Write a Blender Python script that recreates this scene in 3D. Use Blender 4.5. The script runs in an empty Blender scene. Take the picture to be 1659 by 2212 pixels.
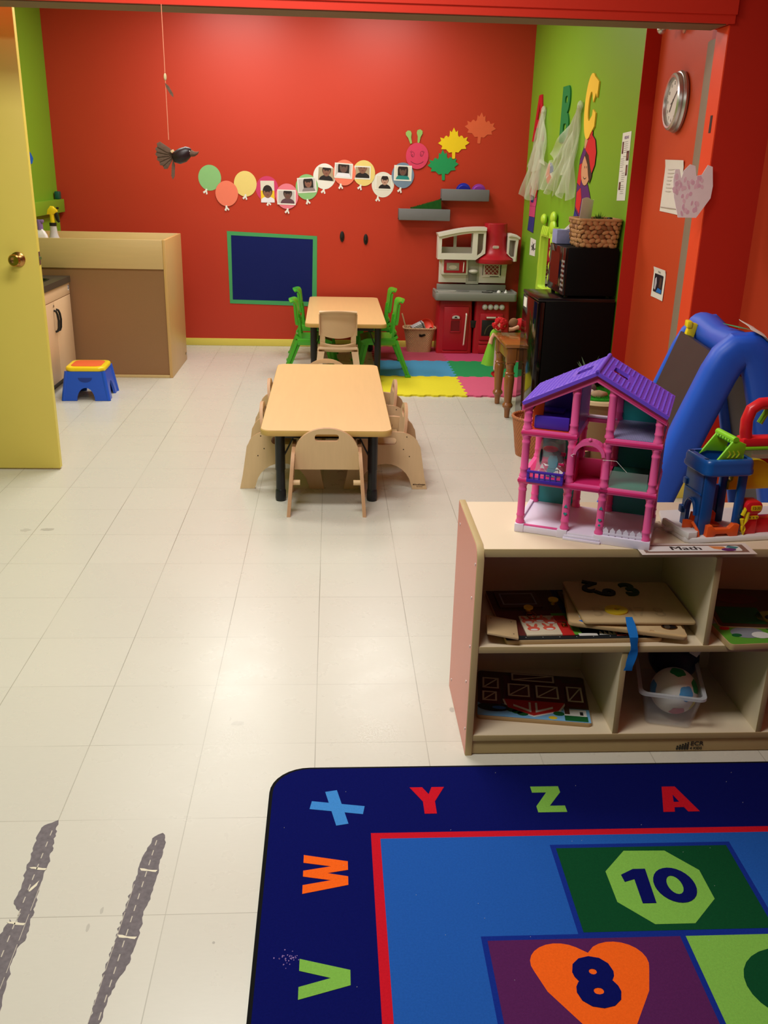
import bpy, bmesh, math, random
from mathutils import Vector as V, Matrix as M, geometry as G
from math import sin, cos, pi, radians as rad
random.seed(7)
SC = bpy.context.scene
COL = SC.collection

# ------------------------------------------------------------------ camera
YAW, PITCH, ROLL, CX, CY, CZ, F = rad(3.54), rad(20.53), rad(1.384), .0406, -3.3618, 1.4813, 1983.7
_f = V((sin(YAW) * cos(PITCH), cos(YAW) * cos(PITCH), -sin(PITCH)))
_r = V((cos(YAW), -sin(YAW), 0))
_u = _r.cross(_f)
_R = cos(ROLL) * _r + sin(ROLL) * _u
_U = -sin(ROLL) * _r + cos(ROLL) * _u
cam = bpy.data.cameras.new('camera')
co = bpy.data.objects.new('camera', cam)
COL.objects.link(co)
co.matrix_world = M(((_R.x, _U.x, -_f.x, CX), (_R.y, _U.y, -_f.y, CY), (_R.z, _U.z, -_f.z, CZ), (0, 0, 0, 1)))
cam.sensor_fit = 'HORIZONTAL'
cam.sensor_width = 36
cam.lens = F / 1659 * 36
cam.clip_start = .05
SC.camera = co

def at(px, py, axis, val):
    """survey: where the sight line through a photo pixel meets a known plane of the room"""
    d = _R * ((px - 829.5) / F) + _U * (-(py - 1106) / F) + _f
    c = V((CX, CY, CZ))
    return c + d * ((val - c[axis]) / d[axis])

# ------------------------------------------------------------------ materials
def lin(c):
    out = []
    for v in c:
        v = v / 255
        out.append(v / 12.92 if v <= .04045 else ((v + .055) / 1.055) ** 2.4)
    return out + [1]

_mats = {}
def mat(name, rgb, rough=.5, spec=.5, metal=0, var=.06, scale=12, bump=0, bscale=150, alpha=1, trans=0, coat=0, stretch=None, ior=1.45, sheen=0):
    if name in _mats:
        return _mats[name]
    m = bpy.data.materials.new(name)
    m.use_nodes = True
    nt = m.node_tree
    b = nt.nodes['Principled BSDF']
    b.inputs['Roughness'].default_value = rough
    b.inputs['Specular IOR Level'].default_value = spec
    b.inputs['Metallic'].default_value = metal
    b.inputs['Alpha'].default_value = alpha
    b.inputs['Transmission Weight'].default_value = trans
    b.inputs['Coat Weight'].default_value = coat
    b.inputs['IOR'].default_value = ior
    b.inputs['Sheen Weight'].default_value = sheen
    c = lin(rgb)
    tc = nt.nodes.new('ShaderNodeTexCoord')
    mp = nt.nodes.new('ShaderNodeMapping')
    if stretch:
        mp.inputs['Scale'].default_value = stretch
    nt.links.new(tc.outputs['Object'], mp.inputs['Vector'])
    n = nt.nodes.new('ShaderNodeTexNoise')
    n.inputs['Scale'].default_value = scale
    n.inputs['Detail'].default_value = 4
    nt.links.new(mp.outputs['Vector'], n.inputs['Vector'])
    mx = nt.nodes.new('ShaderNodeMix')
    mx.data_type = 'RGBA'
    mx.inputs[6].default_value = [x * (1 - var) for x in c[:3]] + [1]
    mx.inputs[7].default_value = [min(1, x * (1 + var)) for x in c[:3]] + [1]
    nt.links.new(n.outputs['Fac'], mx.inputs[0])
    nt.links.new(mx.outputs[2], b.inputs['Base Color'])
    if bump:
        n2 = nt.nodes.new('ShaderNodeTexNoise')
        n2.inputs['Scale'].default_value = bscale
        nt.links.new(tc.outputs['Object'], n2.inputs['Vector'])
        bp = nt.nodes.new('ShaderNodeBump')
        bp.inputs['Strength'].default_value = bump
        bp.inputs['Distance'].default_value = .002
        nt.links.new(n2.outputs['Fac'], bp.inputs['Height'])
        nt.links.new(bp.outputs['Normal'], b.inputs['Normal'])
    _mats[name] = m
    return m

def wood(name, rgb, rough=.4, axis=1, var=.10, scale=5, coat=0):
    s = [18, 18, 18]
    s[axis] = 1.2
    return mat(name, rgb, rough, .5, var=var, scale=scale, stretch=s, coat=coat)

def plastic(name, rgb, rough=.32):
    return mat(name, rgb, rough, .5, var=.03, scale=30)

def paper(name, rgb):
    return mat(name, rgb, .85, .2, var=.03, scale=30)

def weave(name, rgb, nz=230, na=34):
    m = bpy.data.materials.new(name); m.use_nodes = True; nt = m.node_tree; b = nt.nodes['Principled BSDF']; N = nt.nodes.new; L = nt.links.new
    tc = N('ShaderNodeTexCoord'); sp = N('ShaderNodeSeparateXYZ'); L(tc.outputs['Object'], sp.inputs[0])
    def mt(op, a, c=None):
        n = N('ShaderNodeMath'); n.operation = op
        for i, q in enumerate((a, c)):
            if q is None: continue
            if isinstance(q, (int, float)): n.inputs[i].default_value = q
            else: L(q, n.inputs[i])
        return n.outputs[0]
    an = mt('SINE', mt('MULTIPLY', mt('ARCTAN2', sp.outputs['Y'], sp.outputs['X']), na)); zz = mt('SINE', mt('MULTIPLY', sp.outputs['Z'], nz))
    h = mt('ADD', mt('MULTIPLY', mt('MULTIPLY', an, zz), .5), .5)
    ns = N('ShaderNodeTexNoise'); ns.inputs['Scale'].default_value = 35; L(tc.outputs['Object'], ns.inputs['Vector'])
    k = mt('ADD', mt('MULTIPLY', h, .6), mt('MULTIPLY', ns.outputs['Fac'], .4))
    mx = N('ShaderNodeMix'); mx.data_type = 'RGBA'; c = lin(rgb); mx.inputs[6].default_value = [v * .55 for v in c[:3]] + [1]; mx.inputs[7].default_value = [min(1, v * 1.2) for v in c[:3]] + [1]
    L(k, mx.inputs[0]); L(mx.outputs[2], b.inputs['Base Color']); b.inputs['Roughness'].default_value = .6
    bp = N('ShaderNodeBump'); bp.inputs['Strength'].default_value = .7; bp.inputs['Distance'].default_value = .004; L(h, bp.inputs['Height']); L(bp.outputs[0], b.inputs['Normal'])
    return m

# ------------------------------------------------------------------ mesh builder
I4 = M.Identity(4)
TB = M(((1, 0, 0, 0), (0, 0, -1, 0), (0, 1, 0, 0), (0, 0, 0, 1)))     # flat drawing (x, y, height) onto a wall facing -y
TR = M(((0, 0, -1, 0), (-1, 0, 0, 0), (0, 1, 0, 0), (0, 0, 0, 1)))    # ... onto a wall facing -x
TLW = M(((0, 0, 1, 0), (1, 0, 0, 0), (0, 1, 0, 0), (0, 0, 0, 1)))     # ... onto a wall facing +x
def Tr(x, y, z): return M.Translation((x, y, z))
def Rx(a): return M.Rotation(rad(a), 4, 'X')
def Ry(a): return M.Rotation(rad(a), 4, 'Y')
def Rz(a): return M.Rotation(rad(a), 4, 'Z')

class MB:
    def __init__(s):
        s.v = []; s.f = []; s.mi = []; s.slots = []
    def slot(s, m):
        if m not in s.slots: s.slots.append(m)
        return s.slots.index(m)
    def add(s, vs, fs, m, T=None):
        o = len(s.v); k = s.slot(m)
        for p in vs:
            s.v.append(tuple(T @ V(p)) if T is not None else tuple(p))
        for f in fs:
            s.f.append([i + o for i in f]); s.mi.append(k)
        return s
    def frombm(s, bm, m, T=None):
        bm.verts.ensure_lookup_table()
        for i, v in enumerate(bm.verts): v.index = i
        s.add([v.co.copy() for v in bm.verts], [[v.index for v in f.verts] for f in bm.faces], m, T)
        bm.free()
        return s
    def box(s, lo, hi, m, bev=0, T=None, seg=2):
        bm = bmesh.new()
        bmesh.ops.create_cube(bm, size=1)
        c = [(a + b) / 2 for a, b in zip(lo, hi)]; d = [abs(b - a) for a, b in zip(lo, hi)]
        for v in bm.verts:
            v.co = V((c[0] + v.co.x * d[0], c[1] + v.co.y * d[1], c[2] + v.co.z * d[2]))
        if bev:
            bmesh.ops.bevel(bm, geom=bm.edges[:], offset=min(bev, min(d) * .49), segments=seg, profile=.5, affect='EDGES')
        return s.frombm(bm, m, T)
    def prism(s, poly, h0, h1, m, T=None, holes=(), bev=0, seg=2, mtop=None):
        if bev and not holes:
            bm = bmesh.new()
            vs = [bm.verts.new((x, y, h0)) for x, y in poly]
            f = bm.faces.new(vs)
            r = bmesh.ops.extrude_face_region(bm, geom=[f])
            for e in r['geom']:
                if isinstance(e, bmesh.types.BMVert): e.co.z = h1
            bmesh.ops.recalc_face_normals(bm, faces=bm.faces[:])
            ed = [e for e in bm.edges if abs(e.verts[0].co.z - e.verts[1].co.z) < 1e-7]
            bmesh.ops.bevel(bm, geom=ed, offset=bev, segments=seg, profile=.5, affect='EDGES')
            return s.frombm(bm, m, T)
        loops = [list(poly)] + [list(h) for h in holes]
        flat = [p for l in loops for p in l]
        tr = G.tessellate_polygon([[V((x, y, 0)) for x, y in l] for l in loops]) if (holes or len(poly) > 4) else None
        n = len(flat)
        area = sum(poly[i][0] * poly[(i + 1) % len(poly)][1] - poly[(i + 1) % len(poly)][0] * poly[i][1] for i in range(len(poly)))
        top = []; bot = []
        if tr:
            for t in tr:
                a, b, c = [flat[i] for i in t]
                ar = (b[0] - a[0]) * (c[1] - a[1]) - (c[0] - a[0]) * (b[1] - a[1])
                t = list(t) if ar > 0 else list(t)[::-1]
                top.append([i + n for i in t]); bot.append(t[::-1])
        else:
            q = list(range(n)) if area > 0 else list(range(n))[::-1]
            top.append([i + n for i in q]); bot.append(q[::-1])
        side = []; o = 0
        for li, l in enumerate(loops):
            k = len(l)
            a2 = sum(l[i][0] * l[(i + 1) % k][1] - l[(i + 1) % k][0] * l[i][1] for i in range(k))
            fwd = (a2 > 0) == (li == 0)
            for i in range(k):
                a, b = o + i, o + (i + 1) % k
                side.append([a, b, b + n, a + n] if fwd else [b, a, a + n, b + n])
            o += k
        vs = [(x, y, h0) for x, y in flat] + [(x, y, h1) for x, y in flat]
        if mtop:
            s.add(vs, side + bot, m, T); s.add(vs, top, mtop, T)
        else:
            s.add(vs, side + bot + top, m, T)
        return s
    def rings(s, rs, m, T=None, cap=True, closed=False):
        n = len(rs[0]); vs = [p for r in rs for p in r]; fs = []
        K = len(rs)
        for k in range(K if closed else K - 1):
            k2 = (k + 1) % K
            for i in range(n):
                j = (i + 1) % n
                fs.append([k * n + i, k * n + j, k2 * n + j, k2 * n + i])
        if cap and not closed:
            fs.append(list(range(n))[::-1]); fs.append([(K - 1) * n + i for i in range(n)])
        return s.add(vs, fs, m, T)
    def lathe(s, prof, m, n=24, T=None, sx=1, sy=1, cap=True):
        return s.rings([[(max(r, 1e-5) * cos(2 * pi * i / n) * sx, max(r, 1e-5) * sin(2 * pi * i / n) * sy, z) for i in range(n)] for r, z in prof], m, T, cap)
    def cyl(s, a, b, r0, m, r1=None, n=14, T=None):
        return s.tube([a, b], [r0, r0 if r1 is None else r1], m, n, T)
    def tube(s, pts, r, m, n=8, T=None, closed=False, flat=1):
        pts = [V(p) for p in pts]
        if not isinstance(r, (list, tuple)): r = [r] * len(pts)
        rs = []; up = None
        for i, p in enumerate(pts):
            if closed: d = pts[(i + 1) % len(pts)] - pts[i - 1]
            else: d = pts[min(i + 1, len(pts) - 1)] - pts[max(i - 1, 0)]
            d.normalize()
            if up is None:
                up = V((0, 0, 1)) if abs(d.z) < .9 else V((1, 0, 0))
            a = d.cross(up)
            if a.length < 1e-6: a = d.orthogonal()
            a.normalize(); b = a.cross(d).normalized(); up = b
            rs.append([tuple(p + a * (r[i] * cos(2 * pi * k / n)) + b * (r[i] * flat * sin(2 * pi * k / n))) for k in range(n)])
        return s.rings(rs, m, T, True, closed)
    def ell(s, c, r, m, n=18, T=None, k=10):
        if not isinstance(r, (tuple, list)): r = (r, r, r)
        rs = []
        for i in range(k + 1):
            t = -pi / 2 + pi * i / k
            q = max(cos(t), 1e-4)
            rs.append([(c[0] + r[0] * q * cos(2 * pi * j / n), c[1] + r[1] * q * sin(2 * pi * j / n), c[2] + r[2] * sin(t)) for j in range(n)])
        return s.rings(rs, m, T)
    def grid(s, fn, nu, nv, m, T=None, thick=0, nrm=None):
        vs = [fn(i / nu, j / nv) for j in range(nv + 1) for i in range(nu + 1)]
        fs = [[j * (nu + 1) + i, j * (nu + 1) + i + 1, (j + 1) * (nu + 1) + i + 1, (j + 1) * (nu + 1) + i] for j in range(nv) for i in range(nu)]
        if not thick: return s.add(vs, fs, m, T)
        me = bpy.data.meshes.new('t'); me.from_pydata([tuple(v) for v in vs], [], fs); me.update()
        nr = [v.normal.copy() for v in me.vertices]
        bpy.data.meshes.remove(me)
        N = len(vs)
        v2 = [tuple(V(p) - q * thick) for p, q in zip(vs, nr)]
        f2 = [[i + N for i in f[::-1]] for f in fs]
        W = nu + 1
        b = [i for i in range(W)] + [j * W + nu for j in range(1, nv + 1)] + [nv * W + i for i in range(nu - 1, -1, -1)] + [j * W for j in range(nv - 1, 0, -1)]
        e = [[b[(i + 1) % len(b)], b[i], b[i] + N, b[(i + 1) % len(b)] + N] for i in range(len(b))]
        return s.add([tuple(p) for p in vs] + v2, fs + f2 + e, m, T)
    def text(s, body, size, m, T=None, bold=0, h=.0006, align='CENTER', sx=1):
        cu = bpy.data.curves.new('t', 'FONT')
        cu.body = body; cu.size = size; cu.align_x = align; cu.align_y = 'CENTER'; cu.offset = bold * size; cu.extrude = h / 2; cu.resolution_u = 3
        o = bpy.data.objects.new('t', cu); COL.objects.link(o)
        me = bpy.data.meshes.new_from_object(o.evaluated_get(bpy.context.evaluated_depsgraph_get()))
        s.add([(v.co.x * sx, v.co.y, v.co.z + h / 2) for v in me.vertices], [list(p.vertices) for p in me.polygons], m, T)
        bpy.data.objects.remove(o); bpy.data.curves.remove(cu); bpy.data.meshes.remove(me)
        return s
    def build(s, name, parent=None, loc=None, rotz=0, ang=35, smooth=True):
        me = bpy.data.meshes.new(name)
        me.from_pydata(s.v, [], s.f)
        for m in s.slots: me.materials.append(m)
        me.polygons.foreach_set('material_index', s.mi)
        if smooth:
            me.polygons.foreach_set('use_smooth', [True] * len(s.f))
            me.update()
            me.set_sharp_from_angle(angle=rad(ang))
        me.update()
        o = bpy.data.objects.new(name, me)
        COL.objects.link(o)
        if loc: o.location = loc
        if rotz: o.rotation_euler.z = rad(rotz)
        if parent is not None: o.parent = parent
        return o

def tag(o, label, cat, group=None):
    o['label'] = label; o['category'] = cat
    if group: o['group'] = group
    return o
def thing(name, label, cat, loc=(0, 0, 0), rotz=0, group=None, rot=None):
    o = bpy.data.objects.new(name, None)
    COL.objects.link(o)
    o.empty_display_size = .05
    o.location = loc
    o.rotation_euler = rot if rot else (0, 0, rad(rotz))
    return tag(o, label, cat, group)
def struct(o):
    o['kind'] = 'structure'
    return o
def dup(root, loc, rotz, label, group=None):
    c = root.copy(); COL.objects.link(c)
    c.location = loc; c.rotation_euler = (0, 0, rad(rotz)); c['label'] = label
    if group: c['group'] = group
    for ch in list(root.children):
        d = ch.copy(); COL.objects.link(d); d.parent = c
        for g in list(ch.children):
            e = g.copy(); COL.objects.link(e); e.parent = d
    return c
def rrect(x0, y0, x1, y1, r, n=5):
    out = []
    for cx, cy, a in ((x1 - r, y0 + r, -90), (x1 - r, y1 - r, 0), (x0 + r, y1 - r, 90), (x0 + r, y0 + r, 180)):
        for i in range(n + 1):
            t = rad(a + 90 * i / n)
            out.append((cx + r * cos(t), cy + r * sin(t)))
    return out
def oval(cx, cy, rx, ry, n=28, a0=0, a1=360):
    full = abs(a1 - a0) >= 360
    return [(cx + rx * cos(rad(a0 + (a1 - a0) * i / (n if full else n - 1))), cy + ry * sin(rad(a0 + (a1 - a0) * i / (n if full else n - 1)))) for i in range(n)]
def rot2(poly, deg, c=(0, 0)):
    a = rad(deg)
    return [(c[0] + (x - c[0]) * cos(a) - (y - c[1]) * sin(a), c[1] + (x - c[0]) * sin(a) + (y - c[1]) * cos(a)) for x, y in poly]
def stroke(p, q, w):
    d = V((q[0] - p[0], q[1] - p[1])).normalized() * (w / 2)
    return [(p[0] - d.y, p[1] + d.x), (p[0] + d.y, p[1] - d.x), (q[0] + d.y, q[1] - d.x), (q[0] - d.y, q[1] + d.x)]
# ------------------------------------------------------------------ room shell
def floor_mat():
    m = bpy.data.materials.new('vinyl_floor_tile'); m.use_nodes = True
    nt = m.node_tree; L = nt.links.new; N = nt.nodes.new
    b = nt.nodes['Principled BSDF']
    tc = N('ShaderNodeTexCoord'); sp = N('ShaderNodeSeparateXYZ'); L(tc.outputs['Object'], sp.inputs[0])
    def math_(op, a, bb=None, c=None):
        n = N('ShaderNodeMath'); n.operation = op
        for i, q in enumerate((a, bb, c)):
            if q is None: continue
            if isinstance(q, (int, float)): n.inputs[i].default_value = q
            else: L(q, n.inputs[i])
        return n.outputs[0]
    def line(axis, w, seed, lo, hi):
        t = math_('DIVIDE', sp.outputs[axis], .3048)
        fr = math_('ABSOLUTE', math_('SUBTRACT', t, math_('ROUND', t)))
        on = math_('LESS_THAN', fr, w / .3048)
        nz = N('ShaderNodeTexNoise'); nz.inputs['Scale'].default_value = seed; L(tc.outputs['Object'], nz.inputs['Vector'])
        mr = N('ShaderNodeMapRange'); L(nz.outputs['Fac'], mr.inputs[0]); mr.inputs[1].default_value = .35; mr.inputs[2].default_value = .65; mr.inputs[3].default_value = lo; mr.inputs[4].default_value = hi
        return math_('MULTIPLY', on, mr.outputs[0])
    lx = line('X', .0011, 1.3, .25, .75); ly = line('Y', .0010, 1.9, .05, .5)
    ln = math_('MAXIMUM', lx, ly)
    # per tile tint and fine mottling
    wn = N('ShaderNodeTexWhiteNoise'); wn.noise_dimensions = '2D'
    cb = N('ShaderNodeCombineXYZ')
    L(math_('FLOOR', math_('DIVIDE', sp.outputs['X'], .3048)), cb.inputs[0]); L(math_('FLOOR', math_('DIVIDE', sp.outputs['Y'], .3048)), cb.inputs[1])
    L(cb.outputs[0], wn.inputs['Vector'])
    nz = N('ShaderNodeTexNoise'); nz.inputs['Scale'].default_value = 110; nz.inputs['Detail'].default_value = 3
    mp = N('ShaderNodeMapping'); mp.inputs['Scale'].default_value = (.35, 1.6, 1); L(tc.outputs['Object'], mp.inputs[0]); L(mp.outputs[0], nz.inputs['Vector'])
    k = math_('ADD', math_('MULTIPLY', wn.outputs['Value'], .035), math_('MULTIPLY', nz.outputs['Fac'], .045))
    k = math_('ADD', k, .945)
    base = N('ShaderNodeMix'); base.data_type = 'RGBA'; base.blend_type = 'MULTIPLY'; base.inputs[0].default_value = 1
    base.inputs[6].default_value = lin(FLOOR_RGB)
    ck = N('ShaderNodeCombineColor'); L(k, ck.inputs[0]); L(k, ck.inputs[1]); L(k, ck.inputs[2]); L(ck.outputs[0], base.inputs[7])
    # small grey scuffs, each where it lies on the floor
    prev = base.outputs[2]
    for (sx, sy, rx, ry, st) in ((-1.26, .356, .025, .02, .25), (-1.171, .362, .034, .018, .4), (-.195, -1.907, .004, .005, .5), (-.22, -1.12, .02, .014, .14), (.396, -1.061, .008, .016, .4), (-.44, -1.812, .004, .012, .3), (-.458, -1.859, .004, .014, .3)):
        dx = math_('DIVIDE', math_('SUBTRACT', sp.outputs['X'], sx), rx); dy = math_('DIVIDE', math_('SUBTRACT', sp.outputs['Y'], sy), ry)
        dd = math_('SQRT', math_('ADD', math_('MULTIPLY', dx, dx), math_('MULTIPLY', dy, dy)))
        n3 = N('ShaderNodeTexNoise'); n3.inputs['Scale'].default_value = 60; L(tc.outputs['Object'], n3.inputs['Vector'])
        dd = math_('ADD', dd, math_('MULTIPLY', n3.outputs['Fac'], 1.2))
        msk = math_('MULTIPLY', math_('LESS_THAN', dd, 1.45), st)
        mx = N('ShaderNodeMix'); mx.data_type = 'RGBA'; L(msk, mx.inputs[0]); L(prev, mx.inputs[6]); mx.inputs[7].default_value = lin((120, 115, 110))
        prev = mx.outputs[2]
    mx = N('ShaderNodeMix'); mx.data_type = 'RGBA'; L(ln, mx.inputs[0]); L(prev, mx.inputs[6]); mx.inputs[7].default_value = lin((95, 85, 65))
    L(mx.outputs[2], b.inputs['Base Color'])
    n4 = N('ShaderNodeTexNoise'); n4.inputs['Scale'].default_value = 9; n4.inputs['Detail'].default_value = 5; L(tc.outputs['Object'], n4.inputs['Vector'])
    mr = N('ShaderNodeMapRange'); L(n4.outputs['Fac'], mr.inputs[0]); mr.inputs[3].default_value = .24; mr.inputs[4].default_value = .32
    L(mr.outputs[0], b.inputs['Roughness'])
    b.inputs['Specular IOR Level'].default_value = .45
    return m
FLOOR_RGB = (208, 203, 190)
red_paint = mat('red_orange_wall_paint', (190, 56, 34), .42, .45, var=.03, scale=3, bump=.08, bscale=260)
red_dark = mat('deep_red_wall_paint', (186, 40, 26), .45, .4, var=.03, scale=3, bump=.06, bscale=260)
red_jamb = mat('bright_red_orange_gloss_paint', (240, 78, 42), .35, .5, var=.03, scale=4)
orange_paint = mat('orange_wall_paint', (204, 73, 36), .42, .45, var=.03, scale=3, bump=.08, bscale=260)
green_paint = mat('lime_green_wall_paint', (121, 170, 38), .45, .4, var=.03, scale=3, bump=.08, bscale=260)
yellow_paint = mat('yellow_gloss_paint', (226, 208, 92), .4, .5, var=.03, scale=4)
cream = mat('dimmed_wall_paint', (84, 74, 60), .7, .3)  # for the unseen wall behind the camera, darkened to cut bounced light
ceil_m = mat('white_ceiling_tile', (214, 210, 200), .9, .2, bump=.2, bscale=90)
red_header = mat('red_header_paint', (224, 60, 44), .38, .5, var=.03, scale=4)
front_orange = mat('rust_orange_wall_paint', (180, 58, 30), .5, .35, var=.03, scale=3)
taupe = mat('bare_taupe_metal', (140, 122, 104), .5, .4, var=.05)
soffit_m = mat('brown_grey_soffit', (122, 104, 80), .6, .3, var=.05)

CEIL = 2.74
BW = 4.72; LW = -2.2; RW = 1.66; FR = 1.91; BACK = -5.2
struct(MB().box((LW - .1, BACK - .1, -.05), (FR + .1, BW + .1, 0), floor_mat()).build('floor'))
struct(MB().box((LW - .1, BACK - .1, CEIL), (FR + .1, BW + .1, CEIL + .05), ceil_m).build('ceiling'))
struct(MB().box((LW - .1, BW, 0), (RW + .3, BW + .1, CEIL), red_paint).build('wall_back'))
struct(MB().box((LW - .1, BACK, 0), (LW, BW, CEIL), green_paint).build('wall_left'))
struct(MB().box((RW, 1.85, 0), (RW + .25, BW, CEIL), green_paint, T=None).build('wall_right'))
# dark red return and the orange side wall of the niche, a touch out of square
w = MB()
w.prism([(RW - .004, 1.846), (1.745, 1.846), (1.745, 1.851), (RW - .004, 1.851)], 0, CEIL, red_dark)
struct(w.build('wall_return'))
NX0, NY0, NX1, NY1 = 1.738, 1.85, 1.692, .98
struct(MB().prism([(NX0, NY0), (NX1, NY1), (1.9, NY1), (1.9, NY0)], 0, CEIL, orange_paint).build('wall_niche'))
def nx(y): return NX1 + (NX0 - NX1) * (y - NY1) / (NY0 - NY1)
# partition with the wide opening: post, header and its trim board
PF = .80
struct(MB().box((1.678, PF, 0), (FR, .985, CEIL), red_dark).build('wall_partition'))
w = MB()
w.box((LW, PF - .012, 2.068), (1.692, .965, CEIL), red_header, bev=.002)
w.box((LW + .001, PF, 2.064), (1.66, .963, 2.07), soffit_m)
struct(w.build('trim_1'))
w = MB()
w.box((LW, PF - .021, 2.10), (1.695, PF - .011, CEIL), red_header, bev=.003)
struct(w.build('trim_2'))
struct(MB().box((1.6735, .803, 0), (1.679, .93, 2.064), red_jamb).build('trim_3'))
w = MB()
w.prism([(1.6740, .931), (1.6745, .99), (nx(1.06) - .005, 1.06), (nx(1.06) + .01, 1.06), (1.70, .99), (1.68, .931)], 0, 2.03, taupe)
struct(w.build('trim_4'))
struct(MB().box((FR, BACK, 0), (FR + .1, PF + .1, CEIL), front_orange).build('wall_front_right'))
struct(MB().box((LW - .1, BACK - .1, 0), (FR + .1, BACK, CEIL), cream).build('wall_front'))
struct(MB().box((LW, BW - .012, 0), (RW, BW, .062), yellow_paint, bev=.003).build('baseboard_back'))
struct(MB().box((1.679, PF - .012, 0), (FR, PF, .09), yellow_paint, bev=.003).build('baseboard_partition'))
struct(MB().box((LW, 2.6, 1.085), (LW + .055, BW - .02, 1.185), green_paint, bev=.003).build('trim_5'))

# yellow door standing open
brass = mat('worn_brass', (176, 128, 74), .25, .5, metal=1, var=.1)
steel = mat('brushed_steel', (175, 172, 168), .3, .5, metal=1, var=.05)
door_face = mat('yellow_door_paint', (224, 202, 96), .42, .45, var=.05, scale=2.5)
d = struct(MB().box((-2.17, 1.19, .008), (-1.34, 1.226, 2.10), door_face, bev=.002).build('door_1'))
MB().box((-1.3405, 1.1915, .01), (-1.3385, 1.2245, 2.098), yellow_paint).build('door_edge', d)
kb = MB()
kb.lathe([(.034, 0), (.034, .006), (.026, .012), (.013, .016), (.012, .034), (.02, .04), (.027, .05), (.028, .06), (.023, .068), (.012, .0685), (.008, .066)], brass, 24, T=Tr(-1.432, 1.19, 1.04) @ TB)
kb.build('door_knob', d)
lt = MB()
lt.box((-1.3385, 1.1975, 1.015), (-1.337, 1.2185, 1.075), steel)
lt.prism([(0, 0), (.012, 0), (.0, .014)], 0, .012, steel, T=Tr(-1.338, 1.201, 1.04) @ Rx(0))
lt.build('latch_plate', d)
h = MB().box((-1.493, 1.183, 1.37), (-1.478, 1.19, 1.42), steel, bev=.002)
h.build('wall_plate', d)
# ------------------------------------------------------------------ tables
maple_top = wood('honey_maple_laminate', (228, 186, 128), .38, axis=1, var=.05, scale=3)
maple_edge = mat('mustard_edge_band', (196, 158, 88), .45, .4, var=.05)
black_steel = mat('black_powder_coat', (22, 22, 26), .35, .5, var=.1)
birch = wood('birch_plywood', (216, 182, 138), .5, axis=2, var=.06, scale=4)
birch_edge = mat('birch_ply_edge', (196, 150, 112), .55, .4, var=.12, scale=60, stretch=(1, 1, 8))
dark_hole = mat('dark_recess', (30, 20, 14), .8, .2)

def make_table(name, label, loc, w, l, h, leg_in, group):
    t = thing(name, label, 'table', loc, 0, group)
    tp = MB()
    ol = rrect(-w / 2, -l / 2, w / 2, l / 2, .05, 7)
    tp.prism(ol, h - .028, h - .001, maple_edge, bev=.006)
    tp.prism([(x * .988, y * .996) for x, y in ol], h - .0015, h, maple_top)
    tp.build('tabletop', t)
    MB().box((-w / 2 + .09, -l / 2 + .09, h - .06), (w / 2 - .09, l / 2 - .09, h - .0275), black_steel).build('underframe', t)
    for sx in (-1, 1):
        for sy in (-1, 1):
            x, y = sx * (w / 2 - leg_in[0]), sy * (l / 2 - leg_in[1])
            g = MB()
            g.lathe([(.0215, .03), (.0215, h * .42), (.0235, h * .42), (.0235, h - .03)], black_steel, 20)
            o = g.build('leg', t, (x, y, 0))
            f = MB().lathe([(.018, 0), (.024, .004), (.0255, .012), (.0245, .05), (.0225, .056), (.0215, .058)], black_steel, 20)
            f.build('foot_cap', o)
            b = MB().cyl((0, 0, h * .5), (-sx * .06, -sy * .0, h - .06), .004, black_steel)
            b.build('brace', o)
    return t
make_table('activity_table', 'low maple-topped activity table in front with wooden toddler chairs around it', (.02, 1.40, 0), .60, 1.50, .365, (.085, .095), 'maple topped tables')
make_table('activity_table', 'maple-topped table near the red wall with green chairs around it', (.145, 3.89, 0), .58, 1.45, .445, (.06, .09), 'maple topped tables')

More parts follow.
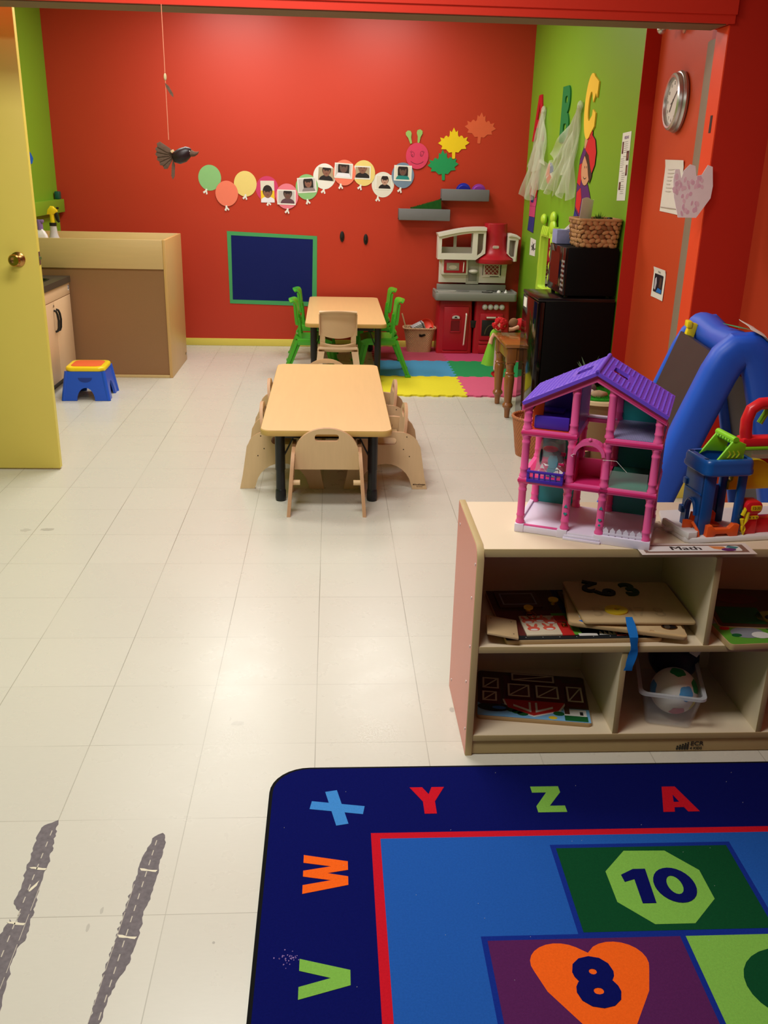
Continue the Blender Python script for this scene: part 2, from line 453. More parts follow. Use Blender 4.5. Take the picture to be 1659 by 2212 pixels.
# ------------------------------------------------------------------ wooden toddler chairs
def make_toddler(label, loc, rz):
    t = thing('toddler_chair', label, 'chair', loc, rz, 'wooden toddler chairs')
    prof = [(-.205, 0), (-.133, 0)] + [(-.133 + .005 + .128 * (1 - cos(rad(a))), .128 * sin(rad(a))) for a in range(12, 91, 13)] + \
           [(.133 - .005 - .128 * (1 - cos(rad(a))), .128 * sin(rad(a))) for a in range(90, 11, -13)] + [(.133, 0), (.205, 0), (.19, .07), (.168, .21)] + \
           [(.055 + .108 * cos(rad(a)), .208 + .078 * sin(rad(a))) for a in range(10, 91, 16)] + \
           [(-.055 - .108 * sin(rad(a)), .208 + .078 * cos(rad(a))) for a in range(0, 81, 16)] + [(-.168, .21), (-.19, .07)]
    slot = rrect(-.05, .222, .05, .258, .017, 4)
    for sx in (-1, 1):
        p = MB()
        splay = Tr(sx * .171, 0, 0) @ Ry(-sx * 4.2) 
        TX = splay @ M(((0, 0, 1, 0), (1, 0, 0, 0), (0, 1, 0, 0), (0, 0, 0, 1)))
        p.prism(prof, -.0075, .0075, birch_edge, T=TX, holes=[slot], mtop=birch)
        p.prism(prof, -.0085, -.0074, birch, T=TX, holes=[slot])
        for (y, z) in ((-.10, .262), (-.085, .20), (-.115, .165), (.05, .165)):
            p.prism(oval(y, z, .0028, .0028, 8), -.0090, .0086, dark_hole, T=TX)
        p.build('side_panel', t)
    s = MB().box((-.138, -.072, -.008), (.138, .165, .008), birch, bev=.004, T=Tr(0, 0, .214) @ Rx(2))
    s.build('seat', t)
    arch = [(-.149, .19), (.149, .19), (.149, .275)] + [(.146 * cos(rad(a)), .272 + .118 * sin(rad(a))) for a in range(5, 180, 10)] + [(-.149, .275)]
    hole = rrect(-.054, .328, .054, .362, .014, 4)
    b = MB()
    TXB = Tr(0, -.083, .19) @ Rx(6) @ Tr(0, 0, -.19) @ M(((1, 0, 0, 0), (0, 0, -1, 0), (0, 1, 0, 0), (0, 0, 0, 1)))
    # the arch is a little narrower where it passes between the side panels
    ar2 = [(x * .985, z) for x, z in arch]
    b.prism(ar2, -.007, .007, birch_edge, T=TXB, holes=[hole], mtop=birch)
    b.prism(ar2, -.008, -.0069, birch, T=TXB, holes=[hole])
    b.build('backrest', t)
    for sx in (-1, 1):
        MB().cyl((sx * .157, -.152, .148), (sx * .120, -.152, .148), .012, birch).build('stacking_peg', t)
    return t
toddler = make_toddler('wooden toddler chair with its back to the camera at the near table end', (.022, .72, 0), 0)
dup(toddler, (-.197, 1.085, 0), -90, 'wooden toddler chair on the door side of the near table, closer one')
dup(toddler, (-.195, 1.62, 0), -90, 'wooden toddler chair on the door side of the near table, farther one')
tr = dup(toddler, (.308, 1.085, 0), 90, 'wooden toddler chair showing a small dark maker mark beside the near table')
dup(toddler, (.292, 1.62, 0), 90, 'wooden toddler chair nearest the foam mats, at the near table')
dup(toddler, (.012, 2.095, 0), 180, 'wooden toddler chair at the far table end, only its arched top showing')
mk = MB()
TXm = Tr(.171, 0, 0) @ Ry(-4.2) @ M(((0, 0, 1, 0), (1, 0, 0, 0), (0, 1, 0, 0), (0, 0, 0, 1)))
TXn = Tr(-.171, 0, 0) @ Ry(4.2) @ M(((0, 0, -1, 0), (-1, 0, 0, 0), (0, 1, 0, 0), (0, 0, 0, 1)))
mkm = mat('brown_print', (90, 66, 44), .7)
mk.text('WoodDesigns', .0098, mkm, T=TXn @ Tr(.168, .024, .0092), bold=.03)
mk.text('early learning', .0055, mkm, T=TXn @ Tr(.168, .0145, .0092))
mk.prism(oval(.1385, .024, .0035, .0035, 10), .0086, .0094, mkm, T=TXn)
mk.build('maker_mark', tr)

# ------------------------------------------------------------------ plastic stacking chairs
def make_plastic(name, label, loc, rz, m, group):
    t = thing(name, label, 'chair', loc, rz, group)
    H = .545; SZ = .285; hw = .128
    # seat: shallow dished slab with a turned-down rim
    s = MB()
    def seat(u, v):
        x = (u * 2 - 1) * (.135 + .012 * v); y = -.13 + v * .27
        z = SZ - .012 * (1 - (2 * u - 1) ** 2) * sin(pi * min(1, v * 1.2 + .1)) - .03 * max(0, v - .82) / .18 * .6 + .02 * max(0, .15 - v) / .15
        return (x, y, z)
    s.grid(seat, 12, 12, m, thick=.018)
    for sx in (-1, 1):
        s.box((sx * .138 - .006, -.12, SZ - .05), (sx * .138 + .006, .12, SZ - .004), m, bev=.004)
    s.build('seat', t)
    b = MB()
    def bow(x): return -.028 * (1 - (x / hw) ** 2)
    prof = [(-.108, .386), (-.114, .41), (-.119, .44), (-.124, .49), (-.129, .53), (-.137, H - .002), (-.150, H), (-.162, H - .008)]
    def panel(u, v):
        x = (u * 2 - 1) * hw
        k = v * (len(prof) - 1); i = min(int(k), len(prof) - 2); q = k - i
        y = prof[i][0] * (1 - q) + prof[i + 1][0] * q; z = prof[i][1] * (1 - q) + prof[i + 1][1] * q
        sag = -.016 * (1 - (x / hw) ** 2) * (1 - v)
        crown = .010 * (1 - (x / hw) ** 2) * v
        return (x, y + bow(x) * .8, z + sag * 1.6 + crown)
    b.grid(lambda u, v: panel(1 - u, v), 14, 14, m, thick=-.010)
    for sx in (-1, 1):     # folded-back sides of the panel
        b.grid(lambda u, v: (sx * (hw - .001), panel(0, v * .62)[1] - .004 - u * .020 * (1 - .3 * v), panel(0, v * .62)[2] - .004 * u), 2, 8, m, thick=.006 * sx)
    # lower band and the two posts beside the hand slot
    def band(u, v):
        x = (u * 2 - 1) * .122
        return (x, -.104 - .012 * v + bow(x) * .7, .286 + .045 * v - .02 * (1 - (x / .122) ** 2) * (.7 + .3 * v))
    b.grid(lambda u, v: band(1 - u, v), 12, 3, m, thick=-.012)
    for sx in (-1, 1):
        b.rings([[(sx * (.122 + dx), y + dy, z) for dx, dy in ((-.032, -.007), (.004, -.004), (.004, .012), (-.032, .008))] for y, z in ((-.096, .27), (-.102, .30), (-.106, .34), (-.110, .385), (-.116, .43))], m)
    b.build('backrest', t)
    for sx in (-1, 1):
        for sy in (-1, 1):
            g = MB()
            top = (sx * .118, sy * .105, SZ - .015); bot = (sx * .158, -.215 if sy < 0 else .165, 0)
            rs = []
            for k in range(6):
                q = k / 5
                c = V(top) * (1 - q) + V(bot) * q
                a = .024 - .006 * q; d = .030 - .010 * q
                rs.append([(c.x - a, c.y - d, c.z), (c.x + a, c.y - d, c.z), (c.x + a, c.y - d * .2, c.z), (c.x + a * .35, c.y - d * .2, c.z), (c.x + a * .35, c.y + d * .7, c.z), (c.x - a * .35, c.y + d * .7, c.z), (c.x - a * .35, c.y - d * .2, c.z), (c.x - a, c.y - d * .2, c.z)])
            g.rings(rs, m)
            c = V(bot)
            g.box((c.x - .02, c.y - .022, 0), (c.x + .02, c.y + .022, .016), m, bev=.004)
            g.build('leg', t)
    return t
grass_green = plastic('grass_green_plastic', (74, 172, 44), .3)
beige_pl = plastic('sand_beige_plastic', (206, 172, 132), .4)
gc = make_plastic('plastic_chair', 'green plastic chair standing half on the yellow foam mat', (.40, 3.60, .012), 90, grass_green, 'plastic stacking chairs')
dup(gc, (.385, 4.22, .012), 90, 'green plastic chair on the kitchen side of the far table, nearer the wall')
dup(gc, (-.09, 3.62, 0), -90, 'nearer green plastic chair in front of the lower corner of the blue board')
dup(gc, (-.085, 4.25, 0), -90, 'green plastic chair under the blue board, farthest back beside the far table')
make_plastic('plastic_chair', 'beige plastic chair with its back to the camera at the far table', (.088, 3.19, 0), 0, beige_pl, 'plastic stacking chairs')

# ------------------------------------------------------------------ foam mats
def seam(p, q, n, amp, flip):
    d = V(q) - V(p); L = d.length; d.normalize(); nn = V((-d.y, d.x))
    pts = []
    for i in range(n):
        a, b = i / n, (i + 1) / n
        s = (1 if (i % 2 == 0) else -1) * amp * flip
        pts += [V(p) + d * (L * (a + .18 / n)) + nn * s * .5, V(p) + d * (L * (b - .18 / n)) + nn * s * .5]
    return [tuple(v) for v in [V(p)] + pts]
XS = [.395, .99, 1.585]; YS = [2.872, 3.485, 4.085, 4.695]
foam = {'yellow': (226, 212, 46), 'pink': (214, 92, 128), 'blue': (72, 146, 190), 'green': (34, 140, 82), 'dusky rose': (178, 70, 92), 'rose': (190, 66, 106)}
lay = [['yellow', 'pink'], ['blue', 'green'], ['dusky rose', 'rose']]
lab = {'yellow': 'yellow foam floor tile with toothed edges, beside the near table', 'pink': 'pink foam floor tile under the small turned-leg table', 'blue': 'blue foam floor tile between the yellow and dusky rose tiles',
       'green': 'green foam floor tile in front of the toy kitchen', 'dusky rose': 'dusky rose foam floor tile under the wicker toy basket', 'rose': 'bright rose foam floor tile under the toy kitchen oven'}
for j in range(3):
    for i in range(2):
        x0, x1, y0, y1 = XS[i], XS[i + 1], YS[j], YS[j + 1]
        n = 12
        bot = seam((x0, y0), (x1, y0), n, .018, 1)
        rgt = seam((x1, y0), (x1, y1), n, .018, 1)
        top = seam((x0, y1), (x1, y1), n, .018, 1) + [(x1, y1)]
        lft = seam((x0, y0), (x0, y1), n, .018, 1) + [(x0, y1)]
        poly = bot + rgt + top[::-1][:-1] + lft[::-1][:-1]
        c = lay[j][i]
        cx, cy = (x0 + x1) / 2, (y0 + y1) / 2
        o = MB().prism([((x - cx) * .998, (y - cy) * .998) for x, y in poly], 0, .012, mat(c.replace(' ', '_') + '_eva_foam', foam[c], .75, .25, var=.05, scale=60, bump=.15, bscale=400)).build('foam_mat', None, (cx, cy, 0))
        tag(o, lab[c], 'foam mat', 'interlocking foam mats')

# ------------------------------------------------------------------ changing table, sink cabinet, stool
ply = wood('pale_maple_veneer', (208, 180, 124), .4, axis=0, var=.06, scale=3)
ply_v = wood('pale_maple_veneer_upright', (206, 166, 104), .35, axis=2, var=.06, scale=3)
hardboard = mat('brown_hardboard', (150, 112, 76), .55, .35, var=.05, scale=200, bump=.1)
t = thing('changing_table', 'boxy maple changing table with a brown hardboard lower panel and raised rim', 'changing table', (-1.12, 3.38, 0))
W_, D_, H_ = 1.06, .71, .975
MB().box((-.022, 0, 0), (0, D_, H_), ply_v, bev=.002).build('side_panel', t)
MB().box((-W_, 0, 0), (-W_ + .022, D_, H_), ply_v, bev=.002).build('side_panel', t)
MB().box((-W_ + .022, 0, .775), (-.0225, .018, H_), ply, bev=.002).build('front_rail', t)
MB().box((-W_ + .022, D_ - .02, .70), (-.0225, D_, H_), ply, bev=.002).build('back_rail', t)
MB().box((-W_ + .022, .012, .022), (-.0225, .018, .775), hardboard).build('lower_panel', t)
MB().box((-W_ + .022, .0, 0), (-.0225, .03, .02), ply, bev=.002).build('bottom_rail', t)
MB().box((-W_ + .022, .02, .80), (-.0225, D_ - .02, .82), ply).build('tray', t)
MB().box((0, D_ - .06, .045), (.004, D_ - .035, .065), steel, bev=.002).build('screw_cap', t)

lam = mat('peach_maple_laminate', (226, 188, 148), .45, .4, var=.03)
granite = mat('dark_granite_laminate', (66, 58, 50), .35, .5, var=.3, scale=160)
t = thing('sink_cabinet', 'low sink cabinet with peach doors and a dark counter, partly behind the yellow door', 'cabinet', (-1.80, 2.55, 0))
MB().box((-.385, 0, .07), (-.016, .80, .685), lam).build('body', t)
MB().box((-.385, .0, 0), (-.06, .80, .07), black_steel).build('toe_kick', t)
ct = MB()
hole = rrect(-.30, .14, -.07, .60, .05)
ct.prism(rrect(-.39, -.01, .012, .805, .006), .685, .725, granite, holes=[hole])
ct.build('countertop', t)
bs = MB().rings([[(-.185 + (x + .185) * k, .37 + (y - .37) * k, z) for x, y in rrect(-.31, .13, -.06, .61, .06)] for k, z in ((1.0, .728), (.93, .727), (.90, .70), (.84, .60), (.5, .59))], black_steel, cap=False)
bs.add([(-.185 + (x + .185) * .5, .37 + (y - .37) * .5, .59) for x, y in rrect(-.31, .13, -.06, .61, .06)], [list(range(24))], black_steel)
bs.build('sink_basin', t)
MB().box((-.016, 0, .605), (0, .80, .685), lam, bev=.001).build('fascia', t)
for y0, y1, hy in ((0.002, .40, .375), (.404, .798, .43)):
    dd = MB().box((-.016, y0, .075), (0, y1, .60), lam, bev=.0015).build('door', t)
    hh = MB().tube([(.0, hy, .545), (.014, hy, .54), (.022, hy + .0, .52), (.026, hy, .48), (.022, hy, .43), (.014, hy, .41), (0, hy, .405)], .0055, black_steel, 8, flat=1.4)
    hh.build('handle', dd)
lk = MB().cyl((0, .375, .575), (.004, .375, .575), .008, steel).build('lock', t)
lb = MB().box((0, .755, .63), (.0012, .785, .665), mat('label_white', (225, 222, 215), .5))
lb.box((.0012, .757, .640), (.0018, .784, .664), mat('label_navy', (46, 62, 104), .5))
lb.box((.0018, .760, .646), (.0022, .770, .660), mat('label_white2', (220, 222, 226), .5))
lb.build('maker_label', t)

blue_pl = plastic('royal_blue_plastic', (34, 84, 200), .3)
yel_pl = plastic('yellow_plastic', (240, 208, 30), .3)
org_rub = mat('orange_rubber', (222, 100, 50), .7, .3, bump=.2, bscale=500)
t = thing('step_stool', 'small blue plastic step stool with an orange and yellow top', 'stool', (-1.575, 2.81, 0), 2)
def stool_side(w0, w1, h, aw, ah):
    o = [(-w0, 0), (-aw, 0)] + [(-aw * cos(rad(a)), ah * sin(rad(a))) for a in range(10, 180, 14)] + [(aw, 0), (w0, 0), (w1, h), (-w1, h)]
    return o
b = MB()
h = .19
for sy in (-1, 1):
    T = Tr(0, sy * .150, 0) @ Rx(sy * 9) @ M(((1, 0, 0, 0), (0, 0, -1, 0), (0, 1, 0, 0), (0, 0, 0, 1)))
    b.prism(stool_side(.150, .124, h, .058, .085), -.008, .008, blue_pl, T=T)
    b.prism(oval(0, .150, .045, .03, 14, 180, 360), -.009 if sy > 0 else .008, -.008 if sy > 0 else .0095, mat('deep_blue_plastic', (22, 52, 140), .4), T=T)
for sx in (-1, 1):
    T = Tr(sx * .143, 0, 0) @ Ry(-sx * 9) @ M(((0, 0, 1, 0), (1, 0, 0, 0), (0, 1, 0, 0), (0, 0, 0, 1)))
    b.prism(stool_side(.150, .124, h, .066, .105), -.008, .008, blue_pl, T=T)
for sx in (-1, 1):
    for sy in (-1, 1):
        b.tube([(sx * .145, sy * .148, 0), (sx * .117, sy * .12, h)], [.014, .014], blue_pl, 10)
b.build('body', t)
MB().prism(rrect(-.128, -.128, .128, .128, .045, 7), h - .005, h + .028, yel_pl, bev=.012, seg=3).build('top', t)
MB().prism(rrect(-.098, -.098, .098, .098, .04, 7), h + .026, h + .031, org_rub, bev=.002).build('grip_pad', t)

# bottles on the changing table
clearish = mat('frosted_bottle_plastic', (214, 210, 208), .35, .5, trans=.25)
whitepl = plastic('white_plastic', (232, 228, 226), .35)
purple_pl = plastic('lilac_plastic', (128, 98, 150), .4)
blackpl = plastic('black_plastic', (20, 18, 16), .4)
t = thing('spray_bottle', 'frosted spray bottle with yellow trigger head on the changing table', 'spray bottle', (-1.928, 3.555, .82), 0)
MB().lathe([(.036, 0), (.041, .006), (.042, .10), (.040, .135), (.030, .16), (.025, .185), (.023, .215), (.022, .225)], clearish, 24).build('bottle', t)
MB().lathe([(.0245, .225), (.0245, .246), (.019, .247)], blackpl, 20).build('collar', t)
hd = MB()
hd.tube([(0, 0, .245), (-.001, 0, .29), (0, 0, .31)], [.016, .015, .018], yel_pl, 12)
hd.prism([(-.034, .302), (.012, .300), (.040, .322), (.038, .338), (.022, .345), (.014, .356), (-.006, .358), (-.026, .335)], -.017, .017, yel_pl, T=M(((1, 0, 0, 0), (0, 0, -1, 0), (0, 1, 0, 0), (0, 0, 0, 1))), bev=.007)
hd.build('trigger_head', t)
MB().box((.034, -.009, .338), (.05, .009, .352), blackpl, bev=.003).build('nozzle', t)
MB().tube([(.026, 0, .312), (.03, 0, .29), (.036, 0, .265), (.046, 0, .25)], [.008, .009, .008, .005], blackpl, 8, flat=1.5).build('trigger', t)
t = thing('cleaner_bottle', 'white cleaner bottle with lilac cap beside the spray bottle', 'bottle', (-1.99, 3.445, .82), 8)
MB().rings([[(x * k, y * k2, z) for x, y in rrect(-.05, -.028, .05, .028, .018, 4)] for k, k2, z in ((.9, .9, 0), (1, 1, .01), (1, 1, .15), (.9, .95, .17), (.62, .8, .195), (.45, .75, .202), (.42, .7, .21))], whitepl).build('bottle', t)
c = MB().lathe([(.024, .205), (.022, .25), (.019, .27), (.018, .272)], purple_pl, 18)
c.box((-.006, -.019, .25), (.03, .019, .272), purple_pl, bev=.005)
c.build('cap', t)
# ------------------------------------------------------------------ back wall decorations
def P(n, rgb): return paper('paper_' + n, rgb)
white_p = P('white', (232, 228, 220))
paper_green = P('pastel_green', (140, 190, 124)); paper_salmon = P('salmon', (240, 126, 100)); paper_yellow = P('pastel_yellow', (232, 206, 124))
paper_magenta = P('magenta', (206, 66, 108)); paper_pink = P('pink', (232, 124, 140)); paper_blue = P('slate_blue', (116, 136, 158)); paper_offwhite = P('off_white', (226, 220, 208))
antenna_p = P('leaf_green', (148, 182, 100)); ink = mat('maroon_ink', (100, 22, 48), .8)
hair_d = mat('print_dark_hair', (38, 28, 26), .5); skin_d = mat('print_brown_skin', (136, 92, 74), .5); skin_l = mat('print_tan_skin', (186, 146, 126), .5)
skin_g = mat('print_dim_skin', (104, 76, 66), .5)
bgs = {'grey': mat('print_grey', (196, 190, 186), .5), 'cream': mat('print_cream', (222, 212, 196), .5), 'yellow': mat('print_yellow', (238, 198, 40), .5), 'green': mat('print_green', (120, 150, 96), .5), 'room': mat('print_room', (176, 156, 126), .5)}
shirts = {'white': mat('print_white', (232, 228, 236), .5), 'black': mat('print_black', (34, 28, 30), .5), 'teal': mat('print_teal', (36, 132, 126), .5), 'grey': mat('print_shirt_grey', (140, 128, 128), .5), 'plum': mat('print_plum', (96, 66, 76), .5)}

def photo_mesh(w, h, bg, shirt, skin, hair, border=True, T=I4, second=None, cx=0, hs=1, hz=0):
    b = MB()
    b.prism([(-w / 2, -h / 2), (w / 2, -h / 2), (w / 2, h / 2), (-w / 2, h / 2)], 0, .0008, white_p if border else bgs[bg], T=T)
    m = .009 if border else 0
    x0, x1, y0, y1 = -w / 2 + m, w / 2 - m, -h / 2 + m * 1.2, h / 2 - m
    b.prism([(x0, y0), (x1, y0), (x1, y1), (x0, y1)], .0008, .0011, bgs[bg], T=T)
    if second:
        b.prism([(x0, y0), (x1, y0), (x1, y0 + (y1 - y0) * .55), (x0, y0 + (y1 - y0) * .55)], .0011, .0012, bgs[second], T=T)
    hs *= 1.22
    r = .032 * hs
    cz = y0 + .062 * hs + hz
    def clip(poly): return [(min(max(x, x0), x1), min(max(y, y0), y1)) for x, y in poly]
    b.prism(clip([(cx - .055 * hs, y0), (cx + .055 * hs, y0)] + oval(cx, y0, .05 * hs, .036 * hs, 12, 0, 180)), .0012, .0014, shirts[shirt], T=T)
    if hair == 'long':
        b.prism(clip([(cx - r * 1.15, cz - r * 1.1), (cx + r * 1.2, cz - r * 1.15)] + oval(cx, cz + r * .15, r * 1.2, r * 1.35, 14, 0, 180)), .0014, .0015, hair_d, T=T)
    else:
        b.prism(clip(oval(cx, cz + r * .22, r * .98, r * 1.18, 20)), .0014, .0015, hair_d if hair != 'none' else skin, T=T)
    b.prism(clip(oval(cx, cz - r * .05, r * .82, r * 1.05, 20)), .0015, .0016, skin, T=T)
    if hair != 'none':
        b.prism(clip(oval(cx, cz + r * .62, r * .84, r * .5, 16)), .0016, .0017, hair_d, T=T)
    for sx in (-1, 1):
        b.prism(oval(cx + sx * r * .34, cz + r * .08, r * .13, r * .09, 8), .0016, .0018, hair_d, T=T)
    b.prism(oval(cx, cz - r * .5, r * .26, r * .09, 10), .0016, .0018, mat('print_lip', (120, 60, 58), .5), T=T)
    return b

WY = BW
def wall_xz(px, py): p = at(px, py, 1, WY); return p.x, p.z
balloons = [  # px, py, paper, knot offset px, label, photo
    (453, 384, paper_green, (-8, 29), 'plain pastel green paper balloon, tail end of the paper caterpillar', None),
    (490, 418, paper_salmon, (0, 31), 'plain salmon paper balloon without a photo', None),
    (530, 397, paper_yellow, (0, 28), 'plain pastel yellow paper balloon without a photo', None),
    (577, 408, paper_magenta, (3, 30), 'magenta paper balloon with an upright photo of a child in white', dict(w=.112, h=.17, bg='cream', second='yellow', shirt='white', skin=skin_d, hair='short', border=False, hs=1.05, off=(1, 6), rot=1)),
    (620, 424, paper_pink, (1, 31), 'pink paper balloon with a dim photo of a short-haired child', dict(w=.152, h=.118, bg='grey', shirt='plum', skin=skin_g, hair='short', hs=.95, off=(-1, 2), rot=-1, cx=.01)),
    (663, 404, paper_green, (2, 31), 'green paper balloon with a photo of a long-haired child', dict(w=.155, h=.118, bg='grey', shirt='grey', skin=skin_d, hair='long', hs=.88, off=(0, -4), rot=4, cx=.012)),
    (701, 381, white_p, (-2, 31), 'white paper balloon with a photo of a child in a dark top', dict(w=.132, h=.098, bg='room', shirt='black', skin=skin_d, hair='short', border=False, hs=.95, off=(4, -5), rot=-4)),
    (744, 373, paper_salmon, (-8, 29), 'salmon paper balloon with a photo of a child with long dark hair', dict(w=.148, h=.118, bg='grey', shirt='white', skin=skin_g, hair='long', hs=1.0, off=(-2, -4), rot=-3)),
    (786, 374, paper_yellow, (-8, 30), 'yellow paper balloon with a photo of a nearly bald child', dict(w=.134, h=.103, bg='room', shirt='black', skin=skin_d, hair='none', hs=1.0, off=(-3, -1), rot=-1)),
    (827, 399, paper_offwhite, (-11, 30), 'off-white paper balloon with a photo of a child in a black top', dict(w=.138, h=.118, bg='cream', shirt='black', skin=skin_l, hair='short', hs=.82, off=(2, -5), rot=-1, cx=.008)),
    (870, 379, paper_blue, (-6, 31), 'slate blue paper balloon with a photo of a child in teal', dict(w=.146, h=.12, bg='cream', shirt='teal', skin=skin_g, hair='long', hs=.92, off=(0, -5), rot=-1)),
]
for i, (px, py, pm, kn, lab_, ph) in enumerate(balloons):
    x, z = wall_xz(px, py)
    y = WY - .0012 - .0034 * ((i * 2) % 3)
    t = thing('paper_balloon', lab_, 'wall decoration', (x, y, z), 0, 'paper balloons forming a caterpillar on the red wall')
    pol = [(.093 * cos(rad(a)) * (1 - .03 * (sin(rad(a)) < 0) * abs(sin(rad(a)))), .100 * sin(rad(a))) for a in range(0, 360, 10)]
    MB().prism(rot2(pol, -6 + (i * 37) % 11), 0, .0007, pm, T=TB).build('balloon_disc', t)
    kx, kz = wall_xz(px + kn[0], py + kn[1]); kx -= x; kz -= z
    k = MB()
    a = math.degrees(math.atan2(kx, -kz)) * .6
    kp = [(-.006, .02), (.006, .02), (.008, .004), (.020, -.016), (.010, -.024), (.001, -.006), (-.009, -.024), (-.022, -.014), (-.009, .003)]
    k.prism([(kx + q[0], kz + q[1]) for q in rot2(kp, a + (12 if i % 2 else -10))], -.0003, .0014, white_p, T=TB)
    k.build('knot', t)
    if ph:
        ph = dict(ph); ox, oz = wall_xz(px + ph['off'][0], py + ph['off'][1]); rr = ph['rot']; ph.pop('off'); ph.pop('rot')
        photo_mesh(T=TB @ Tr(ox - x, oz - z, .0012) @ Rz(rr), **ph).build('photo', t)
x, z = wall_xz(901, 337)
t = thing('caterpillar_head', 'round pink paper caterpillar face with two green feelers', 'wall decoration', (x, WY - .009, z))
MB().prism(oval(0, 0, .093, .101, 36), 0, .0008, P('rose', (214, 66, 98)), T=TB).build('face', t)
for sx, ex, ez, rt in ((-1, -.066, .137, 17), (1, .011, .146, -6)):
    q = rot2([(-.0075, -.045), (.0075, -.045), (.012, .0), (.024, .028), (.021, .048), (0, .058), (-.021, .048), (-.024, .028), (-.012, .0)], rt)
    MB().prism([(ex + a, ez + b) for a, b in q], -.0006, .0003, antenna_p, T=TB).build('feeler', t)
def ring(b, cx, cy, rx, ry, w, m, h0, h1, T, n=24, rot=0):
    b.prism(rot2(oval(cx, cy, rx, ry, n), rot, (cx, cy)), h0, h1, m, T=T, holes=[rot2(oval(cx, cy, rx - w, ry - w, n), rot, (cx, cy))])
e = MB()
for sx, cx in ((-1, -.037), (1, .037)):
    ring(e, cx, .014 + .003 * sx, .0145, .0215, .003, ink, .0008, .0011, TB, rot=10 * -sx)
    ring(e, cx - .003, .006 + .003 * sx, .006, .009, .0025, ink, .0008, .0011, TB)
    for k in range(3):
        e.prism(stroke((cx + sx * (.008 + .004 * k), .034 - .005 * k), (cx + sx * (.012 + .006 * k), .041 - .004 * k), .0022), .0008, .0011, ink, T=TB)
for k in range(14):
    a, b_ = -1 + 2 * k / 14, -1 + 2 * (k + 1) / 14
    e.prism(stroke((.052 * a, -.062 + .020 * a * a), (.052 * b_ + .001, -.062 + .020 * b_ * b_), .004), .0008, .0011, ink, T=TB)
e.build('drawn_smile', t)

leaf_half = [(0, .135), (.018, .10), (.034, .112), (.036, .075), (.046, .062), (.062, .075), (.074, .07), (.085, .052), (.118, .062), (.108, .036), (.135, .018), (.098, -.004), (.108, -.028), (.066, -.03), (.04, -.056), (.014, -.052), (.013, -.10), (0, -.104)]
leaf = leaf_half + [(-x, y) for x, y in leaf_half[::-1][1:-1]]
for px, py, c, lb_, rt, k in ((1037, 281, (222, 100, 64), 'orange paper maple leaf, highest of the three', -3, 0), (980, 314, (240, 202, 36), 'yellow paper maple leaf in the middle of the three', 2, 1), (957, 361, (42, 148, 88), 'green paper maple leaf just above the grey shelves', 4, 2)):
    x, z = wall_xz(px, py)
    o = MB().prism(rot2([(a * .96, b * 1.0) for a, b in leaf], rt), 0, .001, P('leaf%d' % k, c), T=TB).build('paper_maple_leaf', None, (x, WY - .002 - .002 * k, z))
    tag(o, lb_, 'wall decoration', 'paper maple leaves')

# grey cloth-covered shelves
felt = mat('grey_felt', (116, 114, 116), .95, .15, bump=.3, bscale=600)
def gshelf(px0, py0, px1, py1, label):
    a = at(px0, py0, 1, 4.61); b = at(px1, py1, 1, 4.61)
    w = b.x - a.x
    q = MB()
    q.box((0, 0, -.092), (w, .022, 0), felt, bev=.006); q.box((0, .01, -.092), (w, .112, -.074), felt, bev=.004)
    for x0 in (0, w - .016): q.box((x0, .008, -.09), (x0 + .016, .112, -.002), felt, bev=.004)
    o = q.build('felt_shelf', None, (a.x, 4.607, (a.z + b.z) / 2))
    tag(o, label, 'shelf', 'grey felt wall shelves')
    return a, b
s1 = gshelf(955, 410, 1058, 408, 'upper grey felt wall shelf carrying a blue and a purple plate')
s2 = gshelf(862, 450, 973, 453, 'lower grey felt wall shelf with green grass on it')
for px, m, lb_, rr in ((1001, plastic('cobalt_plastic', (38, 44, 170)), 'cobalt blue toy plate leaning on the upper grey shelf', .062), (1034, plastic('violet_plastic', (150, 60, 170)), 'violet toy plate leaning on the upper grey shelf', .060)):
    x = at(px, 405, 1, 4.66).x
    z0 = (s1[0].z + s1[1].z) / 2
    o = MB().lathe([(.001, .012), (rr * .7, .010), (rr * .78, .003), (rr * .97, 0), (rr, .002), (rr, .005), (rr * .8, .008), (rr * .72, .015), (.001, .016)], m, 32, T=Tr(0, 0, rr) @ Rx(-78) @ Rx(180)).build('toy_plate', None, (x, 4.668, z0 - .074))
    tag(o, lb_, 'plate', 'toy plates')
gm = mat('dark_turf_green', (28, 78, 26), .8, .2, var=.3, scale=40)
x = at(918, 443, 1, 4.66).x; z0 = (s2[0].z + s2[1].z) / 2
b = MB()
T = Tr(x, 4.66, z0) @ Ry(-10)
b.prism([(-.12, .0), (.135, .001), (.13, .072), (.10, .068)], -.035, .035, gm, T=Tr(x, 4.66, z0) @ M(((1, 0, 0, 0), (0, 0, -1, 0), (0, 1, 0, 0), (0, 0, 0, 1))))
R = random.Random(3)
for k in range(420):
    u = R.random(); px_ = -.12 + .25 * u; zt = max(0, u - .05) * .072
    p = V((x + px_, 4.66 + R.uniform(-.036, .036), z0 + zt)); d = V((R.uniform(-.3, .3), R.uniform(-.3, .3), 1)).normalized() * R.uniform(.008, .018)
    b.add([p + V((-.0018, 0, 0)), p + V((.0018, 0, 0)), p + d], [[0, 1, 2]], gm)
tag(b.build('grass_wedge', smooth=False), 'wedge of dark green artificial grass on the lower grey shelf', 'artificial grass')

